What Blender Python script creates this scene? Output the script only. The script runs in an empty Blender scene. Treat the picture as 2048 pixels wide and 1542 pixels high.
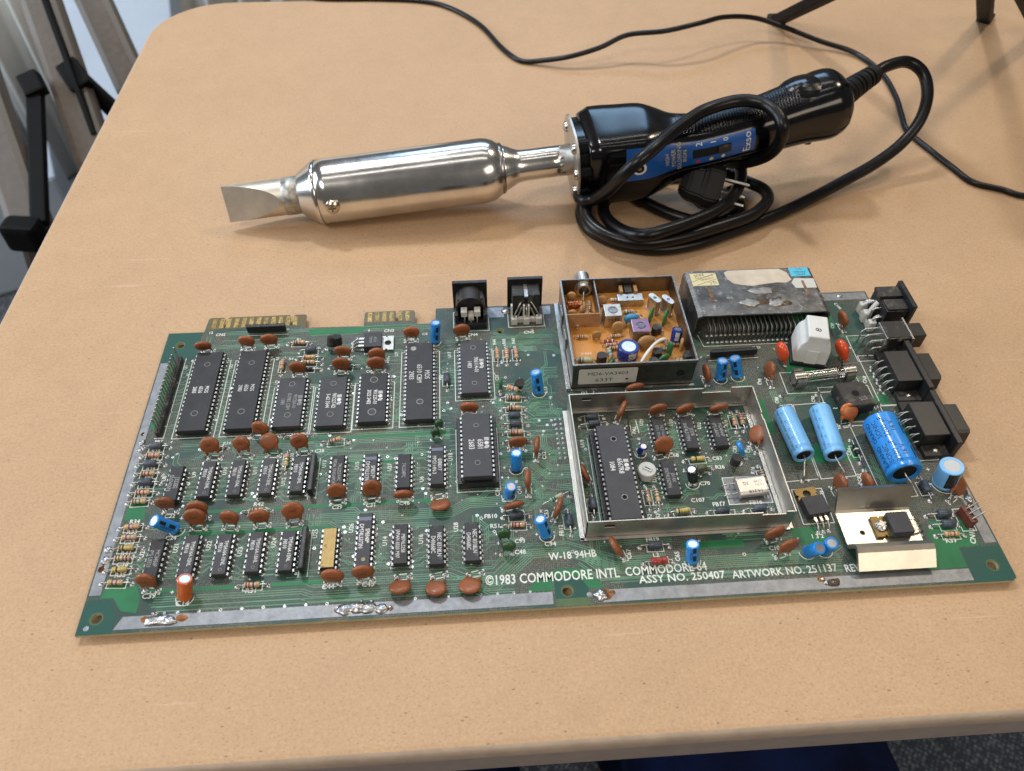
import bpy, bmesh, math, random
from mathutils import Matrix, Vector, noise
random.seed(64)
S = 0.001                      # all modelling below is in millimetres
PI = math.pi
sc = bpy.context.scene
C = sc.collection
# ------------------------------------------------------------------ camera
cd = bpy.data.cameras.new('camera'); cam = bpy.data.objects.new('camera', cd); C.objects.link(cam)
cd.lens = 26.995; cd.sensor_width = 36; cd.clip_start = 0.01; cd.clip_end = 50
_r = Matrix([[0.997855, 0.045492, -0.047073], [-0.065144, 0.760998, -0.645475], [0.006459, 0.647157, 0.762329]])
cam.matrix_world = Matrix.Translation([0.16374, -0.13249, 0.29843]) @ _r.to_4x4()
cd.dof.use_dof = True; cd.dof.focus_distance = 0.375; cd.dof.aperture_fstop = 13.0
sc.camera = cam
# ------------------------------------------------------------------ world, lamps, exposure
w = bpy.data.worlds.new('World'); sc.world = w; w.use_nodes = True
w.node_tree.nodes['Background'].inputs[0].default_value = (1.0, 0.95, 0.90, 1)
w.node_tree.nodes['Background'].inputs[1].default_value = 0.125
def lamp(name, kind, loc, energy, col, size, target=None, size_y=None):
    l = bpy.data.lights.new(name, kind); l.energy = energy; l.color = col
    if kind == 'AREA':
        l.shape = 'RECTANGLE' if size_y else 'DISK'; l.size = size
        if size_y: l.size_y = size_y
    else: l.shadow_soft_size = size
    o = bpy.data.objects.new(name, l); C.objects.link(o); o.location = loc
    if target: o.rotation_euler = (Vector(target) - Vector(loc)).to_track_quat('-Z', 'Y').to_euler()
    return o
lamp('ceiling_lamp_cool', 'AREA', (-0.30, 1.02, 1.62), 13, (0.92, 0.96, 1.0), 0.17, (0.15, 0.1, 0))
lamp('ceiling_lamp_warm', 'AREA', (1.15, 0.86, 1.55), 8, (1.0, 0.84, 0.64), 0.22, (0.25, 0.1, 0))
lamp('bounce_lamp_front', 'AREA', (1.15, -1.15, 1.15), 9, (1.0, 0.85, 0.68), 0.9, (0.2, 0.1, 0), 0.5)  # added lamp standing in for warm bounce from the room in front
lamp('fill_lamp_left', 'AREA', (-0.75, -0.70, 1.50), 12.5, (1.0, 0.93, 0.86), 0.6, (0.1, 0.1, 0), 0.4)  # soft fill lamp added to brighten the left foreground
lamp('far_window', 'AREA', (0.35, 2.1, 1.60), 13, (0.42, 0.68, 1.0), 1.2, (0.3, 0.3, 0), 0.5)
for y_, z_, e_ in ((1.25, 1.75, 3.0), (0.62, 2.0, 2.6), (-0.10, 2.0, 2.2)):      # long strip lamps added to put bright streaks on the iron's barrel
    lamp('streak_lamp', 'AREA', (0.15, y_, z_), e_, (1.0, 0.95, 0.90), 1.5, (0.15, 0.2, 0), 0.05)
lamp('window_light', 'AREA', (-2.0, 0.55, 0.75), 44, (0.76, 0.87, 1.0), 1.1, (-0.7, 1.25, -0.2), 1.3)
vs = sc.view_settings
vs.view_transform = 'Standard'; vs.look = 'None'; vs.gamma = 1; vs.use_curve_mapping = False; vs.exposure = 0.0
# ------------------------------------------------------------------ materials
MATS = {}
def M(name, col, rough=.5, metal=0.0, var=.10, vs=150., bump=0.0, bs=600., coat=0.0, trans=0.0, spec=.5, dirt=None, dscale=60., damt=.55, rvar=.12, alpha=1.0, aniso=0, ior=1.45):
    m = bpy.data.materials.new(name); m.use_nodes = True; MATS[name] = m
    nt = m.node_tree; N = nt.nodes; L = nt.links; b = N['Principled BSDF']
    tc = N.new('ShaderNodeTexCoord'); oi = N.new('ShaderNodeObjectInfo')
    no = N.new('ShaderNodeTexNoise'); no.noise_dimensions = '4D'; no.inputs['Scale'].default_value = vs; no.inputs['Detail'].default_value = 6; no.inputs['Roughness'].default_value = .65
    L.new(tc.outputs['Object'], no.inputs['Vector'])
    mw = N.new('ShaderNodeMath'); mw.operation = 'MULTIPLY'; mw.inputs[1].default_value = 40; L.new(oi.outputs['Random'], mw.inputs[0]); L.new(mw.outputs[0], no.inputs['W'])
    cr = N.new('ShaderNodeValToRGB'); cr.color_ramp.elements[0].position = .3; cr.color_ramp.elements[1].position = .7
    cr.color_ramp.elements[0].color = tuple(max(0, c * (1 - 1.6 * var)) for c in col) + (1,)
    cr.color_ramp.elements[1].color = tuple(min(1, c * (1 + 1.2 * var)) for c in col) + (1,)
    L.new(no.outputs['Fac'], cr.inputs['Fac']); cur = cr.outputs['Color']
    # every copy a little lighter or darker than the next
    hv = N.new('ShaderNodeHueSaturation'); mr = N.new('ShaderNodeMapRange'); mr.inputs[3].default_value = 1 - var * .9; mr.inputs[4].default_value = 1 + var * .9
    L.new(oi.outputs['Random'], mr.inputs[0]); L.new(mr.outputs[0], hv.inputs['Value']); L.new(cur, hv.inputs['Color']); cur = hv.outputs['Color']
    if dirt:
        n2 = N.new('ShaderNodeTexNoise'); n2.noise_dimensions = '4D'; n2.inputs['Scale'].default_value = dscale; n2.inputs['Detail'].default_value = 9; n2.inputs['Roughness'].default_value = .75
        L.new(tc.outputs['Object'], n2.inputs['Vector']); L.new(mw.outputs[0], n2.inputs['W'])
        r2 = N.new('ShaderNodeValToRGB'); r2.color_ramp.elements[0].position = damt; r2.color_ramp.elements[1].position = damt + .12
        L.new(n2.outputs['Fac'], r2.inputs['Fac'])
        mx = N.new('ShaderNodeMixRGB'); mx.inputs['Color2'].default_value = tuple(dirt) + (1,); L.new(r2.outputs['Color'], mx.inputs['Fac']); L.new(cur, mx.inputs['Color1']); cur = mx.outputs['Color']
        ra = N.new('ShaderNodeMixRGB'); ra.inputs['Color1'].default_value = (rough,) * 3 + (1,); ra.inputs['Color2'].default_value = (.85,) * 3 + (1,); L.new(r2.outputs['Color'], ra.inputs['Fac']); L.new(ra.outputs['Color'], b.inputs['Roughness'])
        if metal:
            ma = N.new('ShaderNodeMixRGB'); ma.inputs['Color1'].default_value = (metal,) * 3 + (1,); ma.inputs['Color2'].default_value = (metal * .15,) * 3 + (1,); L.new(r2.outputs['Color'], ma.inputs['Fac']); L.new(ma.outputs['Color'], b.inputs['Metallic'])
    else:
        rr = N.new('ShaderNodeMapRange'); rr.inputs[3].default_value = max(.02, rough - rvar); rr.inputs[4].default_value = min(1, rough + rvar)
        L.new(no.outputs['Fac'], rr.inputs[0]); L.new(rr.outputs[0], b.inputs['Roughness'])
    L.new(cur, b.inputs['Base Color'])
    if not (dirt and metal): b.inputs['Metallic'].default_value = metal
    b.inputs['Specular IOR Level'].default_value = spec; b.inputs['IOR'].default_value = ior
    if coat: b.inputs['Coat Weight'].default_value = coat; b.inputs['Coat Roughness'].default_value = .08
    if trans: b.inputs['Transmission Weight'].default_value = trans
    if bump:
        n3 = N.new('ShaderNodeTexNoise'); n3.inputs['Scale'].default_value = bs; n3.inputs['Detail'].default_value = 5; L.new(tc.outputs['Object'], n3.inputs['Vector'])
        bp = N.new('ShaderNodeBump'); bp.inputs['Strength'].default_value = bump; bp.inputs['Distance'].default_value = .0004; L.new(n3.outputs['Fac'], bp.inputs['Height']); L.new(bp.outputs['Normal'], b.inputs['Normal'])
    return m
M('ic', (.027, .027, .030), .55, bump=.25, bs=5000, var=.18, dirt=(.13, .122, .10), dscale=220, damt=.61)
M('ic_grey', (.040, .040, .045), .52, bump=.2, bs=4000, var=.15, dirt=(.12, .115, .10), dscale=260, damt=.64)
M('ic_blue', (.11, .13, .19), .45)
M('pin', (.36, .35, .33), .42, 1.0, var=.25, vs=500, rvar=.15)
M('joint', (.40, .40, .39), .40, .9, var=.25, vs=500, bump=.3, bs=900)
M('ic_mark', (.62, .62, .61), .7, var=.2, vs=900)
M('ic_faint', (.27, .27, .275), .7, var=.3, vs=900)
M('gold_lid', (.22, .155, .066), .46, 1.0, var=.15, vs=300, dirt=(.12, .088, .05), dscale=300, damt=.57)
M('tin', (.52, .50, .47), .38, 1.0, var=.2, vs=500, rvar=.2)
M('tin_dull', (.42, .41, .38), .5, 1.0, var=.25, vs=400, rvar=.2)
M('solder', (.46, .46, .46), .36, 1.0, var=.2, vs=300)
M('strip', (.26, .27, .285), .50, .85, var=.16, vs=260, bump=.25, bs=420, rvar=.12, dirt=(.15, .135, .11), dscale=160, damt=.62)
M('flux', (.20, .075, .018), .2, coat=.5, var=.5, vs=300)
M('burnt', (.05, .03, .018), .4, var=.5, vs=400, coat=.3)
M('ceramic', (.245, .080, .030), .40, var=.15, vs=120, coat=.10, bump=.15, bs=260, spec=.45)
M('ceramic_orange', (.46, .13, .03), .33, coat=.2, var=.08)
M('ceramic_print', (.030, .012, .008), .7)
M('mica_green', (.028, .075, .028), .4, var=.2, coat=.2)
M('olive', (.11, .11, .06), .5, var=.2)
M('green_cap', (.035, .16, .055), .4, var=.15, coat=.2)
M('red_cap', (.62, .07, .015), .28, coat=.4)
M('tan_body', (.53, .37, .26), .42, var=.12, vs=300, coat=.2)
M('pale_body', (.54, .42, .27), .4, var=.1, coat=.2)
M('yellow_body', (.50, .41, .16), .4, var=.1, coat=.2)
M('aqua_body', (.25, .42, .36), .4, var=.1, coat=.2)
M('red_body', (.35, .03, .02), .22, coat=.6)
M('ferrite', (.060, .072, .098), .42, var=.2, vs=300)
M('diode_black', (.02, .02, .02), .3, coat=.3)
for n_, c_ in dict(brown=(.11, .03, .012), red=(.30, .045, .035), orange=(.48, .17, .05), yellow=(.55, .36, .03), green=(.03, .14, .04), blue=(.03, .07, .25), violet=(.14, .05, .16), grey=(.2, .2, .2), black=(.012, .012, .012), gold=(.42, .27, .08), white=(.7, .68, .62)).items():
    M('band_' + n_, c_, .4, var=.08, coat=.2)
M('sleeve_blue', (.020, .235, .66), .30, var=.06, coat=.25)
M('sleeve_light', (.17, .43, .74), .36, var=.05, coat=.15, dirt=(.38, .46, .50), dscale=120, damt=.70)
M('sleeve_navy', (.010, .028, .20), .28, coat=.3)
M('sleeve_black', (.012, .012, .014), .25, coat=.3)
M('sleeve_orange', (.62, .13, .018), .3, coat=.3)
M('can_top', (.62, .63, .65), .38, 1.0, var=.08, bump=.05)
M('can_grey', (.48, .49, .47), .6, var=.06)
M('print_black', (.012, .014, .020), .55)
M('rubber', (.008, .0075, .007), .5, var=.2, spec=.35)
M('plastic_black', (.013, .013, .014), .36, var=.2, bump=.08, bs=1500, dirt=(.095, .085, .07), dscale=90, damt=.585)
M('plastic_dark', (.022, .021, .020), .5, var=.25, dirt=(.14, .125, .10), dscale=110, damt=.52)
M('sip', (.012, .012, .013), .42, var=.2, bump=.5, bs=420)
M('plastic_white', (.66, .66, .63), .45, var=.05, dirt=(.30, .28, .25), dscale=160, damt=.70)
M('plastic_cream', (.58, .57, .52), .5, var=.06, dirt=(.25, .22, .19), dscale=180, damt=.64)
M('plastic_brown', (.13, .030, .018), .4, var=.15)
M('steel_old', (.40, .385, .36), .34, 1.0, var=.18, vs=120, bump=.15, bs=500, dirt=(.36, .35, .32), dscale=150, damt=.56)
M('steel_dark', (.23, .215, .20), .36, 1.0, var=.25, vs=90, bump=.2, bs=400, dirt=(.22, .20, .18), dscale=140, damt=.62)
M('steel_bright', (.56, .54, .50), .44, 1.0, var=.14, vs=80, bump=.12, bs=300, dirt=(.30, .28, .235), dscale=110, damt=.64)
M('galv', (.135, .13, .124), .42, .8, var=.4, vs=100, bump=.3, bs=500, dirt=(.40, .395, .37), dscale=330, damt=.545)
M('rust', (.17, .095, .048), .8, var=.5, vs=400, bump=.5, dirt=(.30, .27, .22), dscale=300, damt=.56)
M('pin_dust_shade', (.20, .19, .17), .55, .8, var=.3, vs=300)  # cartridge pins: dust and the shadow on them both put into the dark colour
M('aluminium', (.50, .47, .41), .35, 1.0, var=.07, vs=150, bump=.12, bs=250, rvar=.08, dirt=(.31, .27, .20), dscale=420, damt=.66)
M('aluminium_side', (.56, .55, .54), .38, 1.0, var=.1, bump=.1)
M('copper_wire', (.60, .25, .13), .3, 1.0)
M('phenolic', (.56, .245, .048), .5, var=.12, vs=60, coat=.1, dirt=(.25, .12, .04), dscale=70, damt=.68)
M('phenolic_tan', (.36, .20, .09), .5, var=.2)
M('lead_cap', (.40, .22, .085), .45, var=.15)
M('coil_violet', (.27, .15, .31), .45, .5, var=.1)
M('blue_trim', (.05, .27, .48), .4)
M('paper_cream', (.70, .62, .36), .75, var=.05)
M('paper_white', (.62, .53, .41), .8, var=.15, vs=90, dirt=(.30, .16, .08), dscale=70, damt=.68)
M('paper_blue', (.09, .45, .62), .7, var=.08)
M('paper_grey', (.55, .55, .50), .5, var=.06)
M('glass', (.95, .97, .97), .03, trans=1.0, var=0, rvar=.0)
M('pcb_edge', (.44, .41, .22), .6, var=.15)
M('silk', (.70, .71, .66), .6, var=.08, vs=400, dirt=(.36, .35, .29), dscale=140, damt=.62)
M('finger_base', (.105, .078, .026), .45, var=.12, coat=.1)
M('finger_gold', (.33, .235, .085), .40, .8, var=.2, vs=500, dirt=(.10, .074, .028), dscale=900, damt=.50)
M('mask_bright', (.015, .150, .056), .48, var=.12, vs=80, rvar=.1, spec=.4, dirt=(.07, .09, .05), dscale=90, damt=.62)
M('mask_dark', (.010, .070, .054), .46, var=.10, vs=60, spec=.4)
M('mask_olive', (.075, .125, .055), .5, var=.15, spec=.4)
M('trace', (.125, .275, .170), .46, var=.25, vs=60, spec=.4)
M('trace_dim', (.060, .140, .092), .48, var=.25, vs=60, spec=.4)
M('hole', (.004, .004, .004), .9)
# soldering iron
M('chrome', (.72, .71, .69), .19, 1.0, var=.12, vs=40, rvar=.09, bump=.03, bs=160)
M('chrome_burn', (.30, .28, .27), .26, 1.0, var=.35, vs=60)
M('tip_metal', (.68, .64, .55), .46, 1.0, var=.12, vs=60, bump=.1, bs=300, dirt=(.34, .30, .22), dscale=60, damt=.66)
M('screw_brass', (.60, .54, .42), .25, 1.0, var=.15)
M('screw', (.62, .61, .59), .25, 1.0, var=.1)
M('handle', (.004, .004, .005), .17, var=.25, coat=.1, rvar=.06, spec=.45)
M('grip', (.005, .005, .006), .24, var=.2, spec=.45)
M('cord', (.005, .005, .006), .34, var=.25, vs=60, bump=.06, bs=300, rvar=.08, spec=.38)
M('label_blue', (.008, .085, .33), .35, coat=.25, var=.05)
M('print_white', (.75, .75, .72), .5, var=.03)
M('print_gold', (.62, .52, .25), .5, var=.05)
M('print_red', (.45, .02, .02), .5)
# place
M('grey_rim', (.34, .295, .265), .6, var=.06)
M('stand_black', (.005, .005, .005), .6, var=.2, spec=.15)
M('edge_pale', (.47, .375, .29), .6, var=.10, vs=120, bump=.2, bs=700)
M('taupe', (.115, .092, .073), .5, var=.12)
M('white_wall', (.78, .77, .72), .7, var=.04, vs=3)
M('white_cloth', (.40, .46, .53), .8, var=.05, vs=8)
M('navy', (.004, .011, .055), .9, var=.35, vs=25, bump=.5, bs=500, spec=.2)
M('skin', (.50, .27, .19), .5, var=.06, vs=20)

def nodes(name):
    m = bpy.data.materials.new(name); m.use_nodes = True; MATS[name] = m
    return m, m.node_tree.nodes, m.node_tree.links, m.node_tree.nodes['Principled BSDF']
def ramp(N, p0, c0, p1, c1):
    r = N.new('ShaderNodeValToRGB'); e = r.color_ramp.elements; e[0].position = p0; e[0].color = tuple(c0) + (1,); e[1].position = p1; e[1].color = tuple(c1) + (1,); return r
def noi(N, L, vec, scale, detail=4, rough=.6):
    n = N.new('ShaderNodeTexNoise'); n.inputs['Scale'].default_value = scale; n.inputs['Detail'].default_value = detail; n.inputs['Roughness'].default_value = rough; L.new(vec, n.inputs['Vector']); return n
def mixc(N, L, fac, a, b, mode='MIX'):
    m = N.new('ShaderNodeMixRGB'); m.blend_type = mode
    for s, v in (('Fac', fac), ('Color1', a), ('Color2', b)):
        if hasattr(v, 'is_output'): L.new(v, m.inputs[s])
        elif isinstance(v, tuple): m.inputs[s].default_value = v + (1,)
        else: m.inputs[s].default_value = v
    return m.outputs['Color']
# table top: tan fibreboard with fibres, specks and wear
m, N, L, b = nodes('fibreboard')
tc = N.new('ShaderNodeTexCoord'); V = tc.outputs['Object']
big = noi(N, L, V, 5, 5); fine = noi(N, L, V, 800, 4, .75); mid = noi(N, L, V, 60, 6, .7)
c = ramp(N, .25, (.480, .314, .184), .75, (.532, .355, .212)); L.new(big.outputs['Fac'], c.inputs['Fac']); cur = c.outputs['Color']
r = ramp(N, .32, (.86, .845, .825), .68, (1.07, 1.07, 1.07)); L.new(fine.outputs['Fac'], r.inputs['Fac']); cur = mixc(N, L, 1.0, cur, r.outputs['Color'], 'MULTIPLY')
r = ramp(N, .3, (.955, .95, .94), .7, (1.03, 1.03, 1.03)); L.new(mid.outputs['Fac'], r.inputs['Fac']); cur = mixc(N, L, 1.0, cur, r.outputs['Color'], 'MULTIPLY')
mp = N.new('ShaderNodeMapping'); mp.inputs['Scale'].default_value = (1, 2.6, 1); mp.inputs['Rotation'].default_value = (0, 0, .5); L.new(V, mp.inputs['Vector'])
vo = N.new('ShaderNodeTexVoronoi'); vo.inputs['Scale'].default_value = 120; L.new(mp.outputs[0], vo.inputs['Vector'])
r = ramp(N, .05, (1, 1, 1), .10, (0, 0, 0)); L.new(vo.outputs['Distance'], r.inputs['Fac'])
gate = noi(N, L, V, 37, 2); g = ramp(N, .46, (0, 0, 0), .56, (1, 1, 1)); L.new(gate.outputs['Fac'], g.inputs['Fac'])
f = mixc(N, L, 1.0, r.outputs['Color'], g.outputs['Color'], 'MULTIPLY'); cur = mixc(N, L, f, cur, (.20, .115, .06))
mp2 = N.new('ShaderNodeMapping'); mp2.inputs['Scale'].default_value = (1, 3.2, 1); mp2.inputs['Rotation'].default_value = (0, 0, -.7); L.new(V, mp2.inputs['Vector'])
vo2 = N.new('ShaderNodeTexVoronoi'); vo2.inputs['Scale'].default_value = 300; L.new(mp2.outputs[0], vo2.inputs['Vector'])
r = ramp(N, .10, (.75, .75, .75), .20, (0, 0, 0)); L.new(vo2.outputs['Distance'], r.inputs['Fac']); cur = mixc(N, L, r.outputs['Color'], cur, (.30, .185, .10))
st = noi(N, L, V, 14, 7, .7); r = ramp(N, .60, (0, 0, 0), .74, (.22, .22, .22)); L.new(st.outputs['Fac'], r.inputs['Fac']); cur = mixc(N, L, r.outputs['Color'], cur, (.36, .25, .16))
mp3 = N.new('ShaderNodeMapping'); mp3.inputs['Scale'].default_value = (1.2, 46, 1); mp3.inputs['Rotation'].default_value = (0, 0, .35); L.new(V, mp3.inputs['Vector'])
sc1 = noi(N, L, mp3.outputs[0], 9, 3, .5); r = ramp(N, .70, (0, 0, 0), .73, (.30, .30, .30)); L.new(sc1.outputs['Fac'], r.inputs['Fac']); cur = mixc(N, L, r.outputs['Color'], cur, (.66, .50, .36))
L.new(cur, b.inputs['Base Color'])
rr = N.new('ShaderNodeMapRange'); rr.inputs[3].default_value = .42; rr.inputs[4].default_value = .66; L.new(mid.outputs['Fac'], rr.inputs[0]); L.new(rr.outputs[0], b.inputs['Roughness'])
b.inputs['Specular IOR Level'].default_value = .35
bp = N.new('ShaderNodeBump'); bp.inputs['Strength'].default_value = .35; bp.inputs['Distance'].default_value = .0003; L.new(fine.outputs['Fac'], bp.inputs['Height']); L.new(bp.outputs[0], b.inputs['Normal'])
# solder mask over the laminate: dark green, greyish hatched ground, brown dust
m, N, L, b = nodes('mask')
tc = N.new('ShaderNodeTexCoord'); V = tc.outputs['Object']
n1 = noi(N, L, V, 22, 4); c = ramp(N, .35, (.018, .048, .040), .66, (.024, .070, .052)); L.new(n1.outputs['Fac'], c.inputs['Fac']); cur = c.outputs['Color']
n2 = noi(N, L, V, 28, 3); g = ramp(N, .42, (0, 0, 0), .52, (1, 1, 1)); L.new(n2.outputs['Fac'], g.inputs['Fac'])
vo = N.new('ShaderNodeTexVoronoi'); vo.inputs['Scale'].default_value = 1150; vo.inputs['Randomness'].default_value = .35; L.new(V, vo.inputs['Vector'])
d = ramp(N, .25, (.140, .142, .108), .5, (.034, .048, .039)); L.new(vo.outputs['Distance'], d.inputs['Fac']); cur = mixc(N, L, g.outputs['Color'], cur, d.outputs['Color'])
n3 = noi(N, L, V, 17, 10, .78); g = ramp(N, .51, (0, 0, 0), .64, (.85, .85, .85)); L.new(n3.outputs['Fac'], g.inputs['Fac'])
n4 = noi(N, L, V, 900, 3, .8); g4 = ramp(N, .42, (0, 0, 0), .6, (1, 1, 1)); L.new(n4.outputs['Fac'], g4.inputs['Fac'])
f = mixc(N, L, 1.0, g.outputs['Color'], g4.outputs['Color'], 'MULTIPLY'); cur = mixc(N, L, f, cur, (.165, .140, .105))
L.new(cur, b.inputs['Base Color'])
rr = ramp(N, .0, (.46,) * 3, .6, (.8,) * 3); L.new(f, rr.inputs['Fac']); L.new(rr.outputs['Color'], b.inputs['Roughness']); b.inputs['Specular IOR Level'].default_value = .4
bp = N.new('ShaderNodeBump'); bp.inputs['Strength'].default_value = .25; bp.inputs['Distance'].default_value = .0002; L.new(n4.outputs['Fac'], bp.inputs['Height']); L.new(bp.outputs[0], b.inputs['Normal'])
# woven grey carpet
m, N, L, b = nodes('carpet')
tc = N.new('ShaderNodeTexCoord'); V = tc.outputs['Object']
mp = N.new('ShaderNodeMapping'); mp.inputs['Rotation'].default_value = (0, 0, .6); L.new(V, mp.inputs['Vector'])
vo = N.new('ShaderNodeTexVoronoi'); vo.inputs['Scale'].default_value = 190; vo.inputs['Randomness'].default_value = .45; L.new(mp.outputs[0], vo.inputs['Vector'])
c = ramp(N, .15, (.20, .20, .19), .6, (.035, .038, .045)); L.new(vo.outputs['Distance'], c.inputs['Fac'])
n1 = noi(N, L, V, 9, 4); c2 = ramp(N, .35, (.75, .75, .75), .65, (1.2, 1.2, 1.2)); L.new(n1.outputs['Fac'], c2.inputs['Fac'])
L.new(mixc(N, L, 1.0, c.outputs['Color'], c2.outputs['Color'], 'MULTIPLY'), b.inputs['Base Color']); b.inputs['Roughness'].default_value = .95
bp = N.new('ShaderNodeBump'); bp.inputs['Strength'].default_value = .9; bp.inputs['Distance'].default_value = .003; bp.invert = True; L.new(vo.outputs['Distance'], bp.inputs['Height']); L.new(bp.outputs[0], b.inputs['Normal'])

# ------------------------------------------------------------------ mesh helpers
class MB:
    """collects faces in millimetres; build() makes one mesh"""
    def __init__(s): s.v = []; s.f = []; s.m = []; s.sm = []; s.X = Matrix()
    def add(s, vs, fs, mat, smooth=False):
        o = len(s.v); X = s.X
        s.v += [X @ Vector(p) for p in vs]
        flip = X.determinant() < 0
        for f in fs:
            s.f.append(tuple(o + i for i in (reversed(f) if flip else f))); s.m.append(mat); s.sm.append(smooth)
        return s
    def box(s, x0, x1, y0, y1, z0, z1, mat, ch=0.0):
        if ch <= 0:
            v = [(x, y, z) for z in (z0, z1) for y in (y0, y1) for x in (x0, x1)]
            return s.add(v, [(0, 2, 3, 1), (4, 5, 7, 6), (0, 1, 5, 4), (2, 6, 7, 3), (0, 4, 6, 2), (1, 3, 7, 5)], mat)
        bm = bmesh.new(); bmesh.ops.create_cube(bm, size=1)
        for q in bm.verts: q.co = Vector((x0 + (q.co.x + .5) * (x1 - x0), y0 + (q.co.y + .5) * (y1 - y0), z0 + (q.co.z + .5) * (z1 - z0)))
        bmesh.ops.bevel(bm, geom=bm.edges[:], offset=ch, segments=2, profile=.6, affect='EDGES')
        return s.bm(bm, mat)
    def bm(s, bm, mat, smooth=False):
        bm.verts.index_update()
        s.add([q.co.copy() for q in bm.verts], [tuple(v.index for v in f.verts) for f in bm.faces], mat, smooth); bm.free(); return s
    def prism(s, poly, z0, z1, mat, top=True, bot=True, mat_top=None, smooth=False):
        n = len(poly); v = [(x, y, z0) for x, y in poly] + [(x, y, z1) for x, y in poly]
        s.add(v, [(i, (i + 1) % n, n + (i + 1) % n, n + i) for i in range(n)], mat, smooth)
        if top: s.add([(x, y, z1) for x, y in poly], [tuple(range(n))], mat_top or mat)
        if bot: s.add([(x, y, z0) for x, y in poly], [tuple(reversed(range(n)))], mat)
        return s
    def lathe(s, prof, n, mat, smooth=True, mats=None):
        """prof: (r,z) pairs going up; closed to the axis where r==0"""
        v = []; idx = []
        for r, z in prof:
            if r <= 1e-6: idx.append([len(v)] * n); v.append((0, 0, z))
            else:
                idx.append([len(v) + i for i in range(n)]); v += [(r * math.cos(2 * PI * i / n), r * math.sin(2 * PI * i / n), z) for i in range(n)]
        for k in range(len(prof) - 1):
            fs = []
            for i in range(n):
                a, b_, c_, d_ = idx[k][i], idx[k][(i + 1) % n], idx[k + 1][(i + 1) % n], idx[k + 1][i]
                q = []
                for t in (a, b_, c_, d_):
                    if t not in q: q.append(t)
                if len(q) > 2: fs.append(tuple(q))
            used = sorted({t for f in fs for t in f}); mp_ = {t: j for j, t in enumerate(used)}
            s.add([v[t] for t in used], [tuple(mp_[t] for t in f) for f in fs], mats[k] if mats else mat, smooth)
        return s
    def tube(s, pts, r, n, mat, caps=True, smooth=True):
        P = [Vector(p) for p in pts]; v = []; up = None
        for i, p in enumerate(P):
            t = (P[min(i + 1, len(P) - 1)] - P[max(i - 1, 0)]).normalized()
            if up is None: up = Vector((0, 0, 1)) if abs(t.z) < .9 else Vector((1, 0, 0))
            a = up - t * up.dot(t)
            if a.length < 1e-4: a = t.orthogonal()
            a.normalize(); up = a; c_ = t.cross(a); ri = r[i] if isinstance(r, (list, tuple)) else r
            v += [p + (a * math.cos(2 * PI * k / n) + c_ * math.sin(2 * PI * k / n)) * ri for k in range(n)]
        fs = [(i * n + k, i * n + (k + 1) % n, (i + 1) * n + (k + 1) % n, (i + 1) * n + k) for i in range(len(P) - 1) for k in range(n)]
        s.add(v, fs, mat, smooth)
        if caps:
            s.add(v[:n], [tuple(reversed(range(n)))], mat); s.add(v[-n:], [tuple(range(n))], mat)
        return s
    def text(s, txt, size, mat, z=0.0, align='C', sx=1.0, bold=0.0):
        vs_, fs_, (x0, x1) = glyphs(txt, bold)
        k = size; off = {'C': -(x0 + x1) / 2, 'L': -x0, 'R': -x1}[align]
        return s.add([((x + off) * k * sx, y * k, z) for x, y in vs_], fs_, mat)
    def mesh(s, name):
        # weld by mapping identical positions per smooth group is not needed: faces are added in whole patches
        me = bpy.data.meshes.new(name); me.from_pydata([p * S for p in s.v], [], s.f)
        names = []
        for q in s.m:
            if q not in names: names.append(q)
        for q in names: me.materials.append(MATS[q])
        lut = {q: i for i, q in enumerate(names)}
        me.polygons.foreach_set('material_index', [lut[q] for q in s.m]); me.polygons.foreach_set('use_smooth', s.sm); me.update(); return me
_gl = {}
def glyphs(txt, bold=0.0):
    key = (txt, bold)
    if key not in _gl:
        cu = bpy.data.curves.new('t', 'FONT'); cu.body = txt; cu.size = 1; cu.resolution_u = 2; cu.offset = bold
        o = bpy.data.objects.new('t', cu); me = o.to_mesh()
        vs_ = [(q.co.x, q.co.y) for q in me.vertices]; fs_ = []
        for f in me.polygons: fs_.append(tuple(f.vertices) if f.normal.z > 0 else tuple(reversed(f.vertices)))
        xs = [q[0] for q in vs_] or [0]
        _gl[key] = (vs_, fs_, (min(xs), max(xs))); o.to_mesh_clear(); bpy.data.objects.remove(o); bpy.data.curves.remove(cu)
    return _gl[key]
_mesh = {}
def cached(key, fn):
    if key not in _mesh:
        mb = MB(); fn(mb); _mesh[key] = mb.mesh(key.split('|')[0])
    return _mesh[key]
def obj(name, me, parent=None, loc=(0, 0, 0), rz=0.0, mat=None, label=None, kind=None):
    o = bpy.data.objects.new(name, me.mesh(name) if isinstance(me, MB) else me); C.objects.link(o); o.parent = parent
    off = parent.location if parent is not None and parent.type == 'EMPTY' and parent.parent is None else Vector()
    if mat is not None:
        mt = mat.copy(); mt.translation = mt.translation * S - off; o.matrix_local = mt
    else:
        o.location = Vector(loc) * S - off; o.rotation_euler = (0, 0, rz)
    if label: o['label'] = label
    if kind: o['kind'] = kind
    return o
def thing(name, label, cat, loc=(0, 0, 0)):
    o = bpy.data.objects.new(name, None); o.empty_display_size = .02; C.objects.link(o); o.location = Vector(loc) * S
    o['label'] = label; o['category'] = cat; return o
def frame(p, z=None, x=None):
    """matrix at p with local z along z and local x near x"""
    z = Vector(z or (0, 0, 1)).normalized(); x = Vector(x or (1, 0, 0)); x = x - z * x.dot(z)
    if x.length < 1e-5: x = z.orthogonal()
    x.normalize(); y = z.cross(x)
    m_ = Matrix((x, y, z)).transposed().to_4x4(); m_.translation = Vector(p); return m_
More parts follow.
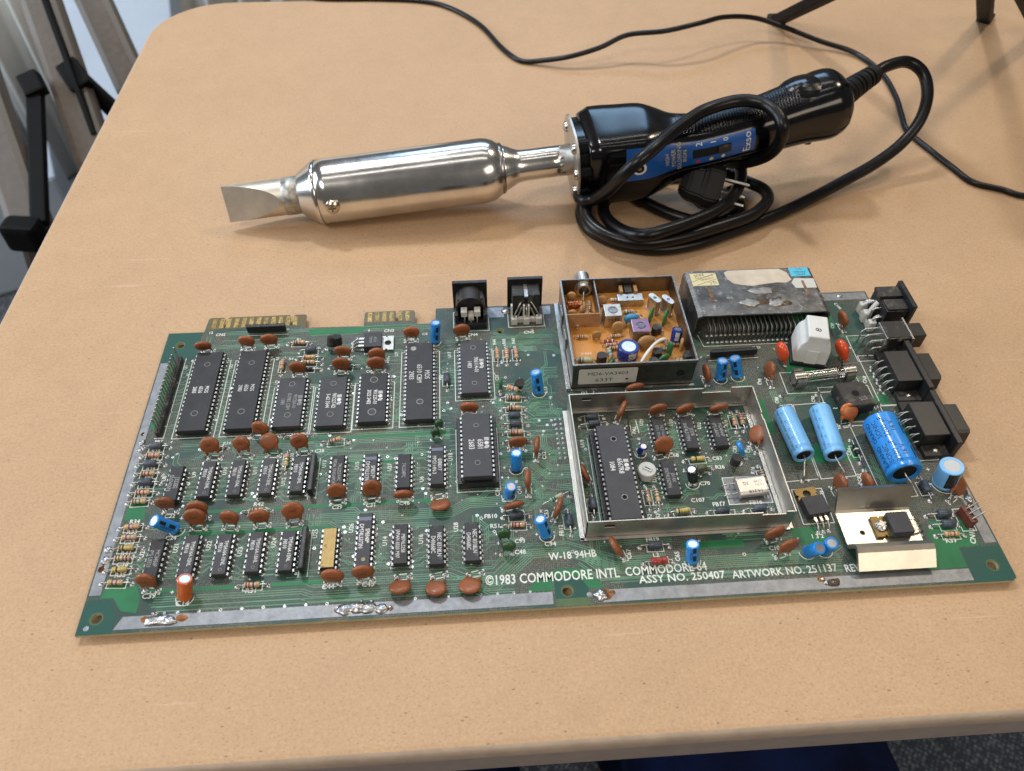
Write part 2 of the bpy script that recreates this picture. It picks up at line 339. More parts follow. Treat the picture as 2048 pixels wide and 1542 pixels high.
def spline(pts, k=8):
    P = [Vector(p) for p in pts]; P = [P[0] * 2 - P[1]] + P + [P[-1] * 2 - P[-2]]; out = []
    for i in range(1, len(P) - 2):
        a, b_, c_, d_ = P[i - 1:i + 3]
        for j in range(k):
            t = j / k
            out.append(.5 * (2 * b_ + (c_ - a) * t + (2 * a - 5 * b_ + 4 * c_ - d_) * t * t + (3 * b_ - a - 3 * c_ + d_) * t ** 3))
    out.append(P[-2]); return out

# ================================================================== the place: floor, table, what stands behind
TZ = -4.0                      # table surface; the board's upper face is z = 0
FL = TZ - 740
def structure(name, mb):
    o = obj(name, mb); o['kind'] = 'structure'; return o
structure('floor', MB().add([(-4000, -1500, FL), (3500, -1500, FL), (3500, 4500, FL), (-4000, 4500, FL)], [(0, 1, 2, 3)], 'carpet'))

def rrect(x0, x1, y0, y1, r, n=12):
    out = []
    for cx, cy, a in ((x1 - r, y1 - r, 0), (x0 + r, y1 - r, 90), (x0 + r, y0 + r, 180), (x1 - r, y0 + r, 270)):
        out += [(cx + r * math.cos(math.radians(a + 90 * i / n)), cy + r * math.sin(math.radians(a + 90 * i / n))) for i in range(n + 1)]
    return out
table = thing('folding_table', 'tan fibreboard folding table with rounded corner and grey rim under the circuit board', 'table', (511, 268, FL))
tt = MB(); prev = None; rings = []
X0, X1, Y0, Y1, CR = -98, 1121, -52, 588, 62
for ins, z in ((0, -8.0), (0, -3.6), (.4, -2.2), (1.1, -1.0), (2.2, -.3), (3.8, 0.0)):
    rings.append([(x, y, TZ + z) for x, y in rrect(X0 + ins, X1 - ins, Y0 + ins, Y1 - ins, CR - ins)])
nn = len(rings[0])
def band(rs, mat, mb):
    mb.add([p for r_ in rs for p in r_], [(k * nn + i, k * nn + (i + 1) % nn, (k + 1) * nn + (i + 1) % nn, (k + 1) * nn + i) for k in range(len(rs) - 1) for i in range(nn)], mat, True); return mb
obj('edge_band', band(rings[:-1], 'edge_pale', MB()), table)
band(rings[-2:], 'fibreboard', tt); tt.add(rings[-1], [tuple(range(nn))], 'fibreboard')
obj('tabletop', tt, table)
rim = MB().prism(rrect(X0 + .6, X1 - .6, Y0 + .6, Y1 - .6, CR - .6), TZ - 26, TZ - 8, 'grey_rim')
obj('rim', rim, table)
for x in (60, 960):
    for y in (10, 526):
        obj('leg', MB().tube([(x, y, TZ - 27), (x, y, FL + 2)], 14, 14, 'taupe'), table)
    obj('leg_brace', MB().tube([(x, 10, FL + 130), (x, 526, FL + 130)], 9, 10, 'taupe'), table)

# ---- behind the table's left edge: folded stand with taupe legs and black braces, white panels
def bar(mb, a, b_, w_, t_, mat, side=(1, 0, 0), ch=3):
    a = Vector(a); b_ = Vector(b_); X = frame(a, b_ - a, side); mb.X = X; mb.box(-w_ / 2, w_ / 2, -t_ / 2, t_ / 2, 0, (b_ - a).length, mat, ch); mb.X = Matrix(); return mb
D0 = 930
fs_ = thing('folding_stand', 'taupe metal folding stand with black hinged braces beside the table', 'stand', (-330, 700, FL))
obj('leg', bar(MB(), (-350.9, 888.7, -88.6), (-272.2, 683.7, -257.3), 44, 28, 'taupe', ch=9), fs_)
obj('leg', bar(MB(), (-415.9, 807.4, -122.2), (-332.5, 602.4, -264.3), 44, 28, 'taupe', ch=9), fs_)
obj('leg', bar(MB(), (-330.9, 972.4, -121.5), (-262.9, 842.3, -227.4), 44, 28, 'taupe', ch=9), fs_)
obj('leg', bar(MB(), (-332.5, 602.4, -264.3), (-486.9, 727.5, -653.3), 32, 24, 'taupe', ch=8), fs_)
obj('leg', bar(MB(), (-272.2, 683.7, -257.3), (-356.2, 829.3, -624.6), 32, 24, 'taupe', ch=8), fs_)
obj('rail', bar(MB(), (-326.7, 846.3, -83.7), (-276.9, 720.4, -210.8), 6, 10, 'stand_black', ch=1), fs_)
br = obj('brace', bar(MB(), (-338.4, 760.1, -164.0), (-315.1, 593.9, -244.3), 18, 12, 'stand_black'), fs_)
obj('hinge', bar(MB(), (-342.3, 760.4, -154.8), (-331.7, 741.8, -169.9), 24, 18, 'stand_black'), br)
br = obj('brace', bar(MB(), (-302.3, 788.4, -170.6), (-267.2, 777.6, -216.9), 20, 12, 'stand_black'), fs_)
obj('hinge', bar(MB(), (-307.5, 789.2, -157.1), (-288.5, 765.1, -176.3), 26, 18, 'stand_black'), br)
obj('clamp', bar(MB(), (-345.3, 581.0, -243.9), (-307.8, 576.8, -245.1), 34, 26, 'stand_black', side=(0, 0, 1), ch=6), fs_)
# pale pleated panel standing behind the stand
pan = MB(); v = []; n_ = 200
a_ = Vector((-796.8, 1329.1, -491.0)); 
for i in range(n_ + 1):
    x = -1150 + i * 6.0
    dy = 14 * math.sin(i * .55) + 5 * math.sin(i * 1.3)
    v += [(x, 1420 + dy + .25 * (x + 800), FL + 5), (x, 1420 + dy + .25 * (x + 800), 250)]
pan.add(v, [(2 * i, 2 * i + 2, 2 * i + 3, 2 * i + 1) for i in range(n_)], 'white_wall', True)
o = obj('pleated_panel', pan); o['label'] = 'pale pleated panel standing behind the taupe folding stand'; o['category'] = 'panel'
sol = o.modifiers.new('thick', 'SOLIDIFY'); sol.thickness = .006
bx = MB(); bar(bx, (-424.6, 1331.5, -242.9), (-412.0, 1105.8, -433.3), 190, 60, 'white_cloth', ch=4)
o = obj('white_board', bx); o['label'] = 'bluish white board leaning upright beyond the far left table corner'; o['category'] = 'board'
crate = MB().box(-120, 120, -70, 70, 0, 220, 'white_cloth', 8)
o = obj('storage_box', crate, loc=(-720, 1130, FL), rz=.4); o['label'] = 'low white box on the floor behind the black clamp'; o['category'] = 'box'

# ================================================================== circuit board
W, H = 388.2, 178.8
PCB = thing('circuit_board', 'green home computer circuit board full of chips and capacitors lying on the tan table', 'circuit board', (194, 89, TZ))
YL = 167.4                                   # upper edge on the left, below the edge connectors
outline = [(0, 0), (W - 2, 0), (W, 2), (W, H), (143.4, H), (143.4, YL), (131.9, YL), (131.9, 176.8), (130.6, H - .6), (123.1, H - .6), (123.1, 170.0), (121.3, 170.0), (121.3, H - .6), (105.6, H - .6), (104.3, 176.8), (104.3, YL),
           (72.4, YL + .6), (72.4, H - 1.0), (71.4, H - .4), (66.4, H - .4), (65.6, H - 1.2), (65.6, 170.2), (63.8, 170.2), (63.8, H - 1.2), (63.0, H - .4), (31.0, H - .4), (30.0, H - 1.2), (30.0, 170.4), (28.2, 170.4), (28.2, H - 1.2), (27.4, H - .4), (20.6, H - .4), (19.6, H - 1.4), (18.8, YL + .4), (0, YL + .4)]
holes = [(6.6, 6.8, 2.2), (197.9, 7.0, 2.2), (380.6, 7.5, 2.2), (8.1, 158.6, 2.0), (87.5, 159.7, 1.8), (178.1, 159.3, 1.8), (13.2, 175.0, 0)]
bm = bmesh.new()
def loop(pts):
    vs_ = [bm.verts.new((x, y, 0)) for x, y in pts]; return [bm.edges.new((vs_[i], vs_[(i + 1) % len(vs_)])) for i in range(len(vs_))]
ed = loop(outline)
for x, y, r_ in holes:
    if r_: ed += loop([(x + r_ * math.cos(2 * PI * i / 24), y + r_ * math.sin(2 * PI * i / 24)) for i in range(24)])
bmesh.ops.triangle_fill(bm, use_beauty=True, use_dissolve=False, edges=ed)
for f in bm.faces:
    if f.normal.z < 0: f.normal_flip()
top = [f for f in bm.faces]
ext = bmesh.ops.extrude_face_region(bm, geom=top)
for q in ext['geom']:
    if isinstance(q, bmesh.types.BMVert): q.co.z = -1.6
bmesh.ops.recalc_face_normals(bm, faces=bm.faces[:])
lam = MB(); bm.verts.index_update()
lam.v = [q.co.copy() for q in bm.verts]
for f in bm.faces:
    lam.f.append(tuple(q.index for q in f.verts)); lam.m.append('mask' if abs(f.normal.z) > .5 else 'pcb_edge'); lam.sm.append(False)
bm.free()
obj('laminate', lam, PCB)
# ---- tinned strips, bright mask areas, edge fingers
def flat(mb, x0, x1, y0, y1, z, mat): mb.add([(x0, y0, z), (x1, y0, z), (x1, y1, z), (x0, y1, z)], [(0, 1, 2, 3)], mat)
def poly(mb, pts, z, mat):
    xs_ = [q[0] for q in pts]; ys_ = [q[1] for q in pts]; hs_ = [h_ for h_ in holes if h_[2] and min(xs_) < h_[0] < max(xs_) and min(ys_) < h_[1] < max(ys_)]
    if not hs_: return mb.add([(x, y, z) for x, y in pts], [tuple(range(len(pts)))], mat)
    bm = bmesh.new(); e = []
    for L_ in [pts] + [[(h_[0] + (h_[2] + .05) * math.cos(2 * PI * i / 24), h_[1] + (h_[2] + .05) * math.sin(2 * PI * i / 24)) for i in range(24)] for h_ in hs_]:
        vv = [bm.verts.new((x, y, z)) for x, y in L_]; e += [bm.edges.new((vv[i], vv[(i + 1) % len(vv)])) for i in range(len(vv))]
    bmesh.ops.triangle_fill(bm, edges=e, use_beauty=True)
    for f in bm.faces:
        if f.normal.z < 0: f.normal_flip()
    mb.bm(bm, mat)
def strip(name, pts, n_=0):
    obj(name, MB().prism(pts, .0, .09, 'strip', bot=False), PCB)
strip('ground_strip', [(14.5, 1.6), (191.6, 1.6), (191.6, 7.0), (17, 7.0)])
strip('ground_strip', [(212.0, 1.2), (369.5, 1.2), (369.5, 6.6), (210.5, 6.6)])
strip('ground_strip', [(.7, 17), (5.4, 17), (4.6, 96), (4.4, 146.0), (.7, 146.0)])
strip('ground_strip', [(W - 6.0, 18), (W - .8, 18), (W - .8, 66), (W - 6.0, 66)])
strip('ground_strip', [(318, H - 6.5), (W - .8, H - 6.5), (W - .8, H - .8), (318, H - .8)])
strip('ground_strip', [(172, H - 9), (181, H - 9), (181, H - 1.2), (172, H - 1.2)])
strip('ground_strip', [(202.5, H - 8), (207.0, H - 8), (207.0, H - 1.6), (202.5, H - 1.6)])
area = MB()
poly(area, [(.3, .3), (14, .3), (14, 8), (10, 15), (1, 15)], .03, 'mask_dark')
poly(area, [(5.6, 15.5), (11, 15.5), (15.5, 9.5), (22, 8.3), (22, 15), (19, 21), (7, 21)], .045, 'mask_bright')
poly(area, [(192.6, .4), (207, .4), (207, 9), (203, 13.2), (192.6, 13.2)], .03, 'mask_dark')
poly(area, [(192.6, .4), (207, .4), (207, 3.8), (192.6, 3.8)], .05, 'mask_olive')
poly(area, [(181, 7.6), (192.0, 7.6), (192.0, 15.6), (187, 15.6)], .04, 'mask_bright')
poly(area, [(207.2, 7.5), (214, 7.5), (206, 17), (192.8, 17), (192.8, 13.6), (203.4, 13.6)], .04, 'mask_bright')
poly(area, [(370, .4), (W - .3, .8), (W - .3, 16.5), (370, 16.5)], .03, 'mask_dark')
poly(area, [(352, 7.2), (369.6, 7.2), (369.6, 17), (379, 17), (379, 30), (362, 30)], .04, 'mask_bright')
poly(area, [(.4, 147), (18, 147), (18, YL + .2), (.4, YL + .2)], .03, 'mask_dark')
poly(area, [(5.2, 103), (11, 103), (12, 146.5), (5.2, 146.5)], .045, 'mask_bright')
poly(area, [(5.8, 52), (15, 52), (13, 63), (6, 63)], .045, 'mask_bright')
poly(area, [(75, YL - 5), (103, YL - 5), (106, YL - 1.8), (130, YL - 1.8), (130, YL - .6), (75, YL - .6)], .04, 'mask_bright')
poly(area, [(302, 82), (308, 82), (308, 104), (302, 104)], .04, 'mask_bright')
poly(area, [(312, 64), (328, 64), (328, 74), (312, 74)], .04, 'mask_bright')
poly(area, [(331, 64), (343, 64), (343, 74), (331, 74)], .045, 'mask_bright')
poly(area, [(344, 96), (371, 96), (371, 103), (344, 103)], .04, 'mask_bright')
poly(area, [(325, 118), (341, 118), (341, 134), (325, 134)], .04, 'mask_bright')
poly(area, [(340, 150), (362, 150), (362, 171), (340, 171)], .045, 'mask_bright')
poly(area, [(250, 22.6), (277, 22.6), (277, 26.4), (250, 26.4)], .04, 'mask_bright')
poly(area, [(299.2, 22), (314, 22), (314, 30.4), (299.2, 30.4)], .04, 'mask_bright')
poly(area, [(371.5, 74), (383, 74), (383, 84), (371.5, 84)], .04, 'mask_bright')
for x0, x1, y0, y1 in ((40, 108, 53.5, 55.4), (108, 150, 53.5, 55.4), (22, 96, 16.6, 18.3), (66, 130, 76, 77.6), (30, 98, 42.6, 44.4), (150, 200, 75.5, 76.6), (60, 150, 91.5, 93.0)):
    flat(area, x0, x1, y0, y1, .055, 'mask_bright')
obj('copper_pour', area, PCB, kind='stuff')
for a, b_, e in ((20.4, 28.0, .6), (30.2, 63.6, .6), (65.8, 72.2, .6), (104.6, 121.1, .8), (123.3, 131.7, .8)): obj('connector_tongue', MB().box(a, b_, 169.6, H - e, .0, .02, 'finger_base'), PCB)
fm = cached('finger', lambda mb: mb.box(-1.15, 1.15, 0, 7.2, .0, .07, 'finger_gold'))
for i in range(12): obj('edge_contact', fm, PCB, (23.2 + 3.96 * i - (0.3 if i in (2,) else 0), 170.2, .03))
for i in range(6): obj('edge_contact', fm, PCB, (107.3 + 3.96 * i + .8 * (i > 3), 170.4, .03))

# ---- traces, vias, solder joints: far too many to count
OCC = []                                   # rectangles taken by large bodies
tr = MB()
def seg(a, b_, w_, mat):
    a = Vector(a); b_ = Vector(b_); d = b_ - a
    if d.length < .05: return
    d.normalize(); n_ = Vector((-d.y, d.x)) * w_ / 2; e = d * w_ * .45; z = random.uniform(.012, .028)
    tr.add([(a - e - n_).to_3d() + Vector((0, 0, z)), (b_ + e - n_).to_3d() + Vector((0, 0, z)), (b_ + e + n_).to_3d() + Vector((0, 0, z)), (a - e + n_).to_3d() + Vector((0, 0, z))], [(0, 1, 2, 3)], mat)
def path(pts, w_=.42, mat='trace'):
    for a, b_ in zip(pts, pts[1:]): seg(a, b_, w_, mat)
def bundle(pts, n_, pitch=1.0, w_=.40, mat='trace', drop=.06):
    P = [Vector(q) for q in pts]
    for k in range(n_):
        if random.random() < drop: continue
        o_ = (k - (n_ - 1) / 2) * pitch; out = []
        for i, q in enumerate(P):
            d1 = (P[i] - P[i - 1]).normalized() if i else (P[1] - P[0]).normalized()
            d2 = (P[i + 1] - P[i]).normalized() if i < len(P) - 1 else d1
            t = (d1 + d2).normalized(); nrm = Vector((-t.y, t.x)); out.append(q + nrm * o_ / max(.4, nrm.dot(Vector((-d1.y, d1.x)))))
        j = random.uniform(0, 2.5)
        out[0] = out[0] + (out[1] - out[0]).normalized() * j
        path([tuple(q) for q in out], w_, mat if random.random() < .8 else 'trace_dim')
via_pts = []; pad_pts = []
B_ = [
 # long bus under the lower chip row
 ([(26, 14.2), (88, 14.2), (92, 12.6), (160, 12.6), (166, 8.8), (176, 8.8)], 8, 1.05), ([(28, 9.4), (120, 9.4)], 3, .95),
 ([(40, 45.5), (96, 45.5), (101, 42.2), (140, 42.2)], 5, 1.0), ([(18, 48.5), (66, 48.5)], 4, 1.0), ([(90, 47.8), (150, 47.8), (158, 52), (196, 52)], 6, .95),
 ([(80, 20.2), (150, 20.2), (156, 17.2), (168, 17.2), (178, 27), (196, 27)], 7, .95), ([(150, 12.6), (168, 12.6), (184, 26.5), (200, 26.5), (222, 17.8), (240, 17.8)], 8, .95),
 ([(60, 87), (100, 87), (106, 91), (150, 91)], 8, .95), ([(22, 91), (60, 91)], 6, .95), ([(36, 80), (90, 80), (94, 83), (140, 83), (146, 79), (152, 79)], 5, .95), ([(100, 79.5), (148, 79.5)], 6, .9),
 ([(172, 52), (196, 52), (206, 44), (206, 31)], 8, .9), ([(172, 118), (190, 118), (200, 128), (206, 128)], 8, .95), ([(172, 108), (186, 108), (194, 100), (206, 100)], 9, .95), ([(174, 140), (176, 152), (206, 152)], 8, .9),
 ([(174, 74), (188, 74), (196, 66), (206, 66)], 10, .9), ([(174, 88), (206, 88)], 7, .95), ([(173, 62), (186, 62), (192, 56)], 7, .85),
 ([(75, 163.5), (100, 163.5), (104, 165.5), (140, 165.5)], 4, 1.1), ([(30, 165.5), (78, 165.5)], 4, 1.0), ([(30, 160.5), (70, 160.5), (73, 157.5), (80, 157.5)], 5, .95), ([(16, 155.5), (62, 155.5)], 4, 1.0),
 ([(60, 148), (84, 148), (88, 152), (100, 152)], 5, 1.0), ([(88, 140), (112, 140), (118, 146), (126, 146)], 6, .95), ([(112, 156), (126, 156)], 6, .95), ([(145, 128), (154, 128)], 8, 1.1), ([(145, 110), (154, 106)], 6, 1.1),
 ([(212, 27.5), (246, 27.5)], 4, .9), ([(206, 22), (214, 14.5), (300, 14.5), (316, 12.2)], 11, .9), ([(280, 18.2), (312, 18.2), (318, 22)], 6, .9), ([(268, 27.6), (297, 27.6)], 4, 1.0), ([(214, 10.6), (352, 10.0)], 3, .9),
 ([(352, 68), (352, 42), (347, 30), (347, 14)], 8, .95), ([(358, 70), (366, 60), (372, 60)], 5, .95), ([(352, 22), (352, 9)], 10, 1.0), ([(344, 60), (352, 54), (352, 44)], 6, .95),
 ([(236, 92), (246, 92), (252, 84), (262, 84)], 6, .95), ([(262, 66), (276, 66), (282, 72), (295, 72)], 6, .95), ([(240, 44), (256, 44), (260, 40), (292, 40)], 5, .95), ([(212, 78), (216, 72), (216, 40)], 5, .9),
 ([(276, 108), (300, 108)], 6, 1.0), ([(280, 136), (296, 136)], 4, 1.0), ([(300, 120), (300, 104)], 6, 1.0), ([(282, 126), (296, 126), (300, 120)], 4, 1.0)]
for pts, n_, pt in B_: bundle(pts, n_, pt)
def ic_traces(x, y, n_, hw, left=1, right=1):
    for sd in (-1, 1):
        if (sd < 0 and not left) or (sd > 0 and not right): continue
        jog = random.choice((-1, 1)); run = 0
        for i in range(n_):
            if run <= 0: jog = random.choice((-1, 1, 0)); run = random.randint(2, 5); l1 = random.uniform(1.2, 2.0); l3 = random.uniform(2.6, 6.5)
            run -= 1
            if random.random() < .08: continue
            py = y + ((n_ - 1) / 2 - i) * 2.54; px = x + sd * hw
            d = 1.27 * jog * random.choice((1, 1, 2)); q = l1 + .0 * i
            pts = [(px, py), (px + sd * q, py), (px + sd * (q + abs(d)), py + d), (px + sd * (q + abs(d) + l3), py + d)]
            path(pts, .42, 'trace' if random.random() < .7 else 'trace_dim')
            if random.random() < .4: via_pts.append(pts[-1])
            pad_pts.append((px, py))

def wander(n_, x0, x1, y0, y1):
    """short groups of parallel runs with 45 degree jogs"""
    for _ in range(n_):
        x = random.uniform(x0, x1); y = random.uniform(y0, y1); k = random.randint(1, 5); L1 = random.uniform(3, 9); j = random.uniform(1, 4) * random.choice((-1, 1)); L2 = random.uniform(3, 10)
        if random.random() < .62: pts = [(x, y), (x + L1, y), (x + L1 + abs(j), y + j), (x + L1 + abs(j) + L2, y + j)]
        else: pts = [(x, y), (x, y + L1), (x + j, y + L1 + abs(j)), (x + j, y + L1 + abs(j) + L2)]
        if any(not (8 < q[0] < 381 and 9 < q[1] < 164) for q in pts): continue
        bundle(pts, k, .95, .38, random.choice(('trace', 'trace', 'trace_dim')), 0)
        if random.random() < .5: via_pts.append(pts[-1])
wander(150, 12, 200, 20, 160); wander(60, 172, 210, 30, 160); wander(40, 205, 300, 14, 100); wander(30, 276, 378, 60, 150)

silk = MB()
def sl(a, b_, w_=.26):
    w_ *= 1.25; a = Vector(a); b_ = Vector(b_); d = (b_ - a); 
    if d.length < .01: return
    d.normalize(); n_ = Vector((-d.y, d.x)) * w_ / 2; z = random.uniform(.062, .075); e = d * w_ * .5
    silk.add([(q.x, q.y, z) for q in (a - e - n_, b_ + e - n_, b_ + e + n_, a - e + n_)], [(0, 1, 2, 3)], 'silk')
def srect(x0, x1, y0, y1, w_=.26):
    sl((x0, y0), (x1, y0), w_); sl((x1, y0), (x1, y1), w_); sl((x1, y1), (x0, y1), w_); sl((x0, y1), (x0, y0), w_)
def sarc(x, y, r_, a0=0, a1=360, w_=.26):
    k = max(4, int(abs(a1 - a0) / 15)); q = [(x + r_ * math.cos(math.radians(a0 + (a1 - a0) * i / k)), y + r_ * math.sin(math.radians(a0 + (a1 - a0) * i / k))) for i in range(k + 1)]
    for a, b_ in zip(q, q[1:]): sl(a, b_, w_)
def st(txt, p, size=2.1, rz=0.0):
    silk.X = Matrix.Translation((p[0], p[1], .08)) @ Matrix.Rotation(math.radians(rz), 4, 'Z'); silk.text(txt, size, 'silk', bold=.02); silk.X = Matrix()
# ------------------------------------------------------------------ chips
def pin_row(mb, n_, sd, hw, zs, zb, mat='pin'):
    for i in range(n_):
        y = ((n_ - 1) / 2 - i) * 2.54
        x0 = hw - 1.35; x1 = hw - .05; o_ = hw + .18
        # shoulder, bend, blade
        pr = [(x0, zs), (x1, zs), (o_, zs - .35), (o_, zs - 1.5), (o_ - .28, zs - 1.5), (o_ - .28, zs - .4), (x1 - .1, zs - .28), (x0, zs - .28)]
        v = [(sd * x, y - .62, z) for x, z in pr] + [(sd * x, y + .62, z) for x, z in pr]; k = len(pr)
        fs = [(j, (j + 1) % k, k + (j + 1) % k, k + j) for j in range(k)] + [tuple(reversed(range(k))), tuple(range(k, 2 * k))]
        if sd > 0: fs = [tuple(reversed(f)) for f in fs]
        mb.add(v, fs, mat)
        a, b_ = sorted((sd * (o_ - .28), sd * o_)); mb.box(a, b_, y - .25, y + .25, zb, zs - 1.5, mat)
LEN = {14: 19.0, 16: 19.4, 18: 22.6, 20: 26.0, 24: 31.6, 28: 36.4, 40: 51.6}
def dip_body(mb, n_, wide, z0, z1, mat='ic', lid=None, holes_=(), notch=True, dots=None, band=None):
    hw = (13.7 if wide else 6.3) / 2; hl = LEN[n_] / 2; zm = z0 + (z1 - z0) * .52; t = .38
    R_ = []
    for ins, z in ((t, z0), (0, zm - .12), (0, zm + .12), (t * .85, z1 - .12), (t * .85 + .16, z1)):
        R_.append([(-hw + ins, -hl + ins, z), (hw - ins, -hl + ins, z), (hw - ins, hl - ins, z), (-hw + ins, hl - ins, z)])
    v = [q for r_ in R_ for q in r_]
    fs = [(k * 4 + i, k * 4 + (i + 1) % 4, k * 4 + 4 + (i + 1) % 4, k * 4 + 4 + i) for k in range(4) for i in range(4)] + [(3, 2, 1, 0)]
    mb.add(v, fs, mat); mb.add(v[-4:], [(0, 1, 2, 3)], lid or mat)
    if notch:                                   # half round notch at pin one
        r_ = 1.5 if wide else 1.0; q = [(r_ * math.cos(PI + PI * i / 10), hl - t * .85 - .1 + r_ * math.sin(PI + PI * i / 10)) for i in range(11)]
        mb.add([(x, y, z1 + .01) for x, y in q], [tuple(range(11))], 'ic_grey')
    for x, y, r_, mt in holes_:
        q = [(x + r_ * math.cos(2 * PI * i / 20), y + r_ * math.sin(2 * PI * i / 20)) for i in range(20)]; q2 = [(x + r_ * .82 * math.cos(2 * PI * i / 20), y + r_ * .82 * math.sin(2 * PI * i / 20)) for i in range(20)]
        mb.add([(a, b_, z1 + .012) for a, b_ in q + q2], [(i, (i + 1) % 20, 20 + (i + 1) % 20, 20 + i) for i in range(20)], 'ic_faint')
        mb.add([(a, b_, z1 + .008) for a, b_ in q2], [tuple(range(20))], mt)
    if band: mb.box(-hw + .5, hw - .5, hl - 3.9, hl - 2.2, z1 - .3, z1 + .015, band)
def logo(mb, x, y, k, z, mat):
    """three bars, a disc and a barred S, read downwards"""
    for i in range(3): mb.box(x, x + 2.6 * k, y - (.0 + .75 * i + .48) * k, y - .75 * i * k, z, z + .01, mat)
    q = [(x + 1.3 * k + 1.25 * k * math.cos(2 * PI * i / 20), y - 3.75 * k + 1.2 * k * math.sin(2 * PI * i / 20)) for i in range(20)]; mb.add([(a, b_, z + .01) for a, b_ in q], [tuple(range(20))], mat)
    y2 = y - 5.3 * k
    for i in range(3): mb.box(x + (0 if i else .5) * k, x + (2.6 if i < 2 else 2.1) * k, y2 - (.75 * i + .48) * k, y2 - .75 * i * k, z, z + .01, mat)
    mb.box(x + .0 * k, x + .6 * k, y2 - 1.9 * k, y2 - 1.0 * k, z, z + .011, mat); mb.box(x + 2.0 * k, x + 2.6 * k, y2 - 1.2 * k, y2 - .3 * k, z, z + .011, mat)
def ic(n_, wide, tl, tr_, lines, ref, size=None, mat='ic', socket=False, lid=None, holes_=(), mark='ic_mark', shift=0.0, haslogo=False, band=None, outl=True, label=None, notch=True):
    tx = (tl[0] + tr_[0]) / 2; ty = (tl[1] + tr_[1]) / 2 - LEN[n_] / 2 + .3
    hw = 7.62 if wide else 3.81; k = n_ // 2
    z0, z1 = (5.3, 8.8) if socket else (.9, 4.3)
    key = 'integrated_circuit|%s' % ((n_, wide, mat, lid, tuple(holes_), socket, band, notch),)
    b_ = obj('integrated_circuit', cached(key, lambda mb: dip_body(mb, n_, wide, z0, z1, mat, lid, holes_, notch, None, band)), PCB, (tx, ty, 0), random.uniform(-.004, .004), label=label)
    for sd in (-1, 1):
        obj('pin_row', cached('pin_row|%s' % ((k, wide, socket, sd),), lambda mb: pin_row(mb, k, sd, hw, z0 + 2.1, (4.2 if socket else .0))), b_, kind='stuff')
    if socket:
        def sock(mb):
            hl = LEN[n_] / 2 + .6
            for sd in (-1, 1):
                a, c_ = sorted((sd * (hw - 1.6), sd * (hw + 1.7))); mb.box(a, c_, -hl, hl, .4, 4.4, 'plastic_black', .25)
                for i in range(k):
                    y = ((k - 1) / 2 - i) * 2.54; a2, c2 = sorted((sd * (hw + 1.68), sd * (hw + 1.9))); mb.box(a2, c2, y - .5, y + .5, 1.2, 4.2, 'plastic_dark')
            mb.box(-hw + 1.4, hw - 1.4, -hl, -hl + 3.2, .5, 4.3, 'plastic_black', .2); mb.box(-hw + 1.4, hw - 1.4, hl - 3.2, hl, .5, 4.3, 'plastic_black', .2)
        obj('socket', cached('socket|%s%s' % (n_, wide), sock), b_)
    mk = MB(); nl = len(lines); size = (size or (2.5 if wide else 1.75)) * (1.24 if wide else 1.30); pitch = size * (1.1 if wide else 1.0)
    x0 = (nl - 1) / 2 * pitch - size * .36
    if haslogo: logo(mk, x0 + size * .75, shift + 3.6, .85, z1 + .012, mark); x0 -= .3
    for i, t in enumerate(lines):
        if isinstance(t, tuple): t, dy = t
        else: dy = 0
        mk.X = Matrix.Translation((x0 - i * pitch, shift + dy, z1 + .02)) @ Matrix.Rotation(-PI / 2, 4, 'Z'); mk.text(t, size, mark, sx=.80, bold=.012)
    if lines: obj('marking', mk, b_)
    for sd in (-1, 1):
        for i in range(k): pad_pts.append((tx + sd * hw, ty + ((k - 1) / 2 - i) * 2.54))
    ic_traces(tx, ty, k, hw + .3)
    if outl and wide:
        e = 9.9; srect(tx - e, tx + e, ty - LEN[n_] / 2 - (2.2 if socket else 1.0), ty + LEN[n_] / 2 - 3.0, .3)
    return b_
HB = ((-1.6, 19.5, 1.5, 'ic_grey'), (0, -15.5, 1.7, 'ic'))
ic(40, 1, (20.5, 148.9), (33.2, 148.3), ['MOS', '6526', '2883'], 'U1', 2.2, holes_=((0, 17, 1.5, 'ic'), (-.2, -15, 1.7, 'ic')), shift=0)
ic(40, 1, (42.6, 148.7), (56.0, 148.2), ['MOS', '6526', '2983'], 'U2', 2.2, holes_=((0, 17, 1.5, 'ic'), (-.2, -15, 1.7, 'ic')))
RH = ((0, 11.2, 1.55, 'ic_grey'), (0, -8.5, 1.6, 'ic_grey'))
ic(24, 1, (65.3, 128.5), (78.3, 128.3), ['901226-01', '\u00a91982 CBM', '1683'], 'U3', 2.1, mat='ic_grey', holes_=RH, haslogo=True, mark='ic_faint')
ic(24, 1, (85.5, 127.6), (99.4, 127.7), ['901227-02', '5-62 3544'], 'U4', 2.2, mat='ic_grey', holes_=RH, haslogo=True)
ic(24, 1, (106.2, 128.8), (119.0, 129.0), ['901225-01', '2022 3482'], 'U5', 2.2, holes_=((0, 11.2, 2.0, 'ic_grey'), (0, -9.5, 2.1, 'ic_grey')), haslogo=True)
ic(40, 1, (128.9, 149.1), (142.1, 148.8), ['MOS', ('6510 CBM', 1.0), '2983'], 'U7', 2.9, holes_=((-3.3, 21.5, 1.5, 'ic_faint'), (.3, -14.5, 1.7, 'ic_grey')), shift=3)
ic(28, 1, (156.6, 148.5), (169.8, 149.1), ['906114-01', '1483'], 'U17', 2.5, mat='ic_grey', holes_=((0, 13, 1.4, 'ic'), (0, -11.5, 1.3, 'ic')), haslogo=True, shift=1)
ic(28, 1, (156.5, 96.3), (169.5, 95.9), ['6581', '2683'], 'U18', 3.0, mat='ic_grey', socket=True, holes_=((0, 11, 1.2, 'ic'), (0, -10.5, 1.3, 'ic')), haslogo=True, shift=0)
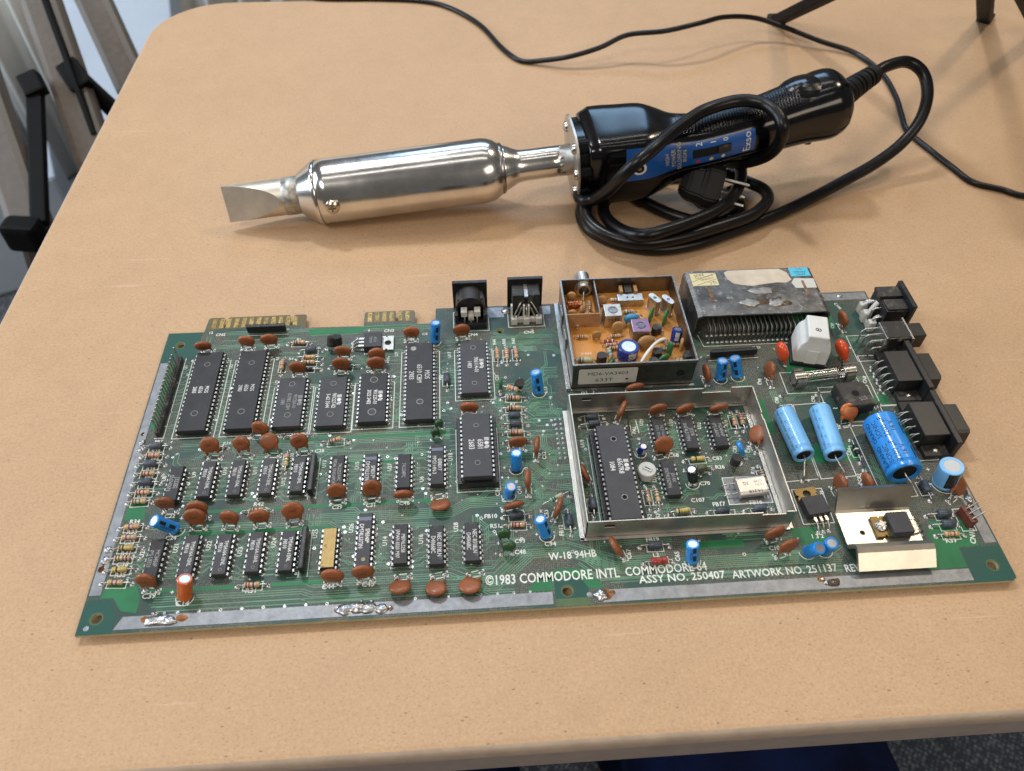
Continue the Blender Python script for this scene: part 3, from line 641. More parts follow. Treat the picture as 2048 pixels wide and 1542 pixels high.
ic(40, 1, (219.9, 85.2), (232.9, 85.7), ['6567R8', '1084'], 'U19', 2.7, mat='ic_grey', socket=True, holes_=((.6, 17.3, 1.4, 'hole'), (.6, -14.5, 1.4, 'hole')), haslogo=True, shift=2, outl=False)
RAM = ['TMS4164-15NL', 'F8310']
for tl, tr_, nm, lb in (((37.0, 79.0), (42.2, 78.9), 'U9', None), ((50.1, 78.9), (55.9, 78.9), 'U10', None), ((64.1, 78.9), (69.7, 78.8), 'U11', None), ((77.9, 79.3), (83.6, 78.9), 'U12', None),
                    ((36.5, 40.7), (42.2, 40.7), 'U21', None), ((50.6, 40.3), (56.2, 40.2), 'U22', None), ((64.0, 40.7), (69.8, 40.4), 'U23', None), ((77.8, 40.4), (83.4, 40.2), 'U24', None)):
    ic(16, 0, tl, tr_, [('TMS4164-15NL', -.6), ('F8310', 2.0)], nm, 1.75, holes_=((.5, -7.4, .7, 'ic_grey'),), mat='ic_grey', shift=1)
ic(14, 0, (22.7, 77.4), (27.9, 77.2), ['J322B2', 'SN7406N'], 'U8', 2.1, mark='ic_faint')
ic(16, 0, (95.7, 79.0), (101.2, 78.7), ['74LS257APC', 'F8346 SINGAPORE'], 'U13', 1.75, mark='ic_faint')
ic(16, 0, (110.5, 79.1), (116.8, 78.9), ['SP8317*', 'DM74LS139N'], 'U15', 2.0, mat='ic_grey', band='ic_blue', shift=-1)
ic(14, 0, (126.1, 77.9), (132.0, 77.7), ['74LS08PC'], 'U27', 1.9, mark='ic_faint')
ic(18, 0, (141.5, 82.3), (147.2, 82.3), ['8/B8317', 'MM2114N-3'], 'U6', 1.9, band='ic_blue', shift=-.5)
ic(14, 0, (22.7, 39.5), (27.7, 39.7), ['MC3456P', '(M) L8321'], 'U20', 1.9, mark='ic_faint')
ic(16, 0, (95.1, 40.5), (101.2, 40.4), [], 'U25', lid='gold_lid', label='chip with a tarnished gold lid', notch=False)
ic(20, 0, (109.8, 47.1), (116.1, 46.7), ['SP8340*', 'DM74LS373N'], 'U26', 2.0, mat='ic_grey', band='ic_blue', holes_=((.3, 9.8, .9, 'gold_lid'), (.2, -9.6, .9, 'gold_lid')), shift=1.5)
ic(16, 0, (125.7, 40.6), (131.5, 40.5), ['MB74LS258', 'JAPAN 8320 M07'], 'U14', 1.8)
ic(14, 0, (141.1, 38.9), (146.7, 38.8), ['NEC 8318LN', 'D4066BC'], 'U16', 2.0, holes_=((1.8, -6.5, .6, 'ic'),))
ic(14, 0, (156.5, 39.7), (161.7, 39.4), ['NEC 8318LN', 'D4066BC'], 'U28', 2.0, holes_=((1.8, -6.5, .6, 'ic'),))
ic(14, 0, (247.7, 92.5), (254.4, 92.7), ['74LS74APC', '8301 SING'], 'U29', 1.7, mark='ic_faint')
ic(16, 0, (261.6, 91.6), (268.1, 92.2), ['J327B', 'SN74LS193N'], 'U30', 1.9, mark='ic_faint')
ic(14, 0, (247.8, 66.4), (253.9, 66.4), ['J314X', 'SN74LS629N'], 'U31', 1.9, mark='ic_faint')
ic(14, 0, (275.9, 92.0), (282.5, 92.0), ['MC4044P', '(M) L8307'], 'U32', 1.9, mark='ic_faint')
# ------------------------------------------------------------------ ceramic discs
def disc_mesh(mb, mat='ceramic', rx=4.75, rz=4.25, t=2.7):
    X = Matrix.Rotation(PI / 2, 4, 'X') @ Matrix.Diagonal((rx, rz, 1, 1)); mb.X = X
    prof = [(0, -t / 2), (.45, -t / 2), (.72, -t / 2 * .90), (.88, -t / 2 * .68), (.965, -t / 2 * .38), (1.0, 0), (.965, t / 2 * .38), (.88, t / 2 * .68), (.72, t / 2 * .90), (.45, t / 2), (0, t / 2)]
    # add as one welded surface
    n_ = 24; v = []; rows = []
    for r_, z in prof:
        if r_ == 0: rows.append([len(v)]); v.append((0, 0, z))
        else: rows.append(list(range(len(v), len(v) + n_))); v += [(r_ * math.cos(2 * PI * i / n_), r_ * math.sin(2 * PI * i / n_), z) for i in range(n_)]
    fs = []
    for a, b_ in zip(rows, rows[1:]):
        for i in range(n_):
            j = (i + 1) % n_
            if len(a) == 1: fs.append((a[0], b_[j], b_[i]))
            elif len(b_) == 1: fs.append((a[i], a[j], b_[0]))
            else: fs.append((a[i], a[j], b_[j], b_[i]))
    mb.add(v, fs, mat, True); mb.X = Matrix()
    for sd in (-1, 1):
        mb.tube([(sd * rx * .50, 0, -rz * .70), (sd * rx * .56, 0, -rz * .95), (sd * rx * .57, 0, -rz - 1.3)], [1.05, .85, .32], 8, mat)
_dk = [0]
def disc(b_, c_, yaw=0.0, mat='ceramic', txt='104Z', rx=4.75, rz=4.25, pads=True, single=False, ref=None):
    base = Vector((b_[0], b_[1], 0)); c_ = Vector(c_); ax = (c_ - base)
    if ax.length < 1: ax = Vector((0, 0, 1))
    h_ = Vector((math.cos(math.radians(yaw)), math.sin(math.radians(yaw)), 0))
    X = frame(c_, ax, h_)
    o = obj('ceramic_capacitor', cached('ceramic_capacitor|%s%s%s' % (mat, rx, rz), lambda mb: disc_mesh(mb, mat, rx, rz)), PCB, mat=X)
    inv = X.inverted(); up = ax.normalized()
    for sd in (-1, 1):
        pad = base + h_ * sd * 2.5; bot = X @ Vector((sd * rx * .57, 0, -rz - 1.0))
        if bot.z < .4: bot.z = .4
        md = pad + Vector((0, 0, min(1.2, bot.z * .5)))
        obj('lead', MB().tube([pad, md, (md + bot) / 2 + Vector((0, 0, .1)), bot], .30, 6, 'tin_dull'), o, mat=inv)
        pad_pts.append((pad.x, pad.y, 1))
    if txt:
        def mk(mb):
            mb.X = Matrix.Translation((0, -1.37, -.3)) @ Matrix.Rotation(PI / 2, 4, 'X'); mb.text(txt, 1.9, 'ceramic_print', sx=.9); mb.X = Matrix()
        obj('marking', cached('marking|' + txt, mk), o)
    # silkscreen brackets round the two pads
    p_ = Vector((-h_.y, h_.x, 0)); q = lambda s_, t_: ((base + h_ * s_ + p_ * t_).x, (base + h_ * s_ + p_ * t_).y)
    for t_ in (-1.25, 1.25):
        sl(q(-1.4, t_), q(1.4, t_), .3)
        for s_ in (-3.7, 3.7): sl(q(s_, t_), q(s_ * .86, t_), .3); sl(q(s_, t_), q(s_, t_ * .5), .3)
CAPS = [
 ((23.5, 153.1), (23.2, 151.1, 6.7), 4), ((44.2, 153.8), (45.3, 153.2, 6.9), -6), ((56.7, 154.6), (56.8, 153.6, 6.9), 4), ((73.7, 132.9), (73.9, 133.2, 7.0), 0),
 ((57.6, 94.8), (60.6, 95.6, 6.3), -10), ((95.9, 144.0), (95.8, 143.0, 6.9), -4), ((94.8, 134.2), (95.7, 134.2, 6.9), 2), ((114.9, 140.7), (113.5, 140.1, 6.9), 0), ((113.9, 133.6), (113.4, 133.7, 7.0), 0),
 ((130.3, 154.7), (131.0, 154.6, 7.0), 0), ((158.0, 154.8), (157.6, 154.5, 7.0), 3), ((159.8, 103.0), (160.1, 101.9, 6.9), 0),
 ((39.7, 83.9), (38.1, 87.5, 5.8), -4), ((54.1, 83.9), (52.8, 87.3, 6.0), -12), ((67.0, 83.7), (65.4, 88.5, 4.9), -5), ((81.3, 84.0), (79.8, 86.8, 6.3), 0),
 ((25.5, 55.7), (24.8, 56.1, 6.9), -5), ((40.2, 51.2), (39.5, 52.5, 6.9), 0), ((39.6, 46.3), (39.4, 48.3, 6.7), 0), ((53.5, 45.5), (54.4, 47.1, 6.7), -6), ((67.2, 45.8), (67.2, 46.7, 6.9), 2), ((81.3, 45.7), (81.2, 49.3, 6.0), 5),
 ((99.3, 55.9), (99.6, 58.3, 6.5), 5), ((114.6, 55.7), (115.3, 58.9, 6.2), 2), ((129.5, 55.6), (129.3, 54.0, 6.8), 0), ((144.9, 56.2), (145.5, 49.9, 3.0), 4),
 ((25.9, 17.7), (25.6, 19.1, 6.9), -4), ((100.4, 16.2), (101.4, 16.5, 6.9), -2), ((114.2, 16.7), (113.8, 17.4, 7.0), 0), ((129.7, 17.6), (128.8, 11.5, 3.4), 4), ((144.7, 17.3), (143.4, 10.5, 2.2), 6), ((160.0, 17.0), (157.5, 10.9, 2.2), 8),
 ((181.2, 80.5), (182.3, 79.7, 6.9), 0)]
for b_, c_, yaw in CAPS: k_s = random.choice((.93, .97, 1.0, 1.04)); disc(b_, c_, yaw + random.uniform(-4, 4), txt=random.choice(('104Z', '104Z', '104Z', None)), rx=4.75 * k_s, rz=4.25 * k_s * random.choice((.94, 1.0)))
CAPS2 = [((190.8, 76.1), (191.0, 77.4, 6.9), 82), ((185.7, 56.9), (185.3, 59.2, 6.6), 84), ((176.1, 48.3), (178.2, 45.9, 6.2), 12), ((196.4, 43.4), (197.6, 43.5, 6.9), 70),
 ((232.9, 96.1), (234.3, 96.3, 6.9), 64), ((252.2, 96.8), (251.7, 95.3, 6.8), 8), ((266.0, 96.6), (264.9, 94.7, 6.6), 12), ((281.6, 96.6), (281.5, 94.3, 6.6), 8), ((249.4, 71.7), (250.7, 74.6, 6.3), 6), ((213.6, 62.0), (211.3, 60.8, 6.5), -77),
 ((294.9, 74.2), (296.8, 79.2, 4.5), -82), ((281.3, 117.4), (280.7, 117.0, 7.0), -84), ((314.0, 114.0), (314.5, 119.2, 4.7), -86), ((325.4, 47.1), (326.0, 48.0, 6.9), -80), ((339.9, 48.3), (338.6, 48.0, 6.9), -80),
 ((377.9, 40.7), (382.0, 45.8, 2.6), 30), ((223.2, 22.5), (219.8, 23.2, 6.1), -72), ((290.1, 25.4), (289.2, 24.9, 6.9), 14), ((291.7, 17.8), (293.5, 18.6, 6.7), 14), ((243.2, 112.9), (243.0, 110.1, 6.4), 8)]
for b_, c_, yaw in CAPS2: disc(b_, c_, yaw, txt=None)
disc((364.4, 150.6), (363.3, 151.0, 6.9), -82, 'ceramic', None)
disc((343.4, 84.8), (345.4, 89.6, 4.9), 8, 'ceramic_orange', None)
# small green dipped capacitors, blue and olive ones
def blob(name, b_, c_, yaw, mat, rx, rz, t):
    base = Vector((b_[0], b_[1], 0)); X = frame(c_, Vector(c_) - base, (math.cos(math.radians(yaw)), math.sin(math.radians(yaw)), 0))
    o = obj(name, cached('%s|%s%s%s' % (name, mat, rx, rz), lambda mb: disc_mesh(mb, mat, rx, rz, t)), PCB, mat=X); inv = X.inverted()
    h_ = Vector((math.cos(math.radians(yaw)), math.sin(math.radians(yaw)), 0))
    for sd in (-1, 1):
        pad = base + h_ * sd * 2.5; obj('lead', MB().tube([pad, pad + Vector((0, 0, .8)), X @ Vector((sd * rx * .5, 0, -rz))], .28, 6, 'tin'), o, mat=inv); pad_pts.append((pad.x, pad.y, 1))
blob('mica_capacitor', (144.7, 94.6), (145.2, 95.1, 4.4), 10, 'mica_green', 2.0, 2.2, 2.6); blob('mica_capacitor', (144.0, 89.0), (143.4, 89.8, 4.4), 10, 'mica_green', 2.2, 2.2, 2.6)
blob('mica_capacitor', (176.4, 117.5), (176.3, 118.2, 4.9), 80, 'green_cap', 2.0, 2.5, 1.8)
blob('mica_capacitor', (173.3, 31.1), (172.9, 32.5, 5.8), 0, 'mica_green', 3.1, 2.7, 2.8); blob('mica_capacitor', (173.8, 25.5), (174.7, 26.2, 5.9), 0, 'mica_green', 3.1, 2.7, 2.8)
blob('film_capacitor', (289.4, 71.0), (287.0, 72.2, 4.2), -84, 'sleeve_blue', 3.0, 3.2, 2.4); blob('tantalum_capacitor', (268.3, 60.9), (266.2, 61.4, 4.0), 10, 'olive', 2.7, 2.2, 2.8)
# ------------------------------------------------------------------ axial parts: resistors, ferrite beads, diodes
def axial_body(mb, mat, bands, l_, r_, dog=True):
    prof = [(-l_ / 2, r_ * .55), (-l_ / 2 + .25, r_ * .95), (-l_ / 2 + .7, r_), (-l_ / 2 + 1.4, r_), (-l_ / 2 + 1.9, r_ * (.86 if dog else 1)), (l_ / 2 - 1.9, r_ * (.86 if dog else 1)), (l_ / 2 - 1.4, r_), (l_ / 2 - .7, r_), (l_ / 2 - .25, r_ * .95), (l_ / 2, r_ * .55)]
    if not dog: prof = [(-l_ / 2, r_ * .8), (-l_ / 2 + .2, r_), (l_ / 2 - .2, r_), (l_ / 2, r_ * .8)]
    mb.tube([(x, 0, 0) for x, q in prof], [q for x, q in prof], 12, mat)
    nb = len(bands)
    for i, c_ in enumerate(bands):
        if not c_: continue
        x = (-l_ / 2 + 1.05, -l_ / 6 + .05, l_ / 9, l_ / 2 - 1.05)[i] if nb == 4 else -l_ / 2 + l_ * (i + 1) / (nb + 1)
        q = r_ * ((1.03 if abs(x) > l_ / 2 - 1.6 else .90) if dog else 1.03); mb.tube([(x - .32, 0, 0), (x + .32, 0, 0)], q, 12, c_)
def axial(name, p1, p2, mat, bands=(), l_=6.4, r_=1.2, z=1.5, dog=True, brk=True, shift=0.0, tilt=0.0, lead='tin', label=None):
    a = Vector((p1[0], p1[1], 0)); b_ = Vector((p2[0], p2[1], 0)); d = (b_ - a); ang = math.atan2(d.y, d.x); mid_ = (a + b_) / 2 + d.normalized() * shift
    X = Matrix.Translation(mid_ + Vector((0, 0, z))) @ Matrix.Rotation(ang, 4, 'Z') @ Matrix.Rotation(-tilt, 4, 'Y') @ Matrix.Rotation(random.uniform(0, 6), 4, 'X')
    o = obj(name, cached('%s|%s' % (name, (mat, tuple(bands), l_, r_)), lambda mb: axial_body(mb, mat, bands, l_, r_, dog)), PCB, mat=X, label=label); inv = X.inverted(); u = d.normalized()
    for sd, pad in ((-1, a), (1, b_)):
        e = X @ Vector((sd * l_ * .46, 0, 0)); k = Vector((pad.x, pad.y, 0)); out = k - u * sd * .5
        obj('lead', MB().tube([k, k + Vector((0, 0, z * .55)), k - u * sd * .35 + Vector((0, 0, z * .92)), k - u * sd * 1.0 + Vector((0, 0, z + (e.z - z) * .6)), e], .33, 6, lead), o, mat=inv)
        pad_pts.append((pad.x, pad.y, 2))
    if brk:
        n_ = Vector((-u.y, u.x, 0)); w_ = r_ + .75; q = lambda s_, t_: ((mid_ + u * s_ + n_ * t_).x, (mid_ + u * s_ + n_ * t_).y)
        h = l_ / 2 + .8; sl(q(-h, -w_), q(h, -w_), .28); sl(q(-h, -w_), q(-h, w_ * .2), .28); sl(q(h, -w_), q(h, w_ * .2), .28); sl(q(h, w_), q(h * .82, w_), .28); sl(q(h, w_), q(h, w_ * .6), .28)
    return o
def B4(s_): 
    k = dict(k='black', n='brown', r='red', o='orange', y='yellow', g='green', b='blue', v='violet', s='grey', w='white', d='gold'); return ['band_' + k[c_] for c_ in s_]
def resistor(p1, p2, s_='nkod', mat='tan_body', **k): return axial('resistor', p1, p2, mat, B4(s_), **k)
def bead(p1, p2, **k): k.setdefault('r_', 1.65); return axial('ferrite_bead', p1, p2, 'ferrite', (), 5.6, z=1.8, dog=False, **k)
resistor((65.2, 155.9), (77.0, 155.6), 'nkrd'); bead((71.9, 149.6), (83.8, 150.2)); resistor((70.9, 145.1), (84.3, 144.6), 'ryod', 'pale_body'); resistor((70.8, 141.9), (84.4, 140.8), 'nkrd', 'pale_body')
axial('diode', (71.3, 137.0), (84.6, 136.6), 'diode_black', ('band_violet',), 4.2, .95, 1.2, dog=False)
resistor((64.3, 146.1), (64.1, 134.1), 'oord'); bead((88.7, 137.7), (105.3, 137.0)); bead((149.2, 131.5), (149.3, 119.2))
for a, b_ in (((175.8, 147.4), (175.8, 134.7)), ((180.8, 147.1), (180.6, 134.7)), ((185.6, 147.1), (185.8, 134.8))): resistor(a, b_, 'oord', label=None)
axial('inductor', (175.8, 117.1), (188.2, 112.2), 'pale_body', B4('oovd'), 6.0, 1.4, 4.5, brk=False, dog=True)
resistor((176.2, 111.4), (188.5, 110.6), 'nkrd'); resistor((176.0, 104.6), (188.0, 104.5), 'nkod'); bead((176.0, 99.8), (187.9, 99.7)); bead((175.9, 94.5), (188.2, 94.4)); resistor((175.9, 89.6), (188.3, 89.2), 'nrrd'); resistor((175.8, 84.4), (188.4, 84.3), 'nrrd')
bead((173.2, 43.5), (185.3, 43.5)); resistor((173.0, 38.9), (185.6, 38.4), 'nrrd'); resistor((190.7, 46.1), (203.9, 52.6), 'gnyd', 'aqua_body', z=5.0, brk=False); bead((202.0, 45.9), (202.4, 33.1))
for i, (a, b_, c_) in enumerate((((5.0, 91.7), (17.5, 91.1), 0), ((5.3, 86.4), (17.0, 86.1), 'nord'), ((4.6, 81.3), (17.3, 81.2), 0), ((4.9, 76.3), (17.4, 75.7), 'nrnd'), ((5.2, 71.1), (17.5, 70.9), 0), ((5.1, 65.7), (17.5, 65.7), 'nnrd'), ((5.3, 60.9), (16.1, 61.0), 'nggd'))):
    resistor(a, b_, c_) if c_ else bead(a, b_, r_=1.75)
for a, b_, c_, mt in (((5.1, 47.8), (16.9, 48.4), 'yvod', 'tan_body'), ((4.9, 42.8), (17.3, 42.9), 'yvsd', 'tan_body'), ((4.4, 37.8), (17.6, 37.8), 'nkyd', 'yellow_body'), ((4.2, 33.0), (17.1, 32.9), 'ngnk', 'tan_body'), ((4.5, 27.6), (17.5, 27.7), 'ykyd', 'yellow_body'), ((4.6, 22.1), (17.0, 21.4), 'yvrd', 'pale_body')): resistor(a, b_, c_, mt)
resistor((32.2, 89.5), (44.8, 89.3), 'nkrd'); resistor((57.6, 53.1), (70.3, 53.3), 'nkrd'); resistor((71.4, 93.7), (84.1, 94.1), 'nrrd'); resistor((89.5, 88.9), (101.9, 89.3), 'nvrd', z=2.6, tilt=.35); resistor((73.8, 85.8), (73.8, 73.4), 'ongd', 'pale_body'); resistor((61.1, 17.3), (73.7, 17.2), 'nrkd')
bead((214.0, 96.8), (226.1, 96.7)); bead((213.4, 91.7), (227.4, 92.8)); bead((213.9, 53.3), (213.7, 40.9)); resistor((239.2, 56.0), (239.3, 43.4), 'nvsd', 'tan_body'); resistor((243.3, 56.0), (243.5, 43.4), 'ngrd', 'pale_body'); resistor((247.3, 40.4), (259.4, 41.3), 'ndyd', 'yellow_body', z=2.4)
resistor((289.3, 96.5), (289.1, 84.0), 'ggrd'); resistor((293.0, 96.9), (293.2, 84.3), 'rrrd'); resistor((260.1, 68.6), (272.6, 69.0), 'ykyd', 'yellow_body'); resistor((259.3, 63.7), (272.7, 64.0), 'nkyd', 'pale_body'); resistor((294.3, 63.6), (294.4, 50.7), 'nkkd')
bead((264.9, 40.4), (277.5, 39.9)); bead((281.6, 40.2), (294.3, 40.5)); bead((231.4, 25.2), (244.5, 24.9)); axial('inductor', (231.9, 17.3), (244.6, 17.7), 'red_body', ('band_red', 'band_brown'), 7.0, 1.7, 1.8, label='glossy red choke')
axial('diode', (342.8, 75.7), (342.9, 62.6), 'diode_black', ('band_white',), 5.0, 1.3, 1.4, dog=False); axial('diode', (343.1, 58.2), (342.8, 48.7), 'diode_black', ('band_white',), 5.0, 1.3, 1.4, dog=False)
bead((366.8, 53.3), (367.2, 40.3), r_=1.9); bead((362.0, 32.6), (374.9, 32.6), r_=1.8, shift=1.0); bead((362.0, 27.3), (374.6, 27.5), r_=1.8, shift=1.0); resistor((362.2, 22.6), (375.2, 22.3), 'oord', 'pale_body')
obj('jumper_wire', MB().tube([(p_[0], p_[1], z) for p_, z in (((238.0, 96.7), 0), ((238.0, 96.7), .8), ((237.8, 84.2), .8), ((237.8, 84.2), 0))], .35, 6, 'tin'), PCB)
# ------------------------------------------------------------------ electrolytics
def fine_glyphs(txt):
    vs_, fs_, xr = glyphs(txt, .0); bm = bmesh.new(); bv = [bm.verts.new((x, y, 0)) for x, y in vs_]
    for f in fs_:
        try: bm.faces.new([bv[i] for i in f])
        except ValueError: pass
    for k in range(-2, 9): bmesh.ops.bisect_plane(bm, geom=bm.verts[:] + bm.edges[:] + bm.faces[:], plane_co=(0, k * .11, 0), plane_no=(0, 1, 0))
    bm.verts.index_update(); r_ = ([tuple(q.co.xy) for q in bm.verts], [tuple(v.index for v in f.verts) for f in bm.faces], xr); bm.free(); return r_
def cyl_text(mb, txt, size, R_, z0, ang, mat, align='C', sgn=1):
    """text running along the cylinder's axis"""
    v, fs, (x0, x1) = fine_glyphs(txt); off = {'C': -(x0 + x1) / 2, 'L': -x0}[align]; r_ = R_ + .035
    mb.add([(r_ * math.cos(ang - sgn * y * size / R_), r_ * math.sin(ang - sgn * y * size / R_), z0 + sgn * (x + off) * size) for x, y in v], fs, mat)
def cyl_patch(mb, R_, a0, a1, z0, z1, mat, n_=6):
    r_ = R_ + .025; v = []
    for i in range(n_ + 1):
        a = a0 + (a1 - a0) * i / n_; v += [(r_ * math.cos(a), r_ * math.sin(a), z0), (r_ * math.cos(a), r_ * math.sin(a), z1)]
    mb.add(v, [(2 * i, 2 * i + 2, 2 * i + 3, 2 * i + 1) for i in range(n_)], mat, True)
def can(mb, R_, L_, mat, top='can_top', dark='rubber'):
    mb.lathe([(0, .6), (R_ - .3, .6), (R_, .9), (R_, 1.8), (R_ * .94, 2.2), (R_, 2.7), (R_, L_ - .35), (R_ - .3, L_), (R_ * .68, L_ + .02)], 28, mat)
    mb.lathe([(R_ * .70, L_ + .0), (R_ * .70, L_ - .12), (0, L_ - .10)], 28, top, mats=[mat, top])
    mb.lathe([(R_ * .68, L_ + .02), (R_ * .70, L_ - .12)], 28, mat)
def radial(b_, t_, R_, L_, mat, stripe=None, top='can_top', label=None, face=-90, lift=0.0, txt=None):
    base = Vector((b_[0], b_[1], lift)); ax = Vector(t_) - Vector((b_[0], b_[1], 0))
    X = frame(base, ax, (1, 0, 0))
    # keep the can clear of the board when it leans
    low = R_ * math.sqrt(max(0, 1 - ax.normalized().z ** 2)); X.translation = X.translation + Vector((0, 0, max(0, low - .9 * ax.normalized().z) * .9))
    o = obj('electrolytic_capacitor', cached('electrolytic_capacitor|%s%s%s%s' % (R_, L_, mat, top), lambda mb: can(mb, R_, L_, mat, top)), PCB, mat=X, label=label); inv = X.inverted()
    if stripe:
        mk = MB(); a = math.radians(face)
        if stripe == 'arrow':
            w_ = .28
            for k in range(int(L_ / 5)):
                z = 3.0 + k * 5.0
                cyl_patch(mk, R_, a - w_, a + w_, z, z + 3.2, 'print_black'); 
            if txt:
                for i, t in enumerate(txt): cyl_text(mk, t, 1.9, R_, L_ / 2 + .5, a - .75 - .95 * i, 'print_black', sgn=-1)
        else:
            cyl_patch(mk, R_, a - .5, a + .5, 2.7, L_ - .5, stripe, 10)
        obj('printing', mk, o)
    for sd in (-1, 1):
        k = Vector((b_[0] + sd * 1.2, b_[1], 0)); obj('lead', MB().tube([k, k + Vector((0, 0, .3)), X @ Vector((sd * 1.2, 0, .7))], .3, 6, 'tin'), o, mat=inv); pad_pts.append((k.x, k.y, 1))
    sarc(b_[0], b_[1], R_ + .7, 180, 360, .28)
G = ['50V', '10uF']
radial((142.9, 153.3), (144.4, 155.3, 13.3), 2.6, 13.0, 'sleeve_blue', 'arrow', face=-70, txt=['10/40V'])
radial((195.5, 114.7), (193.6, 117.5, 13.6), 2.75, 13.5, 'sleeve_blue', 'arrow', face=-85, txt=['SUPPA'])
radial((289.5, 118.2), (288.8, 120.7, 12.2), 2.8, 12, 'sleeve_blue', 'arrow', face=-75, txt=['10/50']); radial((298.8, 119.2), (295.4, 122.5, 11.5), 2.8, 12, 'sleeve_blue', 'arrow', face=-110, txt=['10/50'])
radial((180.8, 69.1), (180.9, 70.8, 11.4), 2.6, 11, 'sleeve_blue'); radial((176.4, 54.8), (177.4, 52.9, 10.8), 2.6, 10.6, 'sleeve_blue', 'arrow', face=-60); radial((191.8, 33.3), (188.4, 35.3, 11.9), 2.6, 12, 'sleeve_blue', 'arrow', face=-40)
radial((30.3, 46.2), (24.1, 44.5, 11.3), 2.7, 12.4, 'sleeve_blue', 'arrow', face=-20, txt=['GRAND', 'SONIC'], label='blue capacitor bent over onto its side')
radial((40.3, 14.0), (43.2, 16.9, 11.5), 3.0, 11.6, 'sleeve_orange', label='orange capacitor')
radial((252.8, 17.4), (251.4, 19.9, 11.2), 2.8, 11, 'sleeve_blue', 'arrow', face=-85, txt=['10/16']); radial((303.1, 18.4), (304.6, 14.8, 10.3), 2.75, 10.6, 'sleeve_blue', label='blue capacitor leaning beside the heat sink'); radial((310.8, 18.7), (310.2, 16.8, 10.3), 2.75, 10.4, 'sleeve_blue')
radial((377.4, 49.4), (375.7, 50.0, 13.9), 5.2, 13.4, 'sleeve_light', 'sleeve_black', top='can_grey', face=-95)
radial((240.3, 74.3), (240.6, 73.1, 7.9), 2.0, 7.6, 'sleeve_navy', 'can_grey', face=-70); radial((261.3, 56.1), (258.8, 56.9, 9.1), 2.5, 8.6, 'sleeve_black', lift=2.6, face=-90)
def axial_cap(f, n_, R_, mat, l1, l2, mark):
    f = Vector((f[0], f[1], R_ + .4)); n_ = Vector((n_[0], n_[1], R_ + .4)); d = f - n_; L_ = d.length
    X = frame(n_, d, (-1, 0, 0))        # local z runs from the near end to the far end; local y is up
    def body(mb):
        mb.lathe([(R_ * .66, .55), (R_ * .74, .15), (R_ * .93, 0), (R_, .7), (R_, 2.0), (R_ * .93, 2.9), (R_, 3.9), (R_, L_ - .8), (R_ * .95, L_ - .15), (R_ * .8, L_), (0, L_)], 40, mat)
        mb.lathe([(0, .75), (R_ * .2, .7), (R_ * .66, .8), (R_ * .67, .5)], 40, 'rubber')
    mb = MB(); body(mb); o = obj('axial_capacitor', mb, PCB, mat=X); mk = MB(); mark(mk, R_, L_); obj('printing', mk, o); inv = X.inverted()
    for st_, e, en in ((X @ Vector((0, 0, .5)), l1, -1), (X @ Vector((0, 0, L_ - .2)), l2, 1)):
        e = Vector((e[0], e[1], 0)); u = (d * en).normalized(); obj('lead', MB().tube([st_, st_ + u * 1.5, Vector((e.x, e.y, R_ * .7)) - u * .8, Vector((e.x, e.y, R_ * .3)), e], .42, 8, 'tin'), o, mat=inv); pad_pts.append((e.x, e.y, 2))
def small_mark(mb, R_, L_):
    for k in range(5):
        cyl_text(mb, 'CE85\u00b0C', 1.5, R_, L_ * (.16 + .18 * k), math.radians(22), 'print_black', sgn=-1); cyl_text(mb, '3.1', 1.5, R_, L_ * (.13 + .18 * k), math.radians(42), 'print_black', sgn=-1)
def big_mark(mb, R_, L_):
    for z in (L_ * .28, L_ * .72):
        for a, t, s_ in ((20, 'GRAND', 3.3), (44, 'SONIC', 3.3), (70, '2200 \u00b5F', 3.5), (95, '16 V', 3.3)): cyl_text(mb, t, s_, R_, z, math.radians(a), 'print_black', sgn=1)
        a = math.radians(122); cyl_patch(mb, R_, a - .06, a + .06, z - 4.5, z + 2.0, 'print_black')
        v = [(R_ + .03, a - .2, z + 1.8), (R_ + .03, a + .2, z + 1.8), (R_ + .03, a, z + 4.6)]; mb.add([(r_ * math.cos(q), r_ * math.sin(q), w_) for r_, q, w_ in v], [(0, 1, 2)], 'print_black')
axial_cap((312.9, 91.0), (314.8, 64.4), 5.1, 'sleeve_light', (312.5, 54.4), (317.4, 105.1), small_mark)
axial_cap((331.0, 91.5), (329.4, 63.6), 5.1, 'sleeve_light', (331.5, 55.1), (335.9, 104.7), small_mark)
axial_cap((355.6, 80.7), (356.2, 50.2), 7.9, 'sleeve_blue', (358.7, 45.3), (362.3, 95.0), big_mark)

# ------------------------------------------------------------------ other board parts
def put(mb, X): mb.X = X; return mb
# resistor networks (single in line, dipped black)
def sip(c_, l_, rz, h_=5.2, lean=0.0):
    mb = MB(); mb.box(-l_ / 2, l_ / 2, -1.15, 1.15, 1.0, 1.0 + h_, 'sip', .55)
    X = Matrix.Translation((c_[0], c_[1], 0)) @ Matrix.Rotation(math.radians(rz), 4, 'Z') @ Matrix.Rotation(lean, 4, 'X')
    o = obj('resistor_network', mb, PCB, mat=X); k = int(l_ / 2.54)
    pm = MB()
    for i in range(k): pm.box((i - (k - 1) / 2) * 2.54 - .25, (i - (k - 1) / 2) * 2.54 + .25, -.15, .15, -.2, 1.4, 'tin')
    obj('pin_row', pm, o, kind='stuff')
    d = Vector((math.cos(math.radians(rz)), math.sin(math.radians(rz)))); n_ = Vector((-d.y, d.x)); c_ = Vector(c_)
    for sd in (1, -1): sl(tuple(c_ - d * (l_ / 2 + .8) + n_ * 1.9 * sd), tuple(c_ + d * (l_ / 2 + .8) + n_ * 1.9 * sd), .28)
    return o
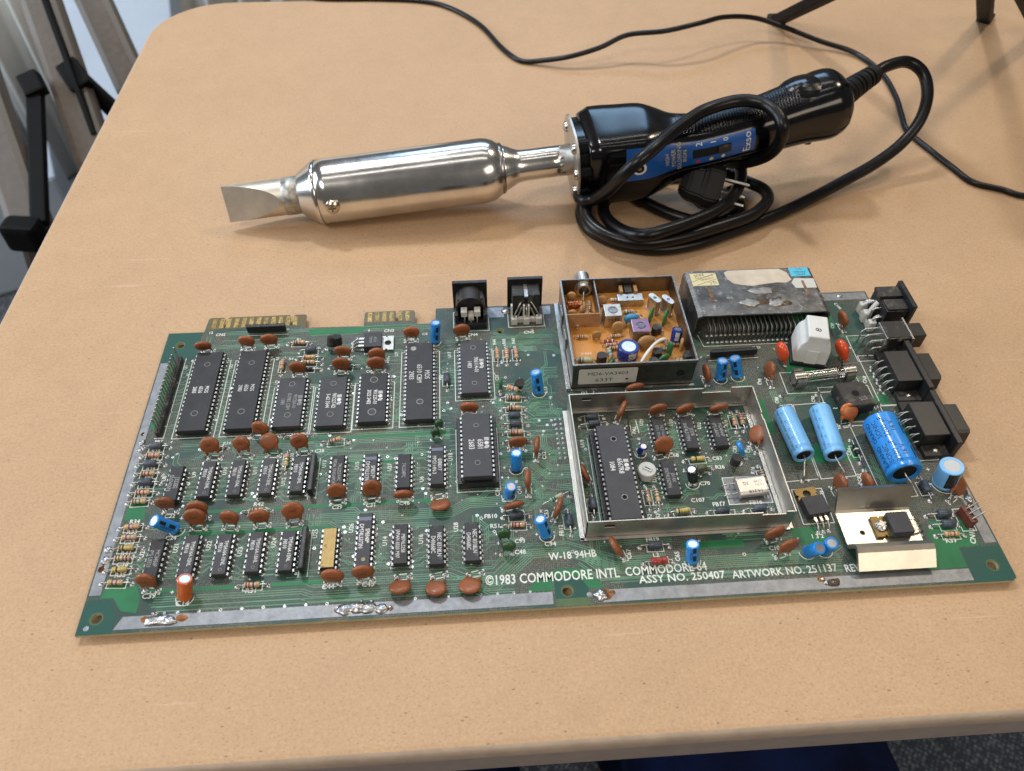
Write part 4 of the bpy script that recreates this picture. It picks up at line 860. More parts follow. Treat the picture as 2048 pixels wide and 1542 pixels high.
sip((53.1, 165.5), 20.5, 0, 5.0, .05); sip((299.7, 133.3), 25.0, 2, 4.0, -.1); sip((87.3, 69.5), 20.5, 90); sip((87.5, 31.3), 20.5, 90)
# keyboard header: black strip with upright pins
kb0 = Vector((10.9, 147.2)); kb1 = Vector((10.7, 98.5)); kd = (kb1 - kb0).normalized(); kl = (kb1 - kb0).length
X = Matrix.Translation((kb0.x, kb0.y, 0)) @ Matrix.Rotation(math.atan2(kd.y, kd.x), 4, 'Z')
kh = obj('pin_header', MB().box(-.5, kl + .5, -1.25, 1.25, .1, 3.2, 'plastic_dark', .2), PCB, mat=X, label='black strip of upright pins at the board left edge')
pinm = cached('pin|kb', lambda mb: mb.box(-.33, .33, -.33, .33, 3.0, 11.5, 'tin_dull', .1))
for i in range(20):
    if i == 1: continue
    obj('pin', pinm, kh, ((i + .5) * kl / 20, random.uniform(-.08, .08), 0))
sl((kb0.x + 2.3, kb0.y + 1.5), (kb1.x + 2.3, kb1.y - 1.5), .3); sl((kb1.x + 2.3, kb1.y - 1.5), (kb1.x - 2, kb1.y - 1.5), .3)
# transistors in small plastic cases
def to92(p_, yaw, lean=0.0, h_=5.0, up=3.2, mat='plastic_dark', r_=2.35, parent=None, name='transistor', z0=0):
    def f(mb):
        q = [(r_ * math.cos(math.radians(a)), r_ * math.sin(math.radians(a))) for a in range(-45, 226, 15)]
        mb.prism([(x, y) for x, y in q], up, up + h_, mat)
    X = Matrix.Translation((p_[0], p_[1], z0)) @ Matrix.Rotation(math.radians(yaw), 4, 'Z') @ Matrix.Rotation(lean, 4, 'X')
    o = obj(name, cached('%s|%s%s%s%s' % (name, h_, up, mat, r_), f), parent or PCB, mat=X)
    if parent is None:
        for i in (-1, 0, 1): obj('lead', cached('lead|to92%s' % ((up, i),), lambda mb: mb.tube([(i * 1.27, 0, 0), (i * 1.27, 0, up + .3)], .25, 5, 'tin')), o)
    return o
to92((88.2, 149.4), 160, .5); to92((92.2, 151.4), 175, .15); to92((184.9, 118.4), 200, -.35); to92((282.2, 63.7), 150, .1, 4.6, 3.0)
# flat power transistors with a metal tab
def to220(c_, rz, tabmat='tin_dull', hole_r=1.8, z=.3, label=None, name='power_transistor', screwed=False):
    X = Matrix.Translation((c_[0], c_[1], z)) @ Matrix.Rotation(math.radians(rz), 4, 'Z')    # local +x: tab, -x: leads
    o = obj(name, MB().box(-4.6, 4.6, -5.1, 5.1, .2, 4.5, 'ic_grey', .3), PCB, mat=X, label=label)
    bm = bmesh.new(); pts = [(4.5, -5.0), (6.4, -5.0), (6.4, -4.2), (7.4, -4.2), (7.4, -5.0), (10.6, -5.0), (10.6, 5.0), (7.4, 5.0), (7.4, 4.2), (6.4, 4.2), (6.4, 5.0), (4.5, 5.0)]
    e = []; 
    for L_ in (pts, [(7.6 + hole_r * math.cos(2 * PI * i / 20), hole_r * math.sin(2 * PI * i / 20)) for i in range(20)]):
        vv = [bm.verts.new((x, y, .2)) for x, y in L_]; e += [bm.edges.new((vv[i], vv[(i + 1) % len(vv)])) for i in range(len(vv))]
    bmesh.ops.triangle_fill(bm, edges=e, use_beauty=True); r_ = bmesh.ops.extrude_face_region(bm, geom=bm.faces[:])
    for q in r_['geom']:
        if isinstance(q, bmesh.types.BMVert): q.co.z = 1.5
    bmesh.ops.recalc_face_normals(bm, faces=bm.faces[:]); mb = MB(); mb.bm(bm, tabmat); obj('tab', mb, o)
    for i in (-1, 0, 1):
        mb = MB(); y = i * 2.54; mb.box(-7.6, -4.5, y - .6, y + .6, 2.3, 2.85, 'tin'); mb.tube([(-7.4, y, 2.6), (-8.6, y, 2.3), (-10.6, y, .4), (-11, y, -z)], .48, 6, 'tin'); obj('lead', mb, o)
    for i in (-1, 0, 1):
        q = X @ Vector((-11, i * 2.54, 0)); pad_pts.append((q.x, q.y, 2))
    return o
q3 = to220((110.6, 152.4), 0, label='power transistor lying flat with its tab to the right'); mk = MB(); mk.X = Matrix.Translation((0.6, 0, 4.52)) @ Matrix.Rotation(-PI / 2, 4, 'Z'); mk.text('8321', 2.0, 'ic_faint'); mk.X = Matrix.Translation((-1.8, 0, 4.52)) @ Matrix.Rotation(-PI / 2, 4, 'Z'); mk.text('TIP29', 2.0, 'ic_faint'); obj('marking', mk, q3)
vr1 = to220((312.4, 38.9), 97, 'gold_lid', label='voltage regulator beside the shield box')
srect(*(lambda a: (a[0] - 6.5, a[0] + 7.5, a[1] - 7, a[1] + 11))((312.4, 38.9)), .3)
# aluminium heat sink and its regulator
hs = [(325.8, 34.9, 1.0), (318.4, 15.1, 1.0)]
hx0, hx1 = 300.2, 331.0
hx0 = (320.7, 37.8)[0]; hx1 = hx0 + 33.5; hy1 = (320.8, 36.2)[1]; hy0 = (318.1, 18.5)[1]
def plate(mb, pr, x0, x1, mat, t=1.6):
    """sheet bent along the profile pr (y,z), extruded along x"""
    P = [Vector(q) for q in pr]; n_ = len(P); A = []; Bk = []
    for i in range(n_):
        d1 = (P[i] - P[i - 1]).normalized() if i else (P[1] - P[0]).normalized(); d2 = (P[i + 1] - P[i]).normalized() if i < n_ - 1 else d1
        t_ = (d1 + d2).normalized(); nn_ = Vector((-t_.y, t_.x)) * t / 2 / max(.5, Vector((-t_.y, t_.x)).dot(Vector((-d1.y, d1.x)))); A.append(P[i] + nn_); Bk.append(P[i] - nn_)
    loop_ = A + Bk[::-1]; k = len(loop_)
    v = [(x0, q.x, q.y) for q in loop_] + [(x1, q.x, q.y) for q in loop_]
    fs = [(i, (i + 1) % k, k + (i + 1) % k, k + i) for i in range(k)]
    for i in range(n_ - 1): fs += [(i, i + 1, k - 2 - i, k - 1 - i)[::-1], (k + i, k + i + 1, 2 * k - 2 - i, 2 * k - 1 - i)]
    bm = bmesh.new(); vv = [bm.verts.new(q) for q in v]
    for f in fs: bm.faces.new([vv[i] for i in f])
    bmesh.ops.recalc_face_normals(bm, faces=bm.faces[:]); mb.bm(bm, mat)
hk = MB(); plate(hk, [(hy1 + 5.5, 12.6), (hy1 + .4, 3.0), (hy1 - .8, 1.6), (hy0 + 1.0, 1.6), (hy0 - .4, 3.0), (hy0 - 2.2, 7.4), (hy0 - 3.8, 8.2), (hy0 - 5.6, 7.4), (hy0 - 11.5, 2.6)], hx0, hx1, 'aluminium')
hko = obj('heat_sink', hk, PCB, label='bent bright aluminium heat sink')
vr2 = to220((hx0 + 24.5, (hy0 + hy1) / 2 - .6), 180, 'gold_lid', z=2.5, label='voltage regulator screwed to the heat sink')
sm_ = MB().lathe([(0, 0), (2.7, 0), (2.7, .5), (2.3, 1.3), (1.4, 1.9), (0, 2.1)], 20, 'screw'); sm_.box(-1.7, 1.7, -.3, .3, 1.7, 2.16, 'steel_dark'); sm_.box(-.3, .3, -1.7, 1.7, 1.7, 2.14, 'steel_dark')
obj('screw', sm_, hko, (hx0 + 24.5 - 7.6, (hy0 + hy1) / 2 - .6, 4.1), .5)
obj('rivet_hole', MB().lathe([(1.2, 0), (1.0, .02), (0, .02)], 16, 'hole', False), hko, (hx0 + 8.5, (hy0 + hy1) / 2 - 2.4, 2.42))
# brown three pin header at the right edge
bh = (378.4, 29.8)
h3 = obj('pin_header', MB().box(-1.6, 1.6, -4.2, 4.2, 0, 5.2, 'plastic_brown', .2), PCB, (bh[0], bh[1], 0), math.radians(8), label='small brown header with three bent pins')
for i in (-1, 0, 1): obj('pin', MB().tube([(0, i * 2.54, 5), (.3, i * 2.54, 5.8), (4.5, i * 2.54 + .6, 8.6)], .42, 6, 'tin_dull'), h3); obj('divider', MB().box(-1.63, 1.63, i * 2.54 - .12 + 1.27, i * 2.54 + .12 + 1.27, 4.2, 5.24, 'hole'), h3) if i < 1 else None
srect(bh[0] - 3.2, bh[0] + 3.0, bh[1] - 5.6, bh[1] + 5.6, .3)
# crystal, trimmer in the shielded bay
cr_ = (287.1, 51.3)
X = Matrix.Translation((cr_[0], cr_[1], 2.6)) @ Matrix.Rotation(math.radians(4), 4, 'Z') @ Matrix.Rotation(math.radians(3), 4, 'X')
cy = MB(); q = []
for cx_, a0 in ((4.2, -90), (-4.2, 90)): pass
prof = [(-5.0 + 1.9 + 1.9 * math.cos(math.radians(a)), 1.9 * math.sin(math.radians(a))) for a in range(90, 271, 20)] + [(5.0 - 1.9 + 1.9 * math.cos(math.radians(a)), 1.9 * math.sin(math.radians(a))) for a in range(-90, 91, 20)]
cy.X = Matrix.Rotation(PI / 2, 4, 'Y') @ Matrix.Rotation(PI / 2, 4, 'Z'); cy.prism(prof, -6.2, 6.4, 'steel_bright', smooth=False); cy.prism([(x * 1.06, y * 1.12) for x, y in prof], -7.0, -6.2, 'steel_bright'); cy.X = Matrix()
xo = obj('crystal', cy, PCB, mat=X, label='silver crystal can lying on its side')
mk = MB()
for t, x, y, s_ in (('14.318', .4, -2.6, 2.4), ('3G', -3.0, 1.6, 2.3), ('TOYO', 3.2, .2, 1.5), ('COM', 2.8, 2.0, 1.7)):
    mk.X = Matrix.Translation((x, y, 1.93)) @ Matrix.Rotation(PI, 4, 'Z'); mk.text(t, s_, 'print_black')
obj('marking', mk, xo)
for sd in (-1, 1): obj('lead', MB().tube([(-7, sd * 2.4, 0), (-11, sd * 2.6, -.4), (-13.0, sd * 2.6, -1.2), (-13.2, sd * 2.6, -2.6)], .3, 6, 'tin'), xo)
flat(area2 := MB(), cr_[0] - 11.5, cr_[0] + 8.5, cr_[1] - 7.4, cr_[1] + 7.0, .05, 'strip'); obj('crystal_ground', area2, PCB); srect(cr_[0] - 11.5, cr_[0] + 8.5, cr_[1] - 7.4, cr_[1] + 7.0, .3)
tp = (240.7, 62.1)
tm = MB().lathe([(0, .3), (4.0, .3), (4.0, 1.6), (4.15, 1.7), (4.15, 4.6), (3.9, 5.0), (0, 5.0)], 28, 'can_grey', smooth=False); tm.box(-2.1, 2.1, -1.0, 1.0, 5.0, 5.7, 'can_grey', .15)
to_ = obj('trimmer_capacitor', tm, PCB, (tp[0], tp[1], 0), math.radians(-35), label='round grey trimmer'); obj('slot', MB().box(-1.5, 1.5, -.3, .3, 5.3, 5.73, 'plastic_dark'), to_)
# ---- shield box walls
SX0, SX1, SY0, SY1, SH = 208.2, 298.2, 31.0, 101.2, 13.4
sb = bpy.data.objects.new('shield_frame', None); sb.empty_display_size = .01; C.objects.link(sb); sb.parent = PCB; sb.location = Vector((SX0, SY0, 0)) * S - PCB.location; sb['label'] = 'open tin plated shield box around the video chip'
def wall(name, pts, along, at, t=.45, mat='steel_bright', wob=.15):
    """upright sheet: pts are (s,z) outline along x or y"""
    bm = bmesh.new(); vv = [bm.verts.new((s_, at, z) if along == 'x' else (at, s_, z)) for s_, z in pts]; f = bm.faces.new(vv); r_ = bmesh.ops.extrude_face_region(bm, geom=[f])
    for q in r_['geom']:
        if isinstance(q, bmesh.types.BMVert): q.co += Vector((0, t, 0)) if along == 'x' else Vector((t, 0, 0))
    bmesh.ops.recalc_face_normals(bm, faces=bm.faces[:]); mb = MB(); mb.bm(bm, mat); mb.v = [q - Vector((SX0, SY0, 0)) for q in mb.v]; return obj(name, mb, sb)
wall('wall', [(SX0, .2), (SX1, .2), (SX1, SH), (SX1 - 10, SH), (SX1 - 10, SH - 3.2), (SX1 - 24, SH - 3.2), (SX1 - 24, SH), (SX0, SH)], 'x', SY1)
wall('wall', [(SX0, .2), (SX1, .2), (SX1 - .2, SH), (SX1 - 3.5, SH), (SX1 - 3.5, SH - 1.8), (SX1 - 14, SH - 1.8), (SX1 - 14, SH), (SX0, SH)], 'x', SY0)
wall('wall', [(SY0, .2), (SY1, .2), (SY1, SH), (SY0, SH)], 'y', SX0)
wall('wall', [(SY0, .2), (SY1, .2), (SY1, SH), (SY1 - 16, SH), (SY1 - 16, SH - .8), (SY1 - 20, SH - .8), (SY1 - 20, SH), (SY0, SH)], 'y', SX1)
def flange(x0, x1, y0, y1): obj('flange', MB().box(x0 - SX0, x1 - SX0, y0 - SY0, y1 - SY0, .1, .75, 'steel_bright', .12), sb)
flange(SX0 - 2.2, SX0 - .1, SY0 - 1.5, SY1 + .5); flange(SX0 - 2.2, SX1 + 1, SY0 - 1.6, SY0 - .1); flange(SX1 + .7, SX1 + 2.4, SY0 - 1, SY1 + 1); flange(SX0 + .7, SX1 - .2, SY1 - 1.4, SY1 - .1); flange(SX1 - 1.9, SX1 - .1, SY0 + .8, SY1 - 1.6)
for x, y in ((SX0 + 10, SY0 - .03), (SX0 + 9, SY1 - .03)):
    obj('slot', MB().box(x - 2.2 - SX0, x + 2.2 - SX0, y - SY0 - .05, y - SY0 + .02, SH - 4.4, SH - 3.2, 'hole', .2), sb)
    obj('lip', MB().tube([(x - 2.2 - SX0, y - SY0 - .2, SH - 4.5), (x + 2.2 - SX0, y - SY0 - .2, SH - 4.5)], .28, 8, 'steel_bright'), sb)
# ---- white coil box, red capacitors, fuse, bridge rectifier
wc = (339.4, 132.7)
wb = MB(); wp = [(-9.6, 0), (9.6, 0), (9.6, 13.5), (7.4, 16.0), (5.0, 20.5), (-5.0, 20.5), (-7.4, 16.0), (-9.6, 13.5)]
X = Matrix.Translation((wc[0], wc[1], 2.2)) @ Matrix.Rotation(math.radians(-14), 4, 'Z')
bm = bmesh.new()
rows = [(-7.0, 1.0), (-7.0, 1.0), (7.0, 1.0)]
def ringp(z, hx, hy): return [(-hx, -hy, z), (hx, -hy, z), (hx, hy, z), (-hx, hy, z)]
secs = [(0, 8.4, 9.0), (9.0, 8.2, 8.8), (12.5, 7.4, 8.4), (15.0, 5.4, 8.2), (18.6, 5.2, 8.0)]
vv = [[bm.verts.new(q) for q in ringp(*s_)] for s_ in secs]
for a, b_ in zip(vv, vv[1:]):
    for i in range(4): bm.faces.new((a[i], a[(i + 1) % 4], b_[(i + 1) % 4], b_[i]))
bm.faces.new(vv[-1]); bm.faces.new(vv[0][::-1])
bmesh.ops.bevel(bm, geom=[e for e in bm.edges], offset=.8, segments=3, affect='EDGES', profile=.5)
wb.bm(bm, 'plastic_white', False)
wo = obj('choke_coil', wb, PCB, mat=X, label='white plastic choke box marked 8')
mk = MB(); mk.X = Matrix.Translation((1.2, -3.0, 18.65)) @ Matrix.Rotation(math.radians(75), 4, 'Z'); mk.text('8', 4.4, 'print_black', sx=1.2); obj('marking', mk, wo)
obj('foot', MB().box(-9.4, 9.4, -9.8, 9.8, -2.1, 0, 'plastic_black', .3), wo); obj('rib', MB().box(-3.0, 3.0, -9.25, -8.9, .2, 9.4, 'plastic_white', .2), wo)
for b_, c_, yaw in (((325.3, 127.8), (323.1, 128.9, 7.1), -78), ((357.6, 126.6), (355.0, 128.8, 6.7), -78)):
    blob('film_capacitor', b_, c_, yaw, 'red_cap', 4.6, 6.0, 4.6)
f0 = Vector((324.2, 111.8)); f1 = Vector((357.1, 115.2)); fd = (f1 - f0).normalized(); fl_ = (f1 - f0).length
X = Matrix.Translation((f0.x, f0.y, 5.4)) @ Matrix.Rotation(math.atan2(fd.y, fd.x), 4, 'Z')
fu = obj('fuse', MB().tube([(6.0, 0, 0), (fl_ - 6.0, 0, 0)], 2.6, 20, 'glass'), PCB, mat=X, label='glass fuse in metal clips')
obj('fuse_wire', MB().tube([(5, 0, 0), (fl_ / 2, .3, .2), (fl_ - 5, 0, 0)], .16, 6, 'tin'), fu)
for x0, x1 in ((0, 6.4), (fl_ - 6.4, fl_)):
    obj('end_cap', MB().lathe([(0, 0), (2.9, 0), (3.1, .3), (3.1, 6.0), (2.7, 6.4)], 20, 'tin', smooth=True), fu, mat=Matrix.Translation((x0, 0, 0)) @ Matrix.Rotation(PI / 2, 4, 'Y') if x0 == 0 else Matrix.Translation((x1, 0, 0)) @ Matrix.Rotation(-PI / 2, 4, 'Y'))
    cl = MB(); xm = (x0 + x1) / 2
    for sd in (-1, 1):
        pts = [(sd * 1.6, -5.0), (sd * 3.0, -4.2), (sd * 3.5, -1.2), (sd * 3.35, .8), (sd * 2.6, 2.2), (sd * 3.2, 3.4)]
        v = [(xm - 2.6, y, z) for y, z in pts] + [(xm + 2.6, y, z) for y, z in pts] + [(xm - 2.6, y + sd * .4, z) for y, z in pts] + [(xm + 2.6, y + sd * .4, z) for y, z in pts]; k = len(pts)
        for i in range(k - 1): cl.add([v[i], v[i + 1], v[k + i + 1], v[k + i]], [(0, 1, 2, 3)], 'tin_dull'); cl.add([v[2 * k + i], v[2 * k + i + 1], v[3 * k + i + 1], v[3 * k + i]], [(3, 2, 1, 0)], 'tin_dull')
    cl.box(xm - 3, xm + 3, -3.2, 3.2, -5.3, -4.9, 'tin_dull'); obj('clip', cl, fu)
srect(f0.x - 3, f1.x + 3, min(f0.y, f1.y) - 5.5, max(f0.y, f1.y) + 5.2, .3)
br_ = (350.7, 98.4)
bm = bmesh.new(); vv = [bm.verts.new(q) for q in ((-7.6, -7.6, 1.6), (7.6, -7.6, 1.6), (7.6, 7.6, 1.6), (-7.6, 7.6, 1.6), (-7.6, -7.6, 8.0), (7.6, -7.6, 8.0), (7.6, 4.6, 8.0), (4.6, 7.6, 8.0), (-7.6, 7.6, 8.0))]
vb = bm.verts.new((4.6, 7.6, 1.6)); vc = bm.verts.new((7.6, 4.6, 1.6))
for f in ((4, 5, 6, 7, 8), ): bm.faces.new([vv[i] for i in f])
bm.faces.new([vv[0], vv[1], vv[5], vv[4]]); bm.faces.new([vv[1], vc, vv[6], vv[5]]); bm.faces.new([vc, vb, vv[7], vv[6]]); bm.faces.new([vb, vv[3], vv[8], vv[7]]); bm.faces.new([vv[3], vv[0], vv[4], vv[8]])
bm.verts.remove(vv[2]); bmesh.ops.recalc_face_normals(bm, faces=bm.faces[:]); bmesh.ops.bevel(bm, geom=[e for e in bm.edges if not e.is_boundary], offset=.35, segments=2, affect='EDGES')
mb = MB(); mb.bm(bm, 'plastic_dark')
bo = obj('bridge_rectifier', mb, PCB, (br_[0], br_[1], 0), math.radians(6), label='square black rectifier block with a centre hole')
obj('hole', MB().lathe([(1.9, 0), (1.6, .03), (0, .03)], 18, 'hole', False), bo, (0, 0, 8.0)); mk = MB(); mk.X = Matrix.Translation((2.6, -4.6, 8.03)) @ Matrix.Rotation(.2, 4, 'Z'); mk.text('S2S', 3.0, 'ic_faint'); obj('marking', mk, bo)
for x in (-5, 5):
    for y in (-5, 5): obj('lead', MB().tube([(x, y, 0), (x, y, 2)], .5, 6, 'tin'), bo)
srect(br_[0] - 13, br_[0] + 13, br_[1] - 14, br_[1] + 11, .3)
# ---- cartridge slot with its galvanised cover
CX0, CX1, CY0, CY1, CH = 281.4, 353.8, 149.0, 184.2, 15.2
cc = MB(); t = .8
def arch(ins, y): return [(CX0 + ins, y, .2), (CX0 + ins, y, CH - 3 - ins * .4), (CX0 + ins + .9, y, CH - .9 - ins), (CX0 + ins + 3, y, CH - ins), (CX1 - ins - 3, y, CH - ins), (CX1 - ins - .9, y, CH - .9 - ins), (CX1 - ins, y, CH - 3 - ins * .4), (CX1 - ins, y, .2)]
a0, a1, b0, b1 = arch(0, CY0), arch(0, CY1), arch(t, CY0), arch(t, CY1); v = a0 + a1 + b0 + b1; fs = []
for i in range(7): fs += [(i, i + 1, 8 + i + 1, 8 + i), (16 + i, 24 + i, 24 + i + 1, 16 + i + 1), (i, 16 + i, 16 + i + 1, i + 1), (8 + i, 8 + i + 1, 24 + i + 1, 24 + i)]
bm = bmesh.new(); vv = [bm.verts.new(q) for q in v]
for f in fs: bm.faces.new([vv[i] for i in f])
bmesh.ops.recalc_face_normals(bm, faces=bm.faces[:]); cc.bm(bm, 'galv')
cv = obj('cartridge_slot', cc, PCB, label='rusty galvanised cover over the cartridge slot, with paper stickers')
def sticker(name, pts, mat, z=.0, parent=cv):
    o = obj(name, MB().prism(pts, CH + .03 + z, CH + .13 + z, mat), parent); return o
def q4(x0, x1, y0, y1, k=0.0): return [(x0 + k, y0), (x1 + k, y0), (x1, y1), (x0, y1)]
s1_ = sticker('sticker', q4(284.4, 298.8, 172.2, 182.2), 'paper_cream'); 
mk = MB()
for tx_, x, y, s_, a in (('PASS', 289.0, 181.6, 3.0, 180), ('ASSEMBLED', 293.2, 178.0, 1.7, 180), ('IN HONG KONG', 291.8, 179.6, 1.55, 180), ('Q.C.', 295.2, 175.0, 2.8, 180)):
    mk.X = Matrix.Translation((x, y, CH + .15)) @ Matrix.Rotation(math.radians(a + 14), 4, 'Z'); mk.text(tx_, s_, 'print_black', sx=.9)
mk.X = Matrix()
for a, b_ in (((284.8, 175.4), (298.4, 181.8)), ((286.6, 172.6), (298.6, 177.4))):
    a = Vector(a); b_ = Vector(b_); n_ = Vector((-(b_ - a).y, (b_ - a).x)).normalized() * .12; mk.add([(q.x, q.y, CH + .15) for q in (a - n_, b_ - n_, b_ + n_, a + n_)], [(0, 1, 2, 3)], 'print_black')
obj('printing', mk, cv)
sticker('paper_label', [(311, 171.5), (317, 170.6), (323, 171.6), (331, 172.6), (336, 172.0), (339.5, 174.2), (338.6, 180.4), (335, 183.6), (306, 183.6), (303.6, 182), (304.4, 176.6), (307, 173)], 'paper_white')
sticker('sticker', q4(340.4, 351.2, 176.8, 183.9), 'paper_blue')
mk = MB()
for tx_, y in (('NTSC', 177.6), ('PASSED', 179.6), ('Q.C.', 181.8)): mk.X = Matrix.Translation((345.8, y + 1.4, CH + .15)) @ Matrix.Rotation(PI, 4, 'Z'); mk.text(tx_, 2.1, 'print_black')
obj('printing', mk, cv)
sticker('paper_scrap', [(340, 167.5), (351.6, 167.2), (352, 174.6), (341.4, 175.4), (338.8, 172)], 'paper_grey')
for x, y0, y1 in ((292.4, 158.6, 171.6), (345.2, 160.6, 173.4)): sticker('glue_mark', [(x - .9, y0), (x + 1.0, y0 + .4), (x + .7, y1), (x - .8, y1 - .3)], 'rust', .02)
def lump(mb, x, y, z, r_, h_, mat, seed, n_=14, m_=5, asp=1.0, rough=.35):
    rows_ = []; v = []
    for j in range(m_ + 1):
        a = PI / 2 * j / m_; rr_ = math.cos(a); zz = math.sin(a)
        if j == m_: rows_.append([len(v)]); v.append((x, y, z + h_)); break
        row = []
        for i in range(n_):
            t_ = 2 * PI * i / n_; k = 1 + rough * noise.noise((math.cos(t_) * 1.3 + seed * 3.1, math.sin(t_) * 1.3, seed + zz * 1.5)); row.append(len(v))
            v.append((x + r_ * rr_ * k * math.cos(t_) * asp, y + r_ * rr_ * k * math.sin(t_), z + h_ * zz * (1 + rough * noise.noise((math.cos(t_) * 2, math.sin(t_) * 2, seed * 7.3 + zz)))))
        rows_.append(row)
    fs = []
    for a, b_ in zip(rows_, rows_[1:]):
        for i in range(n_):
            j = (i + 1) % n_; fs.append((a[i], a[j], b_[j], b_[i]) if len(b_) > 1 else (a[i], a[j], b_[0]))
    mb.add(v, fs, mat, True)
mb = MB()
for i, (x, y, r_, asp) in enumerate(((321, 167, 3.4, 2.2), (312, 158, 3.6, 1.5), (327, 157, 3.4, 1.5), (319.5, 158, 2.2, 1.6))): lump(mb, x, y, CH - .05, r_ * 1.15, .12, 'rust', i + 20, asp=asp, rough=.7); lump(mb, x, y, CH - .02, r_ * .95, .28, 'tin_dull' if i < 3 else 'rust', i + 3, asp=asp, rough=.6)
obj('solder_patch', mb, cv)
obj('slot_body', MB().box(CX0 + 5, CX1 - 5, CY0 + 12, CY1 - .8, 2.0, 12.0, 'plastic_black', .5), cv)
cpm = cached('pin|cart', lambda mb: mb.tube([(0, 0, 0), (0, 0, 6.5), (0, 1.2, 9.0), (0, 9.0, 9.2)], .36, 6, 'pin_dust_shade')); cpm2 = cached('pin|cart2', lambda mb: mb.tube([(0, 0, 0), (0, 0, 4.0), (0, 3, 5)], .36, 6, 'pin_dust_shade'))
cx_ = (289.2, 144.5)[0]; cy_ = (289.2, 144.5)[1]
for i in range(22):
    obj('pin', cpm, cv, (cx_ + 2.54 * i, cy_, 0)); obj('pin', cpm2, cv, (cx_ + 2.54 * i + .6, cy_ + 5.0, 0)); pad_pts.append((cx_ + 2.54 * i, cy_, 1)); pad_pts.append((cx_ + 2.54 * i + .6, cy_ + 5.0, 1))
sl((cx_ - 3, cy_ - 3.2), (cx_ + 58, cy_ - 3.2), .32); sl((cx_ - 3, cy_ - 3.2), (cx_ - 4.5, cy_ + 5), .32)
# ---- sockets on the rear edge
def din(loc, kind):
    x, y = loc; o = None
    if kind == 1:
        mb = MB(); mb.box(-9.4, 9.4, 16.4, 18.6, -1.0, 19.4, 'plastic_black', .4)
        o = obj('din_socket', mb, PCB, (x, y, 0), label='black round topped DIN socket'); m2 = MB()
        m2.X = Matrix.Translation((0, 7, 0)) @ Matrix.Rotation(-PI / 2, 4, 'X')
        n_ = 16; ou = [(7.9 * math.cos(PI * i / n_), -9.4 - 7.9 * math.sin(PI * i / n_)) for i in range(n_ + 1)]
        pts = [(7.9, -.5)] + ou + [(-7.9, -.5)]; inn = [(6.9, -.5)] + [(6.9 * math.cos(PI * i / n_), -9.4 - 6.9 * math.sin(PI * i / n_)) for i in range(n_ + 1)] + [(-6.9, -.5)]
        k = len(pts); v = [(a, b_, 0) for a, b_ in pts] + [(a, b_, 0) for a, b_ in inn] + [(a, b_, 9.6) for a, b_ in pts] + [(a, b_, 9.6) for a, b_ in inn]
        fs = []
        for i in range(k - 1): fs += [(i, i + 1, k + i + 1, k + i), (i, 2 * k + i, 2 * k + i + 1, i + 1), (k + i, k + i + 1, 3 * k + i + 1, 3 * k + i)]
        bm = bmesh.new(); vv = [bm.verts.new(q) for q in v]
        for f in fs: bm.faces.new([vv[i] for i in f])
        bmesh.ops.recalc_face_normals(bm, faces=bm.faces[:]); m2.bm(bm, 'plastic_dark'); obj('hood', m2, o)
        obj('core', MB().box(-6.8, 6.8, 8.5, 16.5, .2, 15, 'plastic_black', .3), o); obj('base', MB().box(-8.4, 8.4, .6, 8.4, .1, 3.6, 'plastic_black', .3).box(-8.6, -6.8, 3, 9, .1, 8.5, 'plastic_dark', .2).box(6.8, 8.6, 3, 9, .1, 8.5, 'plastic_dark', .2), o)
        for a, b_, z in ((-5.2, -1.9, 10.2), (1.9, 5.2, 10.2), (-1.4, 1.6, 7.4)): obj('insulator', MB().box(a, b_, 3.4, 7.6, z - 3.6, z, 'plastic_cream', .3), o)
        for xx in (-3.4, 0, 3.4): obj('terminal', MB().tube([(xx, 4.6, 7), (xx, 2.6, 5.4), (xx, 2.2, 0)], .38, 6, 'tin'), o)
    else:
        mb = MB(); mb.box(-9.6, 9.6, 15.4, 17.6, -1.0, 20.0, 'plastic_black', .4); o = obj('din_socket', mb, PCB, (x, y, 0), label='square black DIN socket with a white terminal comb')
        obj('housing', MB().box(-7.4, -.9, 6.2, 15.6, 1.0, 16.6, 'plastic_dark', .6).box(.9, 7.4, 6.2, 15.6, 1.0, 16.6, 'plastic_dark', .6).box(-.9, .9, 6.8, 15.5, 1.0, 15.4, 'plastic_black', .1), o)
        obj('centre_strap', MB().box(-1.0, 1.0, 5.8, 16.0, 15.3, 16.2, 'steel_old', .1), o)
        for xx in (-6.6, 0, 6.8): obj('comb_post', MB().box(xx - 1.6, xx + 1.6, .4, 3.8, .1, 4.6, 'plastic_cream', .4), o)
        obj('comb', MB().box(-8.0, 8.2, 2.2, 4.2, .1, 3.2, 'plastic_cream', .2).box(-1.8, -.8, 3.4, 5.0, 3, 11.5, 'plastic_cream', .2).box(.8, 1.8, 3.4, 5.0, 3, 11.5, 'plastic_cream', .2).box(-8.4, -7.4, 3.4, 5.4, 1, 11.8, 'plastic_cream', .2), o)
        for p_ in ([(-6.6, 2, 0), (-6.6, 2.2, 5.4), (-3.2, 5.2, 11.5), (-2.4, 6.4, 11.6)], [(0, 2, 0), (0, 2.6, 9), (0, 6.4, 10.5)], [(6.8, 2, 0), (6.8, 2.2, 5.4), (3.2, 5.2, 11.5), (2.4, 6.4, 11.6)], [(-5.0, 3.4, 3), (-2.6, 5.4, 8), (-1.8, 6.4, 8.2)], [(5.0, 3.4, 3), (2.6, 5.4, 8), (1.8, 6.4, 8.2)]): obj('terminal', MB().tube(spline(p_, 4), .42, 6, 'tin'), o)
    return o
d1 = (162.8, 160.9); d2 = (192.9, 162.6)
din(d1, 1); din((d2[0], d2[1]), 2)
